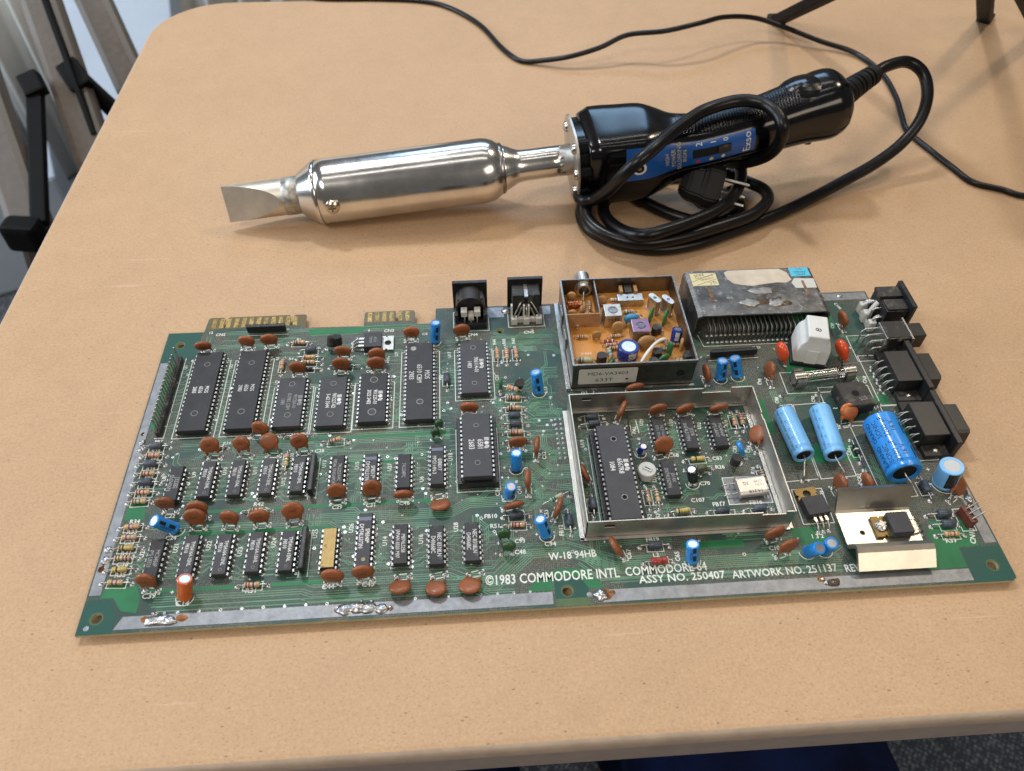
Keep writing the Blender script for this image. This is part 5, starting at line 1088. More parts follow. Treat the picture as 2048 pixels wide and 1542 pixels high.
srect(d1[0] - 9.6, d1[0] + 9.6, d1[1] - .8, d1[1] + 14, .3); srect(d2[0] - 9.8, d2[0] + 9.8, d2[1] - 1.0, d2[1] + 14, .3)
# ---- sockets on the right edge
def dsub(c_, h2, lbl):
    """joystick port: c_ = middle of its rear (board side) edge"""
    o = obj('joystick_port', MB().box(0, 12.5, -10.2, 10.2, .6, 10.6, 'plastic_black', .4), PCB, (c_[0], c_[1], 0), label=lbl)
    obj('face_plate', MB().box(12.6, 15.6, -16.2, 16.2, -1.6, 11.8, 'plastic_black', .5), o)
    bm = bmesh.new(); pts = [(-8.6, 1.0), (8.6, 1.0), (9.8, 2.2), (8.8, 9.2), (7.6, 10.4), (-7.6, 10.4), (-8.8, 9.2), (-9.8, 2.2)]
    mb = MB(); mb.X = Matrix.Translation((15.6, 0, 0)) @ Matrix.Rotation(PI / 2, 4, 'Z') @ Matrix.Rotation(PI / 2, 4, 'X'); mb.prism(pts, 0, 7.2, 'plastic_black'); obj('shell', mb, o)
    for sd in (-1, 1):
        e = obj('ear', MB().box(.6, 12.5, sd * 13.4 - 3.2, sd * 13.4 + 3.2, .4, 3.0, 'plastic_dark', .3), o); obj('rivet', MB().lathe([(1.3, 0), (1.3, .25), (.9, .6), (0, .75)], 14, 'tin'), e, (6.6, sd * 13.4, 3.0))
    for i in range(9): 
        zt = 7.4 if i % 2 else 4.2; y = (i - 4) * 2.2; obj('pin', MB().tube([(0, y, zt), (-1.6, y, zt - .3), (-2.8 - .7 * (i % 2), y, zt * .4), (-3.0 - .9 * (i % 2), y, 0)], .4, 6, 'tin_dull'), o); pad_pts.append((c_[0] - 3.0 - .9 * (i % 2), c_[1] + y, 1))
    srect(c_[0] - 7.5, c_[0] + 8, c_[1] - 17, c_[1] + 17, .3)
j1 = (373.4, 112.7); j2 = (372.6, 79.1)
dsub((j1[0], j1[1]), 0, 'upper black joystick port'); dsub((j2[0], j2[1]), 0, 'lower black joystick port beside the large blue capacitor')
# power switch
p_ = (383.0, 135.4)
o = obj('power_switch', MB().box(-6.0, 6.5, -6.2, 6.2, 2.4, 13.0, 'steel_old', .4), PCB, (p_[0], p_[1], 0), label='metal framed power switch with black rocker')
obj('top', MB().box(-5.6, 6.2, -5.8, 5.8, 13.0, 13.5, 'plastic_dark', .1), o); obj('rocker', MB().box(7.6, 16.0, -4.6, 4.8, 3.4, 12.6, 'plastic_black', .5), o); obj('bezel', MB().box(6.5, 7.6, -7.8, 7.8, 1.0, 14.0, 'steel_old', .2), o); obj('base', MB().box(-5.0, 5.5, -5.6, 5.6, .2, 2.5, 'plastic_brown', .3), o)
for i, (y, z) in enumerate(((4.6, 10), (.2, 10), (-4.2, 10), (3.6, 5.4), (-1.0, 5.4), (-5.0, 5.4))): obj('terminal', MB().tube([(-5.8, y, z), (-9.6 - (z - 5) * .5, y, z - .3), (-11.4 - (z - 5) * .5, y - .3, z - 1.6), (-11.6 - (z - 5) * .5, y - .5, 0)], .5, 6, 'tin'), o)
srect(p_[0] - 18, p_[0] + 2, p_[1] - 9.5, p_[1] + 9, .3)
# power socket in the corner
p_ = (385.2, 155.3)
o = obj('power_socket', MB().box(-2.5, 9.5, -9.0, 9.0, .3, 15.4, 'plastic_black', .5), PCB, (p_[0], p_[1], 0), label='black power socket at the rear right corner')
obj('face_plate', MB().box(9.5, 12.0, -10.4, 10.4, -1.0, 19.6, 'plastic_black', .5), o); obj('top_plate', MB().box(-1.6, 9.2, -8.2, -.6, 15.4, 16.4, 'plastic_dark', .2), o); obj('top_plate', MB().box(-3.2, 9.4, .9, 8.6, 15.4, 17.2, 'plastic_dark', .2), o)
cb = obj('terminal_comb', MB().box(-7.6, -4.6, -9.0, 8.2, .1, 3.6, 'plastic_cream', .4).box(-8.2, -4.2, -8.6, -4.8, .1, 6.6, 'plastic_cream', .8).box(-8.8, -4.6, -2.0, 2.0, .1, 7.4, 'plastic_cream', .8).box(-8.2, -4.0, 5.0, 8.6, .1, 7.0, 'plastic_cream', .8), o)
obj('comb_arm', MB().tube([(-6.6, -1, 6), (-4.2, .4, 10.5), (-2.4, 1.2, 12.6)], 1.5, 8, 'plastic_cream'), o); obj('comb_arm', MB().tube([(-6.4, 6.4, 6), (-4.2, 5.0, 9.5), (-2.6, 4.6, 10)], 1.1, 8, 'plastic_cream'), o); obj('comb_arm', MB().tube([(-6.4, -6.0, 5), (-3.6, -4.6, 7.4), (-2.4, -4.4, 7.6)], 1.1, 8, 'plastic_cream'), o)
for y, z in ((-6.4, 9), (-2.4, 12), (3.0, 12), (7.0, 9)): obj('terminal', MB().tube([(-2.2, y, z), (-5.4, y, z - .4), (-6.4, y, z - 2), (-6.5, y, 0)], .5, 6, 'tin'), o)
# ---- RF modulator: open steel box with its own orange board
MX0, MX1, MY0, MY1, MH = 212.0, 273.7, 115.9, 178.4, 18.2
mo = bpy.data.objects.new('rf_modulator', None); mo.empty_display_size = .01; C.objects.link(mo); mo.parent = PCB; mo.location = Vector((MX0, MY0, 0)) * S - PCB.location; mo['label'] = 'open steel modulator box with an orange inner board'
ML = Vector((MX0, MY0, 0)); MW = MX1 - MX0; MD = MY1 - MY0
def mput(name, mb, loc=(0, 0, 0), rz=0.0, mat=None, label=None): return obj(name, mb, mo, loc, rz, mat, label)
t = .6
for x0, x1, y0, y1 in ((0, MW, 0, t), (0, MW, MD - t, MD), (0, t, t, MD - t), (MW - t, MW, t, MD - t)): mput('wall', MB().box(x0, x1, y0, y1, .1, MH, 'steel_dark'))
for x0, x1, y0, y1 in ((-.25, MW + .25, -.35, -.02), (-.35, -.02, 0, MD), (MW + .02, MW + .35, 0, MD)): mput('rim_bead', MB().box(x0, x1, y0, y1, MH - 1.6, MH + .15, 'steel_old', .1))
mput('flange', MB().box(-2.6, -.3, -1.6, MD, .1, .7, 'steel_old', .1)); mput('flange', MB().box(-2.6, MW + 1.4, -1.7, -.3, .1, .7, 'steel_old', .1))
for y in (MD - 16, MD - 34): mput('tab', MB().box(-.75, -.05, y - 4, y + 4, 3, 11, 'steel_old', .2))
pz = 7.6
mput('inner_board', MB().box(t + .1, MW - t - .1, t + .1, MD - t - .1, pz - 1.4, pz, 'phenolic'))
mput('solder_seam', MB().box(t, MW - t, t, t + .7, pz, pz + .5, 'solder', .2))
# sticker and hole on the near wall
bmk = MB().prism(rrect(3.0, 32.5, 3.0, 14.2, 1.0, 4), 0, .1, 'paper_grey')
X = Matrix.Translation((0, -.36, 1.0)) @ Matrix.Rotation(PI / 2, 4, 'X')
sk = mput('sticker', bmk, mat=X); mk = MB(); mk.X = Matrix.Translation((17.6, 9.4, .12)); mk.text('MD6-VA3403', 3.4, 'print_black', sx=1.08); mk.X = Matrix.Translation((16.2, 4.6, .12)); mk.text('633T', 3.5, 'print_black', sx=1.25); obj('printing', mk, sk); obj('dot', MB().lathe([(.75, .11), (.6, .13), (0, .13)], 14, 'print_black', False), sk, (27.6, 5.8, 0))
X = Matrix.Translation((54.6, -.02, 9.0)) @ Matrix.Rotation(PI / 2, 4, 'X'); mput('hole', MB().lathe([(2.3, 0), (2.2, .04), (0, .04)], 20, 'hole', False), mat=X)
# inner screening wall, coax socket
mput('partition', MB().box(t, 18.5, 36.0, 36.6, pz, MH - .8, 'phenolic_tan')); mput('partition', MB().box(18.0, 18.6, 36.6, MD - t, pz, MH - .6, 'steel_dark'))
X = Matrix.Translation((13.0, MD - 3.4, 12.4)) @ Matrix.Rotation(-PI / 2, 4, 'X')
cx = mput('coax_socket', MB().lathe([(2.9, 0), (4.1, 0), (4.1, 2.2), (4.9, 2.2), (4.9, 3.6), (4.3, 3.6), (4.3, 11.5), (3.3, 11.5), (3.3, .6), (2.9, .0)], 24, 'tin', smooth=False), mat=X); obj('inner', MB().lathe([(0, .4), (2.8, .4), (2.8, .6), (0, .7)], 20, 'plastic_dark'), cx)
mput('lead', MB().tube([(13.0, MD - 3.6, 12.0), (12.6, MD - 6, 10), (12.4, MD - 9, 7), (12.2, MD - 10, pz)], .4, 6, 'tin'))
# slide switch, two crystals
ss = mput('slide_switch', MB().box(30.5, 44.5, 50.0, 55.5, pz, pz + 5.0, 'tin', .4)); obj('bracket', MB().box(32.2, 34.0, 55.6, 60.8, pz + 3.4, pz + 6.4, 'lead_cap', .2).box(40.2, 42.0, 55.6, 60.8, pz + 3.4, pz + 6.4, 'lead_cap', .2), ss); obj('knob', MB().box(35, 39, 55.6, 61.4, pz + 2.4, pz + 6, 'plastic_dark', .3), ss)
for x in (35.4, 38.4): obj('slot', MB().box(x, x + 1.0, 52.0, 53.0, pz + 5.0, pz + 5.03, 'hole'), ss)
def xcan(x, y, col, rz):
    mb = MB(); pf = [(-2.3 + 1.7 * math.cos(math.radians(a)), 1.7 * math.sin(math.radians(a))) for a in range(90, 271, 20)] + [(2.3 + 1.7 * math.cos(math.radians(a)), 1.7 * math.sin(math.radians(a))) for a in range(-90, 91, 20)]
    mb.prism([(a * 1.1, b_ * 1.15) for a, b_ in pf], pz, pz + .6, 'tin'); mb.prism(pf, pz + .6, pz + 9.6, 'tin', smooth=False); o = mput('crystal', mb, (x, y, 0), rz); obj('paint_dot', MB().lathe([(1.0, 0), (.8, .04), (0, .04)], 12, col, False), o, (0, 0, pz + 9.6)); return o
xcan(49.2, 46.5, 'green_cap', -1.0); xcan(56.0, 45.0, 'coil_violet', -1.0)
# tuning coils
def coil(x, y, top_, h_=8.6, s_=4.6, rz=.0):
    o = mput('tuning_coil', MB().box(-s_, s_, -s_, s_, pz, pz + h_, 'tin', .5), (x, y, 0), rz); obj('top', MB().box(-s_ + .3, s_ - .3, -s_ + .3, s_ - .3, pz + h_, pz + h_ + .05, top_), o); obj('core', MB().lathe([(2.7, .02), (2.5, .3), (1.9, .3), (1.8, .03), (0, .02)], 20, 'steel_dark', False), o, (0, 0, pz + h_ + .06)); return o
c1 = coil(25.6, 39.6, 'tin_dull'); mk = MB(); mk.X = Matrix.Translation((0, -4.63, pz + 4.6)) @ Matrix.Rotation(PI / 2, 4, 'X'); mk.text('9138', 3.0, 'print_black'); mk.X = Matrix.Translation((1.5, -4.63, pz + 1.2)) @ Matrix.Rotation(PI / 2, 4, 'X'); mk.text('KJ', 2.6, 'print_black'); obj('marking', mk, c1)
coil(38.4, 27.6, 'coil_violet')
def mcan(x, y, R_, h_, mat, stripe, face, lean=0.0, rz=0.0, txt='0'):
    X = Matrix.Translation((x, y, pz)) @ Matrix.Rotation(rz, 4, 'Z') @ Matrix.Rotation(lean, 4, 'X'); mb = MB(); can(mb, R_, h_, mat); o = mput('electrolytic_capacitor', mb, mat=X); mk = MB(); a = math.radians(face); cyl_patch(mk, R_, a - .4, a + .4, 2.8, h_ - .6, stripe, 8); cyl_text(mk, txt, R_ * .8, R_ + .01, h_ * .55, a + .12, 'print_black'); obj('printing', mk, o)
mcan(30.0, 14.0, 5.4, 7.6, 'sleeve_navy', 'can_grey', -75); mcan(56.5, 22.0, 2.8, 8.4, 'sleeve_navy', 'can_grey', -80, -.25, -.3)
for x, y, yaw in ((16.2, 12.0, 10), (47.8, 30.4, 20), (44.8, 13.2, 5), (41.8, 6.8, 0), (60.0, 10.2, -30 + 40), (28.8, 47.0, 0)):
    to92((x, y - 1.0), yaw, .0, 5.0, pz, 'plastic_dark', 2.6, mo)
def mdisc(x, y, yaw, mat, rx, rz_, t_, h_, lean=0.0, name='ceramic_capacitor'):
    X = Matrix.Translation((x, y, pz)) @ Matrix.Rotation(math.radians(yaw), 4, 'Z') @ Matrix.Rotation(lean, 4, 'X') @ Matrix.Translation((0, 0, h_)); mput(name, cached('%s|m%s%s%s%s' % (name, mat, rx, rz_, t_), lambda mb: disc_mesh(mb, mat, rx, rz_, t_)), mat=X)
for a in ((15.8, 27.0, 5, 'lead_cap', 2.5, 2.5, 1.6, 3.4), (27.6, 30.6, 0, 'lead_cap', 3.3, 3.3, 1.8, 4.2, -.2), (22.6, 51.6, 10, 'lead_cap', 3.0, 2.6, 2.0, 3.6, -.4), (40.6, 18.6, 12, 'lead_cap', 4.6, 3.4, 3.0, 4.4, -.3), (27.6, 4.0, 0, 'lead_cap', 2.6, 2.2, 1.6, 3.2), (20.4, 9.6, 60, 'lead_cap', 2.4, 3.0, 1.8, 3.4), (58.6, 17.6, 80, 'lead_cap', 2.4, 3.4, 1.6, 4.0), (4.8, 44.0, 10, 'lead_cap', 2.8, 2.4, 2.2, 3), (6.0, 56.6, 0, 'lead_cap', 2.6, 2.4, 2.2, 4.2), (10.2, 46.4, 70, 'lead_cap', 2.2, 2.4, 1.8, 3.2), (14.0, 41.0, 70, 'yellow_body', 2.0, 2.2, 1.8, 3),
          (46.4, 38.8, 62, 'green_cap', 3.6, 4.2, 1.8, 5.0), (53.6, 36.6, 62, 'green_cap', 3.6, 4.4, 1.8, 5.0), (51.6, 14.2, -70, 'green_cap', 2.2, 4.2, 2.0, 5.0), (47.4, 7.6, 25, 'green_cap', 3.4, 2.8, 2.0, 4.2), (20.2, 5.6, 50, 'green_cap', 2.0, 3.0, 1.8, 4.0), (35.6, 37.6, 8, 'blue_trim', 4.2, 2.6, 3.2, 4.0)):
    mdisc(*a)
def mres(x, y, rz, mat, bands, l_=5.4, r_=1.05, z=1.3, name='resistor'):
    X = Matrix.Translation((x, y, pz + z)) @ Matrix.Rotation(math.radians(rz), 4, 'Z'); o = mput(name, cached('%s|m%s' % (name, (mat, bands, l_)), lambda mb: axial_body(mb, mat, B4(bands), l_, r_)), mat=X); obj('lead', cached('lead|m%s' % l_, lambda mb: mb.tube([(-l_ / 2 - 1.6, 0, -1.2), (-l_ / 2 - 1.4, 0, -.2), (-l_ / 2, 0, 0), (l_ / 2, 0, 0), (l_ / 2 + 1.4, 0, -.2), (l_ / 2 + 1.6, 0, -1.2)], .28, 5, 'tin')), o)
for a in ((8.6, 28.0, 0, 'pale_body', 'nkrd'), (26.0, 27.6, 5, 'pale_body', 'nkod'), (22.0, 24.0, 0, 'red_body', 'rwrw'), (22.6, 21.4, 0, 'pale_body', 'rvrd'), (24.0, 19.0, 0, 'pale_body', 'nkrd'), (8.0, 11.6, -4, 'aqua_body', 'kryd', 7.6, 1.5), (21.4, 14.2, 100, 'aqua_body', 'ynbd', 7.4, 1.5), (36.0, 45.4, 0, 'pale_body', 'wkrd'), (38.4, 42.4, 0, 'pale_body', 'nkrd'), (40.0, 39.4, 0, 'pale_body', 'nwrd'), (50.8, 31.6, 90, 'pale_body', 'onrd'), (48.6, 23.2, 5, 'tan_body', 'nkrd'), (55.4, 20.0, 0, 'tan_body', 'roed' if 0 else 'rord'), (49.6, 17.0, -10, 'aqua_body', 'kbrd'), (55.0, 6.6, 95, 'aqua_body', 'gkrd'), (57.4, 7.0, 95, 'pale_body', 'nkrd'), (3.2, 6.0, 95, 'pale_body', 'nkrd'), (24.0, 7.8, 95, 'pale_body', 'nyrd'), (29.6, 55.0, 0, 'pale_body', 'wwww'), (36.6, 5.2, 5, 'blue_trim', 'kwkw'), (7.0, 38.4, 85, 'pale_body', 'nrrd'), (12.2, 51, 85, 'pale_body', 'nrrd'), (15.4, 51.6, 85, 'pale_body', 'nrrd'), (51.6, 5.2, 8, 'red_body', 'rrrr')): mres(*a)
def wound(p0, p1, r_, n_, name='air_coil'):
    P0 = Vector(p0); d = Vector(p1) - P0; X = frame(P0, d); pts = []
    for i in range(n_ * 10 + 1): a = 2 * PI * i / 10; pts.append(X @ Vector((r_ * math.cos(a), r_ * math.sin(a), d.length * i / (n_ * 10))))
    mput(name, MB().tube(pts, .34, 5, 'copper_wire'))
wound((3.0, 51.0, pz + 2.6), (10.6, 51.4, pz + 2.6), 2.1, 9); wound((15.0, 42.4, pz + 1), (15.6, 43, pz + 4.4), 1.9, 4); wound((8.0, 37.6, pz + 1.4), (11.6, 37.4, pz + 1.4), 1.5, 4)
mput('white_wire', MB().tube(spline([(34.4, 4.0, pz + 4), (38.0, 8.5, pz + 7), (44, 15.5, pz + 7.2), (50, 20.4, pz + 5), (51.6, 21.4, pz + .5)], 6), .85, 8, 'plastic_white'))
mk = MB()
for tx_, x, y, s_, a in (('94V-0', 9.4, 18.0, 2.4, 182), ('KN52', 7.4, 14.8, 2.2, 182), ('C', 13.4, 6.6, 2.4, 182), ('C', 45.4, 27.4, 2.6, 210), ('+', 44.4, 35.0, 3.0, 0)): mk.X = Matrix.Translation((x, y, pz + .03)) @ Matrix.Rotation(math.radians(a), 4, 'Z'); mk.text(tx_, s_, 'silk')
mput('inner_legend', mk)
# ---- solder lumps on the strips
def blobs(pts, seed):
    mb = MB()
    for i, (x, y, r_, h_, asp, mat) in enumerate(pts): lump(mb, x, y, .05, r_ * (.8 if mat != 'solder' else .95), h_ * (.35 if mat != 'solder' else 1.25), mat, seed + i * 1.7, 18, 6, asp, .34)
    obj('solder_patch', mb, PCB)
blobs([(26.5, 5.4, 2.0, .25, 1.6, 'flux'), (41, 5.2, 2.4, .25, 1.4, 'flux'), (31, 4.6, 2.6, 1.1, 1.9, 'solder'), (35.5, 4.0, 2.2, .9, 1.8, 'solder'), (29, 7.6, .8, .5, 1, 'solder'), (33.5, 7.6, .7, .5, 1, 'solder')], 1)
blobs([(103.5, 4.6, 2.4, .2, 1, 'flux'), (106.5, 4.6, 2.7, 1.0, 1.3, 'solder'), (111, 5.0, 2.8, 1.2, 1.4, 'solder'), (116, 4.6, 2.6, 1.0, 1.6, 'solder'), (121, 4.0, 2.3, .8, 1.4, 'solder'), (125, 4.0, 1.6, .3, .9, 'flux'), (113, 7.8, .7, .5, 1.0, 'solder'), (117, 7.6, .7, .5, 1, 'solder')], 30)
blobs([(213.6, 4.4, 3.2, .25, 1.3, 'flux'), (211.4, 4.2, 2.7, 1.2, 1.15, 'solder'), (216, 5, 2.0, .3, 1.2, 'flux')], 60)
blobs([(305.2, 5.6, 1.6, .5, 1.2, 'flux'), (309.6, 3.8, 2.3, 1.1, 1.5, 'burnt'), (306.6, 4.0, 1.2, .7, 1, 'solder'), (312, 4.8, 1.2, .6, 1, 'burnt')], 80)
blobs([(3.0, 33, 2.2, .8, .8, 'solder'), (2.8, 38, 2.0, .8, .8, 'solder'), (2.6, 29, 2.4, .25, .9, 'flux'), (3.4, 95, 2.0, .7, .7, 'solder'), (2.6, 100, 1.6, .3, .8, 'flux'), (3.2, 90, 1.8, .6, .7, 'solder')], 95)
blobs([(384.6, 44.0, 2.4, .9, .9, 'burnt'), (384.8, 40.0, 2.4, 1.4, .8, 'solder'), (384.4, 36.8, 2.0, .6, 1, 'burnt')], 120)
for q in ((182.5, H - 4.5, 2.4, .8, 1.3, 'solder'), (361, H - 3.6, 1.8, .6, 1.3, 'solder'), (372, H - 3.6, 1.4, .6, 1.3, 'solder')): blobs([q], 140)
# ---- through holes and joints as one mass
jn = MB()
def dome(x, y, r_, h_, mat='joint', z=.03):
    n_ = 8; v = []
    for rr_, zz in ((1, 0), (.72, .55), (.3, .95)): v += [(x + r_ * rr_ * math.cos(2 * PI * i / n_), y + r_ * rr_ * math.sin(2 * PI * i / n_), z + h_ * zz) for i in range(n_)]
    jn.add(v, [(k * n_ + i, k * n_ + (i + 1) % n_, (k + 1) * n_ + (i + 1) % n_, (k + 1) * n_ + i) for k in range(2) for i in range(n_)] + [tuple(2 * n_ + i for i in range(n_))], mat, True)
def ringvia(x, y, r_):
    n_ = 10; v = [(x + q * math.cos(2 * PI * i / n_), y + q * math.sin(2 * PI * i / n_), .06) for q in (r_, r_ * .45) for i in range(n_)]
    jn.add(v, [(i, (i + 1) % n_, n_ + (i + 1) % n_, n_ + i) for i in range(n_)], 'joint'); jn.add(v[n_:], [tuple(range(n_))], 'joint' if random.random() < .6 else 'hole')
for q in pad_pts:
    k = q[2] if len(q) > 2 else 0; dome(q[0], q[1], (.82, 1.2, 1.4)[k], (.35, .6, .7)[k])
for x, y in via_pts: (ringvia if random.random() < .5 else lambda a, b_, c_: dome(a, b_, c_ * .9, .3))(x, y, .78)
for _ in range(330):
    x = random.uniform(14, 378); y = random.uniform(17, 160)
    if x > 306 and (y < 60 or random.random() < .6): continue
    if y < 24 and random.random() < .6: continue
    (ringvia if random.random() < .4 else lambda a, b_, c_: dome(a, b_, c_ * .85, .3))(x, y, random.uniform(.6, .85))
for gx in range(2):
    for gy in range(9): dome(202.0 + gx * 2.4, 74 + gy * 2.9, .75, .35)
for i in range(9): ringvia(30 + i * 8.6, 7.6, .7); ringvia(128 + i * 6.8, 7.6, .6)
for x, y, r_, _ in [(h_[0], h_[1], h_[2], 0) for h_ in holes if h_[2]]:
    n_ = 24; v = [(x + q * math.cos(2 * PI * i / n_), y + q * math.sin(2 * PI * i / n_), .055) for q in (r_ + .55, r_ + .05) for i in range(n_)]; jn.add(v, [(i, (i + 1) % n_, n_ + (i + 1) % n_, n_ + i) for i in range(n_)], 'mask_olive')
for x, y in ((3.6, 2.9), (206.8, 4.9)): dome(x, y, 1.15, .12, 'strip')
obj('solder_joint', jn, PCB, kind='stuff'); obj('copper_trace', tr, PCB, kind='stuff')
# ---- legend
for t_, p_, s_, a in (('\u00a91983 COMMODORE INTL', (192.6, 12.3), 7.2, 0), ('COMMODORE 64', (240.9, 12.0), 6.6, 0), ('ASSY NO. 250407', (247.0, 8.4), 5.0, 0), ('ARTWORK NO. 251137', (290.8, 8.2), 5.0, 0), ('REV', (320.5, 8.9), 5.0, 0), ('W-18 94HB', (201.9, 21.9), 5.2, 0)): pass
def big(txt, a, b_, s_=None):
    """legend line set between its two measured ends"""
    a = Vector(a); b_ = Vector(b_); vs_, fs_, (x0, x1) = glyphs(txt, .012); w_ = (b_ - a).length; mb = MB(); s_ = s_ or w_ / (x1 - x0); mb.X = Matrix.Translation((a.x, a.y, .085)) @ Matrix.Rotation(math.atan2((b_ - a).y, (b_ - a).x), 4, 'Z')
    mb.text(txt, s_, 'silk', align='L', sx=w_ / (x1 - x0) / s_, bold=.012); obj('legend', mb, PCB)
big('\u00a91983 COMMODORE INTL', (164.0, 11.6), (220.7, 11.9), 6.2); big('COMMODORE 64', (223.3, 12.2), (258.3, 12.8), 5.6); big('ASSY NO. 250407', (228.4, 8.5), (265.2, 8.7), 4.9); big('ARTWORK NO. 251137', (268.1, 8.3), (313.7, 8.9), 4.9); big('REV A', (317.0, 8.2), (327.3, 8.5), 4.9); big('W-18 94HB', (191.6, 21.4), (212.3, 22.0), 4.9)
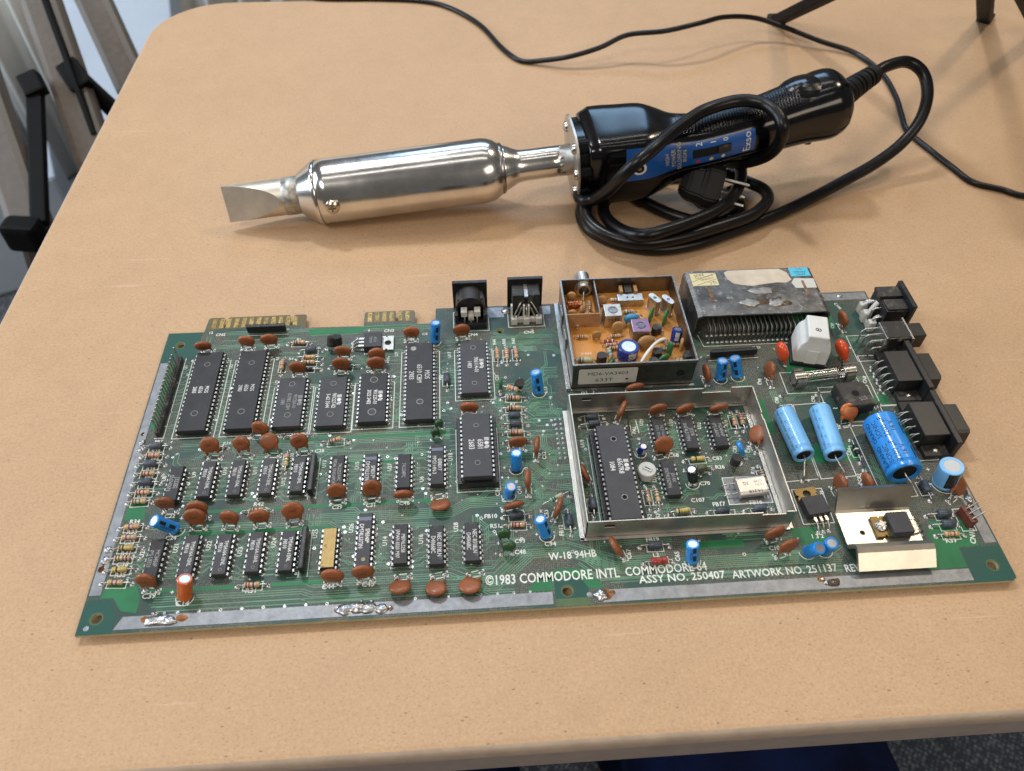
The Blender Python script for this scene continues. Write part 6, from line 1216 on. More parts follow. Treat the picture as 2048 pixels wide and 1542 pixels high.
for t_, p_, s_, a in (('CN2', (28.0, 164.4), 2.6, 0), ('12', (22.7, 166.2), 2.4, 0), ('CN3', (118.2, 162.1), 2.8, 0), ('6', (107.4, 163.1), 2.4, 0), ('CN4', (163.2, 156.4), 2.9, 0), ('CN5', (193.8, 156.5), 2.9, 0), ('U1', (15.1, 142.4), 2.4, 90), ('U2', (38.2, 141.8), 2.4, 90), ('U5', (121.0, 129.2), 2.4, 0), ('U7', (123.6, 145.5), 2.4, 90), ('U17', (151.4, 143.5), 2.4, 90), ('FB5', (146.6, 127.7), 2.2, 90), ('R44', (175.6, 151.2), 2.5, 90), ('R45', (180.7, 151.3), 2.5, 90), ('R43', (185.8, 151.3), 2.5, 90), ('C8', (137.6, 158.6), 2.4, 0), ('C9', (130.7, 155.0), 2.0, 0), ('C37', (175.6, 126.0), 2.4, 90), ('R38', (180.4, 113.0), 2.6, 0), ('C13', (199.7, 116.1), 2.6, 90), ('R7', (181.8, 107.1), 2.4, 0), ('R6', (181.8, 91.5), 2.4, 0),
        ('U3', (63.1, 129.3), 2.2, 90), ('C7', (108.6, 136.5), 2.2, 0), ('C6', (108.8, 133.4), 2.2, 0), ('R1', (70.2, 158.5), 2.2, 0), ('R3', (61.5, 146.0), 2.2, 90), ('R4', (67.9, 144.6), 2.2, 0), ('R36', (44.0, 91.5), 2.3, 0), ('R200', (53.7, 93.8), 2.4, 0), ('R5', (68.4, 93.8), 2.3, 0), ('C28', (88.4, 84.1), 2.6, 0), ('R100', (76.5, 81.9), 2.4, 90), ('U8', (19.4, 73.6), 2.6, 90), ('U9', (32.7, 75.0), 2.6, 90), ('U10', (46.6, 76.1), 2.6, 90), ('U11', (60.5, 75.3), 2.6, 90), ('U12', (74.4, 68.6), 2.7, 90), ('U13', (92.1, 77.3), 2.5, 90), ('U15', (107.5, 75.5), 2.6, 90), ('U27', (122.7, 73.7), 2.6, 90), ('U6', (137.7, 66.1), 2.6, 90), ('U18', (151.2, 77.7), 2.8, 90), ('C29', (99.2, 52.5), 2.7, 0), ('C31', (114.1, 52.6), 2.7, 0), ('C46', (129.3, 52.7), 2.8, 0), ('R42', (64.0, 56.2), 2.9, 0), ('C22', (25.6, 52.4), 2.8, 0), ('C24', (28.5, 41.3), 2.8, 0),
        ('FB7', (11.3, 94.3), 2.5, 0), ('R28', (11.2, 88.8), 2.5, 0), ('FB8', (11.8, 83.9), 2.5, 0), ('R29', (11.2, 78.5), 2.6, 0), ('FB9', (11.5, 73.6), 2.6, 0), ('R30', (10.9, 68.4), 2.7, 0), ('R50', (10.8, 63.4), 2.7, 0), ('R34', (10.9, 50.5), 2.8, 0), ('R33', (10.9, 45.3), 2.9, 0), ('C23', (10.9, 40.2), 2.9, 0), ('R41', (10.8, 34.9), 2.9, 0), ('C38', (10.8, 29.8), 3.0, 0), ('R35', (11.2, 24.9), 3.0, 0), ('U20', (18.8, 35.6), 2.8, 90), ('U21', (32.6, 36.9), 2.8, 90), ('U22', (46.5, 37.5), 2.8, 90), ('U23', (60.3, 33.7), 2.8, 90), ('U24', (74.2, 37.2), 2.8, 90), ('U25', (91.7, 40.5), 2.8, 90), ('U26', (107.2, 42.3), 2.8, 90), ('U14', (122.2, 35.0), 2.8, 90), ('U16', (137.8, 35.0), 2.8, 90), ('U28', (153.1, 40.0), 2.8, 90), ('C39', (25.4, 14.4), 3.3, 0), ('C14', (39.8, 10.3), 3.3, 0), ('R31', (66.8, 14.3), 3.1, 0), ('C44', (98.6, 14.1), 3.1, 0), ('C45', (115.1, 14.2), 3.1, 0),
        ('FB10', (167.8, 43.6), 2.9, 0), ('R51', (169.3, 38.5), 2.9, 0), ('C50', (175.4, 51.5), 2.8, 0), ('C34', (172.3, 57.0), 2.6, 90), ('C49', (182.4, 57.4), 2.6, 90), ('C12', (195.4, 75.9), 2.6, 90), ('C53', (193.5, 44.1), 2.7, 90), ('C94', (192.9, 28.2), 3.0, 0), ('C93', (179.8, 30.5), 2.8, 0), ('C48', (179.6, 25.2), 2.9, 0), ('FB12', (199.3, 35.6), 2.8, 90), ('+', (175.3, 69.1), 2.8, 0), ('+', (176.8, 63.5), 2.8, 0), ('+', (187.4, 33.2), 2.8, 0), ('+', (34.5, 15.6), 3, 0), ('+', (30.9, 50.8), 3, 0),
        ('U19', (214.3, 81.7), 2.7, 88), ('PAL', (240.5, 88.2), 2.7, 80), ('U29', (244.8, 92.6), 2.5, 80), ('U30', (259.2, 91.4), 2.5, 80), ('U32', (272.7, 88.8), 2.5, 80), ('C68', (255.8, 71.3), 2.9, 0), ('R27', (240.4, 59.0), 2.9, 0), ('U31', (245.2, 59.6), 2.6, 80), ('52', (239.3, 40.0), 2.6, 80), ('53', (243.1, 40.0), 2.6, 80), ('C83', (276.0, 68.4), 2.8, 0), ('R26', (276.2, 63.5), 2.8, 0), ('C70', (267.1, 54.9), 2.8, 0), ('C107', (261.9, 46.2), 2.9, 0), ('Y1', (293.0, 46.1), 2.8, 0), ('FB17', (270.9, 43.5), 2.9, 0), ('FB16', (287.9, 43.5), 2.9, 0), ('R16', (291.9, 61.4), 2.6, 76), ('Q7', (287.1, 66.0), 2.6, 76), ('C85', (286.5, 73.8), 2.5, 76), ('C84', (293.0, 73.4), 2.5, 76), ('R19', (286.3, 89.5), 2.5, 76), ('R17', (296.4, 93.5), 2.5, 76),
        ('C67', (227.1, 22.2), 2.8, 85), ('FB19', (237.6, 27.6), 2.9, 0), ('L2', (237.8, 20.2), 2.9, 0), ('C65', (247.7, 19.8), 2.8, 85), ('1 3 2', (310.3, 24.8), 2.8, 0), ('C99', (339.9, 84.1), 2.5, 76), ('CR6', (340.7, 69.1), 2.5, 76), ('CR5', (340.2, 54.3), 2.5, 76), ('C89', (320.0, 46.3), 2.6, 76), ('C88', (315.3, 102.3), 2.5, 76), ('C90', (333.9, 101.9), 2.5, 76), ('C98', (310.1, 114.9), 2.5, 76), ('CN8', (364.6, 113.0), 2.6, 72), ('CN10', (379.3, 21.3), 3.2, 70), ('R39', (367.9, 19.1), 3.2, 0), ('FB18', (370.5, 47.0), 2.7, 70), ('C92', (384.0, 40.3), 2.8, 0), ('C97', (361.0, 152.3), 2.4, 70), ('C100', (367.6, 167.3), 2.4, -70), ('CN6', (314.1, 139.7), 2.2, 180), ('~', (342.2, 94.6), 4, 0), ('+', (315.3, 53.4), 3, 0), ('+', (333.3, 53.6), 3, 0), ('+', (373.3, 55.9), 3.4, 0), ('C10', (289.6, 20.3), 2.8, 0), ('W1', (240.8, 118.4), 2.4, 0), ('MA', (239.9, 114.4), 2.4, 0)):
    st(t_, p_, s_, a)
for p_, r_ in (((221.4, 113.8), 1.9), ((217.7, 113.1), .7)): sarc(p_[0], p_[1], r_, 0, 360, .3)
for pa, pb in ((((298.8, 54.1)), ((320.0, 55.0))), (((321.4, 54.9)), ((338.3, 55.6))), (((315.4, 99.1)), ((321.1, 99.4))), (((321.8, 99.0)), ((338.3, 99.6)))): sl(pa, pb, .3)
for pa, pb in (((321.1, 99.4), (320.6, 56.6)), ((321.7, 98.7), (321.5, 55.2)), ((338.2, 99.3), (338.5, 56.1)), ((345.7, 86.5), (346.3, 49.0)), ((345.7, 86.5), (356.7, 86.8)), ((362.6, 53.2), (362.7, 43.2)), ((362.7, 43.2), (357.9, 42.9))): sl(pa, pb, .3)
for pa, pb in (((210.0, 78.7), (216.0, 39.1)), ((215.1, 84.4), (216.1, 38.4)), ((235.6, 87.9), (236.6, 38.9))): pass
sl((216.1, 84.9), (216.2, 39.1), .3); sl((241.3, 94.4), (241.7, 86.4), .3)
obj('silkscreen', silk, PCB, kind='stuff')

# ================================================================== soldering iron
A = Vector((74.2, 269.0, 15.8)); Bp = Vector((234.7, 279.5, 27.0)); AX = (Bp - A).normalized(); dAB = (Bp - A).length; k_ = dAB / 519.0
iron = thing('soldering_iron', 'large chrome soldering iron with black handle and coiled black power cord', 'soldering iron', (A.x, A.y, TZ))
def ax(x): return (x - 641) * k_                       # measured stations along the barrel, in mm from its front ring
XB = frame(A, AX, (0, 0, 1))
def on_axis(name, prof, mat, parent=iron, n_=56, smooth=True, mats=None): 
    mb = MB(); mb.lathe([(r_, ax(x)) for x, r_ in [(q[1], q[0]) for q in prof]], n_, mat, smooth, mats); return obj(name, mb, parent, mat=XB)
RB = 19.6
# welded lathe so that the polished barrel shades smoothly
def turned(name, prof, mat, parent=iron, n_=72):
    v = []; rows = []
    for r_, x in prof: rows.append(list(range(len(v), len(v) + n_))); v += [(r_ * math.cos(2 * PI * i / n_), r_ * math.sin(2 * PI * i / n_), ax(x)) for i in range(n_)]
    fs = [(a[i], a[(i + 1) % n_], b_[(i + 1) % n_], b_[i]) for a, b_ in zip(rows, rows[1:]) for i in range(n_)] + [tuple(reversed(rows[0])), tuple(rows[-1])]
    mb = MB(); mb.add(v, fs, mat, True); o = obj(name, mb, parent, mat=XB)
    o.data.polygons[len(fs) - 1].use_smooth = False; o.data.polygons[len(fs) - 2].use_smooth = False; return o
barrel = turned('barrel', [(19.0, 641.5), (19.4, 642), (19.4, 660), (19.4, 800), (19.5, 960), (19.4, 968), (18.8, 978), (17.6, 988), (16.0, 996), (15.0, 1000), (14.6, 1004)], 'chrome')
turned('front_cap', [(11.2, 600), (11.6, 601), (13.5, 606), (18.2, 631), (19.2, 634), (19.5, 636), (19.5, 640), (19.2, 641)], 'chrome')
turned('gap_ring', [(18.7, 640.5), (18.7, 642.5)], 'hole')
turned('heat_ring', [(15.4, 997), (15.5, 999), (15.3, 1003), (14.6, 1006)], 'chrome_burn')
turned('neck', [(14.2, 1004), (13.6, 1008), (13.2, 1012), (12.4, 1018), (11.2, 1026), (10.2, 1033), (9.7, 1039), (9.5, 1046), (9.4, 1060), (9.4, 1100), (9.4, 1158)], 'chrome')
# tip: round shank milled to a chisel
bm = bmesh.new(); bmesh.ops.create_cone(bm, cap_ends=True, segments=64, radius1=11.0, radius2=11.0, depth=1)
z0, z1 = ax(455), ax(604)
for q in bm.verts: q.co.z = z0 if q.co.z < 0 else z1
for k in range(1, 24): bmesh.ops.bisect_plane(bm, geom=bm.verts[:] + bm.edges[:] + bm.faces[:], plane_co=(0, 0, z0 + (z1 - z0) * k / 24), plane_no=(0, 0, 1))
camd = (Vector((163.7, -132.5, 298.4)) - A).normalized(); fy = XB.to_3x3().inverted() @ camd; fy.z = 0; fy.normalize(); fy = Matrix.Rotation(math.radians(12), 3, 'Z') @ fy
zc = ax(566); th = math.atan2(11.0 - 1.0, zc - z0)
for sd in (1, -1):
    n_ = Vector((fy.x * sd * math.cos(th), fy.y * sd * math.cos(th), -math.sin(th))); p0 = Vector((fy.x * sd * 1.0, fy.y * sd * 1.0, z0))
    r_ = bmesh.ops.bisect_plane(bm, geom=bm.verts[:] + bm.edges[:] + bm.faces[:], plane_co=p0, plane_no=n_, clear_outer=True)
    ed = [e for e in r_['geom_cut'] if isinstance(e, bmesh.types.BMEdge)]; bmesh.ops.contextual_create(bm, geom=ed)
bmesh.ops.recalc_face_normals(bm, faces=bm.faces[:]); mb = MB(); mb.bm(bm, 'tip_metal')
obj('chisel_tip', mb, iron, mat=XB); turned('tip_collar', [(11.1, 572), (11.35, 572.5), (11.35, 602)], 'tin_dull')
# cross head screw in the barrel, facing the viewer and low
sd_ = XB.to_3x3().inverted() @ Vector((-.10, -.96, .10)); sd_.z = 0; sd_.normalize()
pp = XB @ (Vector((sd_.x * 19.3, sd_.y * 19.3, ax(668)))); nz = XB.to_3x3() @ sd_
sm2 = MB().lathe([(0, 0), (4.2, 0), (4.4, .8), (4.0, 2.0), (2.8, 2.9), (0, 3.2)], 24, 'screw_brass'); sm2.box(-2.2, 2.2, -.45, .45, 2.4, 3.25, 'steel_dark'); sm2.box(-.45, .45, -2.2, 2.2, 2.4, 3.24, 'steel_dark')
obj('barrel_screw', sm2, iron, mat=frame(pp, nz))
# handle: lofted along a bent spine
SP = [(1160, (235.6, 279.7, 27.2), 24.0, 6.5), (1171, (239.4, 280.0, 27.4), 25.6, 6.5), (1180, (242.2, 280.5, 27.5), 26.6, 6.0), (1235, (258.5, 280.9, 28.4), 26.2, 5.5), (1280, (272.3, 280.5, 29.8), 25.4, 5.0), (1312, (281.8, 279.9, 31.2), 22.4, 3.8), (1348, (292.5, 278.9, 33.4), 18.2, 2.9), (1400, (308.2, 278.9, 36.0), 16.4, 2.7), (1500, (340.2, 285.3, 40.3), 16.2, 2.6), (1590, (369.5, 293.0, 45.0), 17.8, 2.6), (1640, (385.6, 296.3, 48.0), 19.8, 2.5), (1664, (393.2, 297.4, 49.0), 19.2, 2.4), (1680, (398.2, 297.8, 49.8), 15.6, 2.3), (1687, (400.6, 298.6, 50.1), 10.0, 2.1), (1689, (401.3, 298.7, 50.2), 4.0, 2.0)]
def cr(a, b_, c_, d_, t): return .5 * (2 * b_ + (c_ - a) * t + (2 * a - 5 * b_ + 4 * c_ - d_) * t * t + (3 * b_ - a - 3 * c_ + d_) * t ** 3)
def spine(x):
    i = 0
    while i < len(SP) - 2 and SP[i + 1][0] < x: i += 1
    P = [SP[max(i - 1, 0)], SP[i], SP[i + 1], SP[min(i + 2, len(SP) - 1)]]; t = max(0, min(1, (x - P[1][0]) / (P[2][0] - P[1][0])))
    sl_ = lambda k: [Vector(q[1]) if k == 1 else q[k] for q in P]
    def herm(v):                                   # tangents scaled to uneven stations
        h = P[2][0] - P[1][0]; m1 = (v[2] - v[0]) * (h / max(1, P[2][0] - P[0][0])); m2 = (v[3] - v[1]) * (h / max(1, P[3][0] - P[1][0]))
        return v[1] * (2 * t ** 3 - 3 * t * t + 1) + m1 * (t ** 3 - 2 * t * t + t) + v[2] * (3 * t * t - 2 * t ** 3) + m2 * (t ** 3 - t * t)
    return herm(sl_(1)), herm(sl_(2)), herm(sl_(3))
UPV = Vector((0, -.12, 1)).normalized()
def loft(x, th, off=0.0):
    """th: 0 faces the viewer's side, 90 is up (degrees)"""
    p_, r_, e = spine(x); q = spine(min(x + 14, 1689))[0] - spine(max(x - 14, 1160))[0]; q.normalize(); side = UPV.cross(q); side.normalize(); side = -side if side.y > 0 else side; up = q.cross(side); up = up if up.z > 0 else -up
    a = math.radians(th); c_, s_ = math.cos(a), math.sin(a); rr = r_ / ((abs(c_) ** e + abs(s_) ** e) ** (1 / e)) * (1 - .035 * max(0, e - 2.6)); 
    return p_ + (side * c_ + up * s_) * (rr + off)
xs = [1160, 1163, 1166, 1170, 1174, 1178, 1182, 1186] + list(range(1192, 1660, 7)) + [1660, 1665, 1670, 1674, 1678, 1681, 1684, 1686, 1687, 1688, 1688.6, 1689]
NT = 72; v = []; 
for x in xs: v += [loft(x, 360 * i / NT) for i in range(NT)]
fs = [(a * NT + i, (a + 1) * NT + i, (a + 1) * NT + (i + 1) % NT, a * NT + (i + 1) % NT) for a in range(len(xs) - 1) for i in range(NT)] + [tuple(range(NT)), tuple((len(xs) - 1) * NT + i for i in reversed(range(NT)))]
mb = MB(); mb.add(v, fs, 'handle', True); hb = obj('handle', mb, iron)
bmx = bmesh.new(); bmx.from_mesh(hb.data); bmesh.ops.recalc_face_normals(bmx, faces=bmx.faces[:]); bmx.to_mesh(hb.data); bmx.free()
# pommel horn on the far side of the tail
pm = MB(); pm.X = Matrix.Diagonal((20, 15, 9.5, 1)); pm.lathe([(0 if abs(k) == 9 else math.cos(k * PI / 18), math.sin(k * PI / 18)) for k in range(-9, 10)], 32, 'handle'); pm.X = Matrix()
obj('pommel', pm, hb, mat=Matrix.Translation(Vector((374.6, 295.6, 57.0))) @ Matrix.Rotation(math.radians(8), 4, 'Z') @ Matrix.Rotation(math.radians(-4), 4, 'Y'))
# neck of four bosses and the metal flange with screws
fl = MB(); FX = frame(Vector(SP[0][1]) - AX * 6.5, AX, (0, 0, 1))
fp = [(25.5 * math.cos(2 * PI * i / 64) / ((abs(math.cos(2 * PI * i / 64)) ** 3.2 + abs(math.sin(2 * PI * i / 64)) ** 3.2) ** (1 / 3.2)), 25.5 * math.sin(2 * PI * i / 64) / ((abs(math.cos(2 * PI * i / 64)) ** 3.2 + abs(math.sin(2 * PI * i / 64)) ** 3.2) ** (1 / 3.2))) for i in range(64)]
fl.prism([(x * .93, y * .93) for x, y in fp], 0, 1.3, 'steel_bright'); flo = obj('flange', fl, iron, mat=FX)
nb = MB(); nb.X = FX
nb.prism([(x * .78, y * .78) for x, y in fp], 1.3, 8, 'handle', smooth=True); nb.X = Matrix()
nk = obj('neck_block', nb, hb)
for a in (40, 128, 218, 312, 84):
    x, y = 20.0 * math.cos(math.radians(a)), 20.0 * math.sin(math.radians(a)); bs_ = MB(); bs_.X = FX @ Matrix.Translation((x, y, 0)); bs_.lathe([(0, 1.3), (5.0, 1.3), (5.0, 8), (0, 8)], 20, 'handle', smooth=False); bs_.X = Matrix(); obj('boss', bs_, hb)
    if a < 313: obj('screw', MB().lathe([(0, -2.4), (1.8, -2.3), (3.0, -1.6), (3.3, -.6), (3.3, 0)], 18, 'screw'), flo, (x, y, 0))
obj('seam', MB().tube([loft(x, -14, .0) for x in range(1184, 1684, 6)], .32, 6, 'grip'), hb)
# grip inlay on the top with ribs
gp = MB(); gx = list(range(1352, 1594, 6)); ths = [58, 66, 74, 82, 90, 98, 106, 114]; v = []
for x in gx: v += [loft(x, t_, .35) for t_ in ths]
n_ = len(ths); gp.add(v, [(a * n_ + i, a * n_ + i + 1, (a + 1) * n_ + i + 1, (a + 1) * n_ + i) for a in range(len(gx) - 1) for i in range(n_ - 1)], 'grip', True); gro = obj('grip_inlay', gp, hb)
rb = MB()
for i in range(40): 
    x = 1356 + i * 5.6; rb.tube([loft(min(x + 16 * (t_ - 60) / 52, 1590), t_, .55) for t_ in (60, 70, 80, 90, 100, 112)], .62, 6, 'grip')
obj('grip_rib', rb, gro, kind='stuff')
nubp = Vector((381.6, 290.4, 32.0)); obj('nub', MB().tube([nubp, nubp + Vector((0, -1, -4)), nubp + Vector((0, -1.5, -6))], [3.4, 3.0, 2.2], 14, 'rubber'), hb)
# blue label, switch and print
def patch(x0, x1, t0, t1, off, mat, nx=40, nt=10):
    mb = MB(); v = [loft(x0 + (x1 - x0) * i / nx, t0 + (t1 - t0) * j / nt, off) for i in range(nx + 1) for j in range(nt + 1)]; m_ = nt + 1
    mb.add(v, [(a * m_ + i, (a + 1) * m_ + i, (a + 1) * m_ + i + 1, a * m_ + i + 1) for a in range(nx) for i in range(nt)], mat, True); return mb
L0, L1, T0, T1 = 1238, 1484, -4, 44
lab = obj('label', patch(L0, L1, T0, T1, .22, 'label_blue'), hb, label='blue printed label with a slide switch')
def ltext(txt, x, tc, size, mat, ali='C'):
    """lettering that runs up across the label"""
    v, fs, (x0, x1) = fine_glyphs(txt); mb = MB(); p_, r_, e = spine(x); dg = 1 / (r_ * PI / 180); mmx = 1 / (spine(x + 5)[0] - spine(x - 5)[0]).length * 10
    mb.add([loft(x - (b_ - .35) * size * mmx, tc + (a - (x0 + x1) / 2) * size * dg, .30) for a, b_ in v], fs, mat); return mb
for t_, x, tc, s_, mt in (('HIGH', 1329, 20, 3.1, 'print_gold'), ('POWER', 1340, 20, 3.1, 'print_gold'), ('SOLDERING', 1350, 20, 3.1, 'print_gold'), ('IRON', 1360, 20, 3.1, 'print_gold'), ('2', 1384, 38, 4.2, 'print_white'), ('1', 1406, 38, 4.2, 'print_white'), ('0', 1428, 38, 4.2, 'print_white'), ('Exso', 1468, 20, 6.4, 'print_white')): obj('printing', ltext(t_, x, tc, s_, mt), lab)
def dot(x, tc, r_, mat, off=.31):
    p_, rr, e = spine(x); dg = 180 / PI / rr; mmx = 10 / (spine(x + 5)[0] - spine(x - 5)[0]).length; mb = MB(); pts = [loft(x + r_ * mmx * math.cos(2 * PI * i / 20), tc + r_ * dg * math.sin(2 * PI * i / 20), off) for i in range(20)]; c_ = loft(x, tc, off); mb.add([c_] + pts, [(0, 1 + i, 1 + (i + 1) % 20) for i in range(20)], mat); return mb
for x, mt in ((1383, 'print_red'), (1404, 'print_gold'), (1425, 'print_white')): obj('dot', dot(x, 2, 1.1, mt), lab)
obj('label_ring', dot(1268, 16, 4.6, 'print_white', .30), lab); obj('ring_screw', dot(1268, 16, 3.0, 'rubber', .36), lab); obj('ring_cross', dot(1268, 16, 1.3, 'steel_bright', .42), lab)
obj('switch_well', patch(1374, 1438, 11, 29, .34, 'hole', 16, 6), lab); obj('switch_knob', patch(1414, 1436, 12, 28, 1.4, 'plastic_dark', 8, 6), lab)
# strain relief
sr = [Vector((401.3, 303.3, 50.0)), Vector((413.9, 312.5, 52.0)), Vector((430.3, 325.0, 53.0))]; srp = spline(sr, 14); st_ = obj('strain_relief', MB().tube(srp, [6.8 - 1.8 * i / len(srp) for i in range(len(srp))], 20, 'rubber'), hb)
for i in range(10):
    j = int((i + .6) / 10 * (len(srp) - 2)); u_ = (srp[j + 1] - srp[j]).normalized(); rr_ = 8.2 - 2.0 * i / 10; rg = MB(); rg.X = frame(srp[j], u_); rg.lathe([(rr_ - 2, -1.1), (rr_ - .3, -1.1), (rr_, -.8), (rr_, .8), (rr_ - .3, 1.1), (rr_ - 2, 1.1)], 24, 'rubber', smooth=False); rg.X = Matrix(); obj('rib', rg, st_)
# cord
CRD = 3.75
c0 = TZ + CRD
cordp = [
 [(427.1, 322.6, 53.0), (439.0, 329.8, 55.0), (455.3, 336.2, 54.0), (465.6, 330.8, 49.0), (467.5, 319.1, 40.0), (462.3, 307.5, 29.0), (451.0, 298.6, 18.0), (432.8, 288.8, 10.0), (410.6, 279.2, 4.0), (383.6, 264.8, 1.0), (360.5, 252.6, 0.2), (338.3, 241.7, 0.2), (320.6, 233.9, 0.2), (300.1, 225.5, 0.2), (276.4, 221.8, 0.2), (255.2, 227.6, 0.2), (239.6, 240.5, 0.2), (234.6, 253.1, 0.6), (235.6, 262.8, 4.0), (241.8, 272.8, 6.0), (255.2, 285.4, 3.0)],
 [(335.3, 290.9, 5.0), (344.4, 280.9, 5.0), (353.0, 270.3, 6.0), (352.9, 259.0, 6.5), (344.8, 248.5, 7.0), (334.0, 239.8, 8.0), (314.1, 231.1, 8.4), (290.0, 222.5, 8.4), (267.3, 218.3, 8.4), (251.5, 223.1, 8.2), (240.1, 234.1, 8.2), (235.7, 246.8, 8.4), (238.6, 259.9, 9.0), (247.9, 272.3, 8.0)],
 [(340.0, 289.4, 16.0), (338.8, 278.7, 15.0), (335.7, 267.7, 13.0), (326.5, 252.5, 13.0), (313.6, 238.5, 15.0), (299.4, 229.3, 16.0), (282.7, 221.2, 16.4), (265.9, 216.2, 16.0), (256.3, 224.6, 12.0), (249.9, 238.7, 8.0), (247.9, 254.6, 5.0), (251.1, 265.7, 5.0), (262.3, 278.5, 3.0)],
 [(263.9, 286.8, 0.2), (270.8, 276.6, 0.2), (283.9, 261.6, 0.2), (297.5, 251.1, 0.2), (311.4, 245.3, 0.2), (324.0, 247.5, 0.2), (336.7, 259.6, 0.2), (334.9, 278.4, 0.2)],
 [(240.5, 284.9, 10.0), (234.8, 271.6, 12.0), (232.5, 260.9, 13.0), (234.9, 253.8, 14.0), (241.4, 249.9, 18.0), (247.3, 239.0, 33.0), (251.5, 231.2, 47.0), (258.3, 229.9, 56.0), (267.8, 236.3, 60.0), (279.8, 250.2, 60.0), (290.9, 261.7, 60.0), (305.8, 274.5, 60.0), (325.5, 280.0, 62.0), (338.4, 275.3, 63.0), (345.1, 265.6, 62.0), (348.0, 257.7, 57.0), (349.8, 260.6, 45.0), (348.2, 268.2, 32.0), (339.1, 276.4, 22.0), (330.9, 289.0, 14.0), (321.1, 296.9, 8.0), (306.0, 298.4, 1.0), (292.2, 296.4, 0.2)]]
cm = MB()
for q in cordp: cm.tube(spline(q, 9), CRD, 16, 'cord')
cord = obj('power_cord', cm, iron, label='thick black rubber cord looped round the handle')
# plug with three prongs
pc = Vector((312.5, 262.9, 15.0)); pd = Vector((.93, -.30, -.12)).normalized(); pw = Vector((-.05, -.62, -.70)); X = frame(pc, pd, pw)       # local z: prongs, local x: blade to blade
pl = MB(); pts = [(-13.5, -6), (-9, -11), (9, -11), (13.5, -6), (13.5, 7), (8, 12), (-8, 12), (-13.5, 7)]
bm = bmesh.new(); R0 = []
for z, s_ in ((-16, .55), (-11, .80), (-3, .86), (-1.5, 1.0), (7.5, 1.0), (9, .94)): R0.append([bm.verts.new((x * s_, y * s_, z)) for x, y in pts])
for a, b_ in zip(R0, R0[1:]):
    for i in range(8): bm.faces.new((a[i], a[(i + 1) % 8], b_[(i + 1) % 8], b_[i]))
bm.faces.new(R0[-1]); bm.faces.new(R0[0][::-1]); bmesh.ops.bevel(bm, geom=bm.edges[:], offset=.9, segments=2, affect='EDGES'); pl.bm(bm, 'rubber')
po = obj('plug', pl, iron, mat=X, label='black plug with three bare prongs')
for x in (-6.35, 6.35): obj('prong', MB().box(x - .75, x + .75, -3.2, 3.2, 9, 25, 'tin', .3), po)
obj('prong', MB().lathe([(0, 9), (2.4, 9), (2.4, 23.5), (1.7, 25.6), (0, 26.2)], 18, 'tin'), po, (0, -8.2 + 0, 0)) if 0 else obj('prong', MB().lathe([(2.4, 9), (2.4, 23.5), (1.7, 25.6), (0, 26.2)], 18, 'tin'), po, (0, 7.0, 0))
# ================================================================== thin cable across the back of the table
zc_ = TZ + 2.0
cb = MB(); cb.tube(spline([(3.5, 598.1, -2.0), (40.5, 584.9, -2.0), (94.0, 581.2, -2.0), (134.2, 574.1, -2.0), (158.4, 557.8, -2.0), (181.3, 526.0, -2.0), (196.3, 487.5, -2.0), (206.5, 467.5, -2.0), (214.8, 460.5, -2.0), (228.5, 457.4, 0.0), (249.7, 452.9, 5.0), (273.5, 456.2, 10.0), (295.8, 463.4, 16.0), (324.5, 460.1, 20.0), (353.7, 467.9, 22.0), (377.7, 481.7, 20.0), (406.6, 491.9, 14.0), (431.8, 486.7, 8.0), (459.1, 474.3, 2.0), (484.0, 458.6, -1.0), (494.3, 428.1, -2.0), (492.1, 393.8, -2.0), (485.8, 365.6, -2.0), (481.6, 344.3, -2.0), (487.7, 319.7, -2.0), (494.2, 298.2, -2.0), (500.3, 281.1, -2.0), (515.0, 272.5, -2.0), (537.1, 262.5, -2.0), (614.1, 265.8, -2.0)], 8), 2.0, 10, 'cord')
o = obj('cable', cb); o['label'] = 'thin black cable winding across the far side of the table'; o['category'] = 'cable'
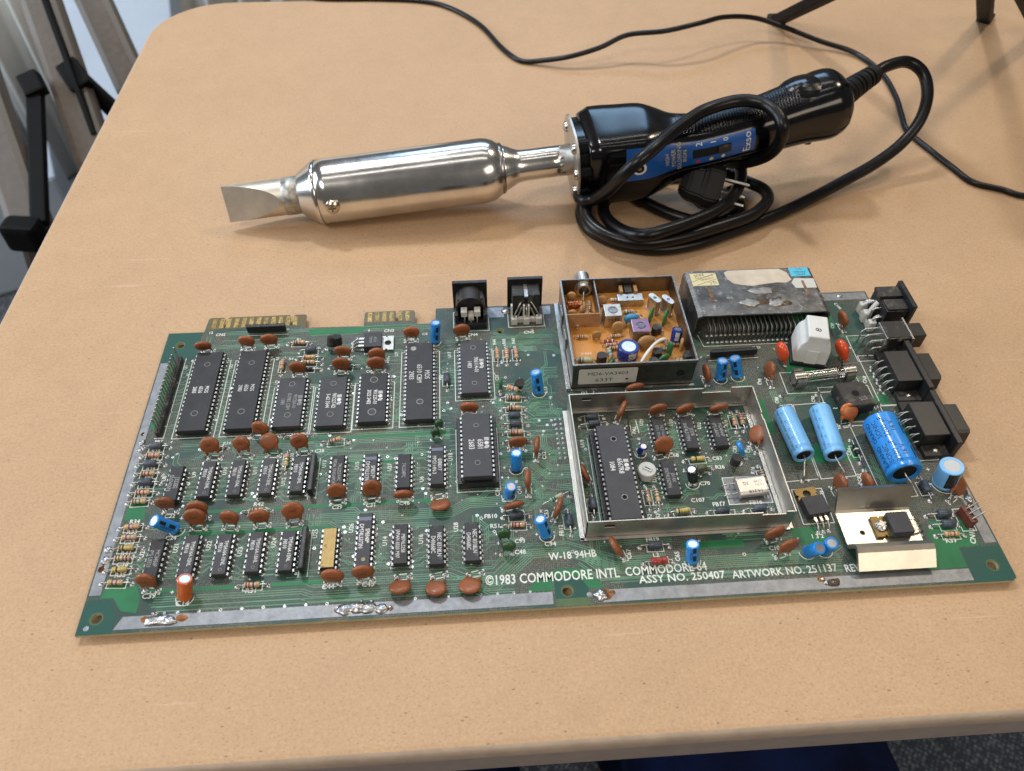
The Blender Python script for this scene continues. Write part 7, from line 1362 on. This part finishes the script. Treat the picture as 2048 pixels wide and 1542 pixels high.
# ================================================================== small black tripod at the back right
apx = Vector((446.3, 303.5, 150.0)); trp = thing('table_tripod', 'black tripod standing on the table at the back right, legs only in view', 'tripod', (apx.x, apx.y, TZ))
for f in ((437.8, 522.6, -3.0), (622.1, 517.1, -3.0), (658.9, 490.7, -3.0)):
    f = Vector(f); d = f - apx; sd = d.cross(Vector((0, 0, 1))); mb = bar(MB(), apx, f, 11, 8, 'stand_black', side=sd, ch=1.2); lg = obj('leg', mb, trp)
    obj('channel', bar(MB(), apx + Vector((0, -1.5, 2.2)), f + Vector((0, -1.5, 2.2)) - d.normalized() * 4, 5, 7, 'stand_black', side=sd, ch=.4), lg)
    obj('foot', MB().box(-8, 8, -6, 6, -.9, 3.4, 'rubber', 1.2), lg, (f.x, f.y, TZ + 1), math.atan2(d.y, d.x))
obj('hub', MB().lathe([(0, -12), (14, -12), (18, -8), (18, 8), (12, 14), (0, 14)], 24, 'stand_black'), trp, tuple(apx)); obj('column', MB().tube([apx, apx + Vector((0, 0, 120))], 8, 16, 'stand_black'), trp); obj('head_plate', MB().box(-25, 25, -18, 18, 120, 128, 'stand_black', 2), trp, tuple(apx))
# ================================================================== person seated at the near side, only a thigh in view
def skin(name, pts, edges, mat, parent=None):
    me = bpy.data.meshes.new(name); me.from_pydata([Vector(p[:3]) * S for p in pts], edges, []); o = bpy.data.objects.new(name, me); C.objects.link(o); o.parent = parent
    sk_ = o.modifiers.new('skin', 'SKIN'); sk_.use_smooth_shade = True
    for q, p_ in zip(me.skin_vertices[0].data, pts): q.radius = (p_[3] * S, (p_[4] if len(p_) > 4 else p_[3]) * S)
    me.skin_vertices[0].data[0].use_root = True; o.modifiers.new('smooth', 'SUBSURF').levels = 2; o.modifiers['smooth'].render_levels = 2; me.materials.append(MATS[mat]); return o
HX = 210
P = [(HX, -430, -215, 120, 105), (HX, -440, -90, 130, 100)]; E_ = [(0, 1)]
for sx in (-1, 1):
    i = len(P); P += [(HX + sx * 88, -400, -215, 88), (HX + sx * 105, -190, -200, 84), (HX + sx * 108, 10, -190, 74), (HX + sx * 108, 120, -215, 60), (HX + sx * 108, 130, -330, 56), (HX + sx * 108, 110, -470, 52), (HX + sx * 108, 100, -660, 36), (HX + sx * 110, 120, -705, 36), (HX + sx * 114, 230, -716, 26)]; E_ += [(0, i)] + [(j, j + 1) for j in range(i, i + 8)]
person = skin('person', P, E_, 'skin'); person['label'] = 'person in navy blue trousers seated at the near table edge, one thigh in view'; person['category'] = 'person'
P2 = [(p_[0], p_[1], p_[2], p_[3] + 9, (p_[4] if len(p_) > 4 else p_[3]) + 9) for p_ in P]; keep = [0, 1] + [j for b0 in (2, 11) for j in range(b0, b0 + 7)]
mp_ = {j: n_ for n_, j in enumerate(keep)}; tro = skin('trousers', [P2[j] for j in keep], [(mp_[a], mp_[b_]) for a, b_ in E_ if a in mp_ and b_ in mp_], 'navy', person)
tx_ = bpy.data.textures.new('folds', 'CLOUDS'); tx_.noise_scale = .06; dm = tro.modifiers.new('folds', 'DISPLACE'); dm.texture = tx_; dm.strength = .012
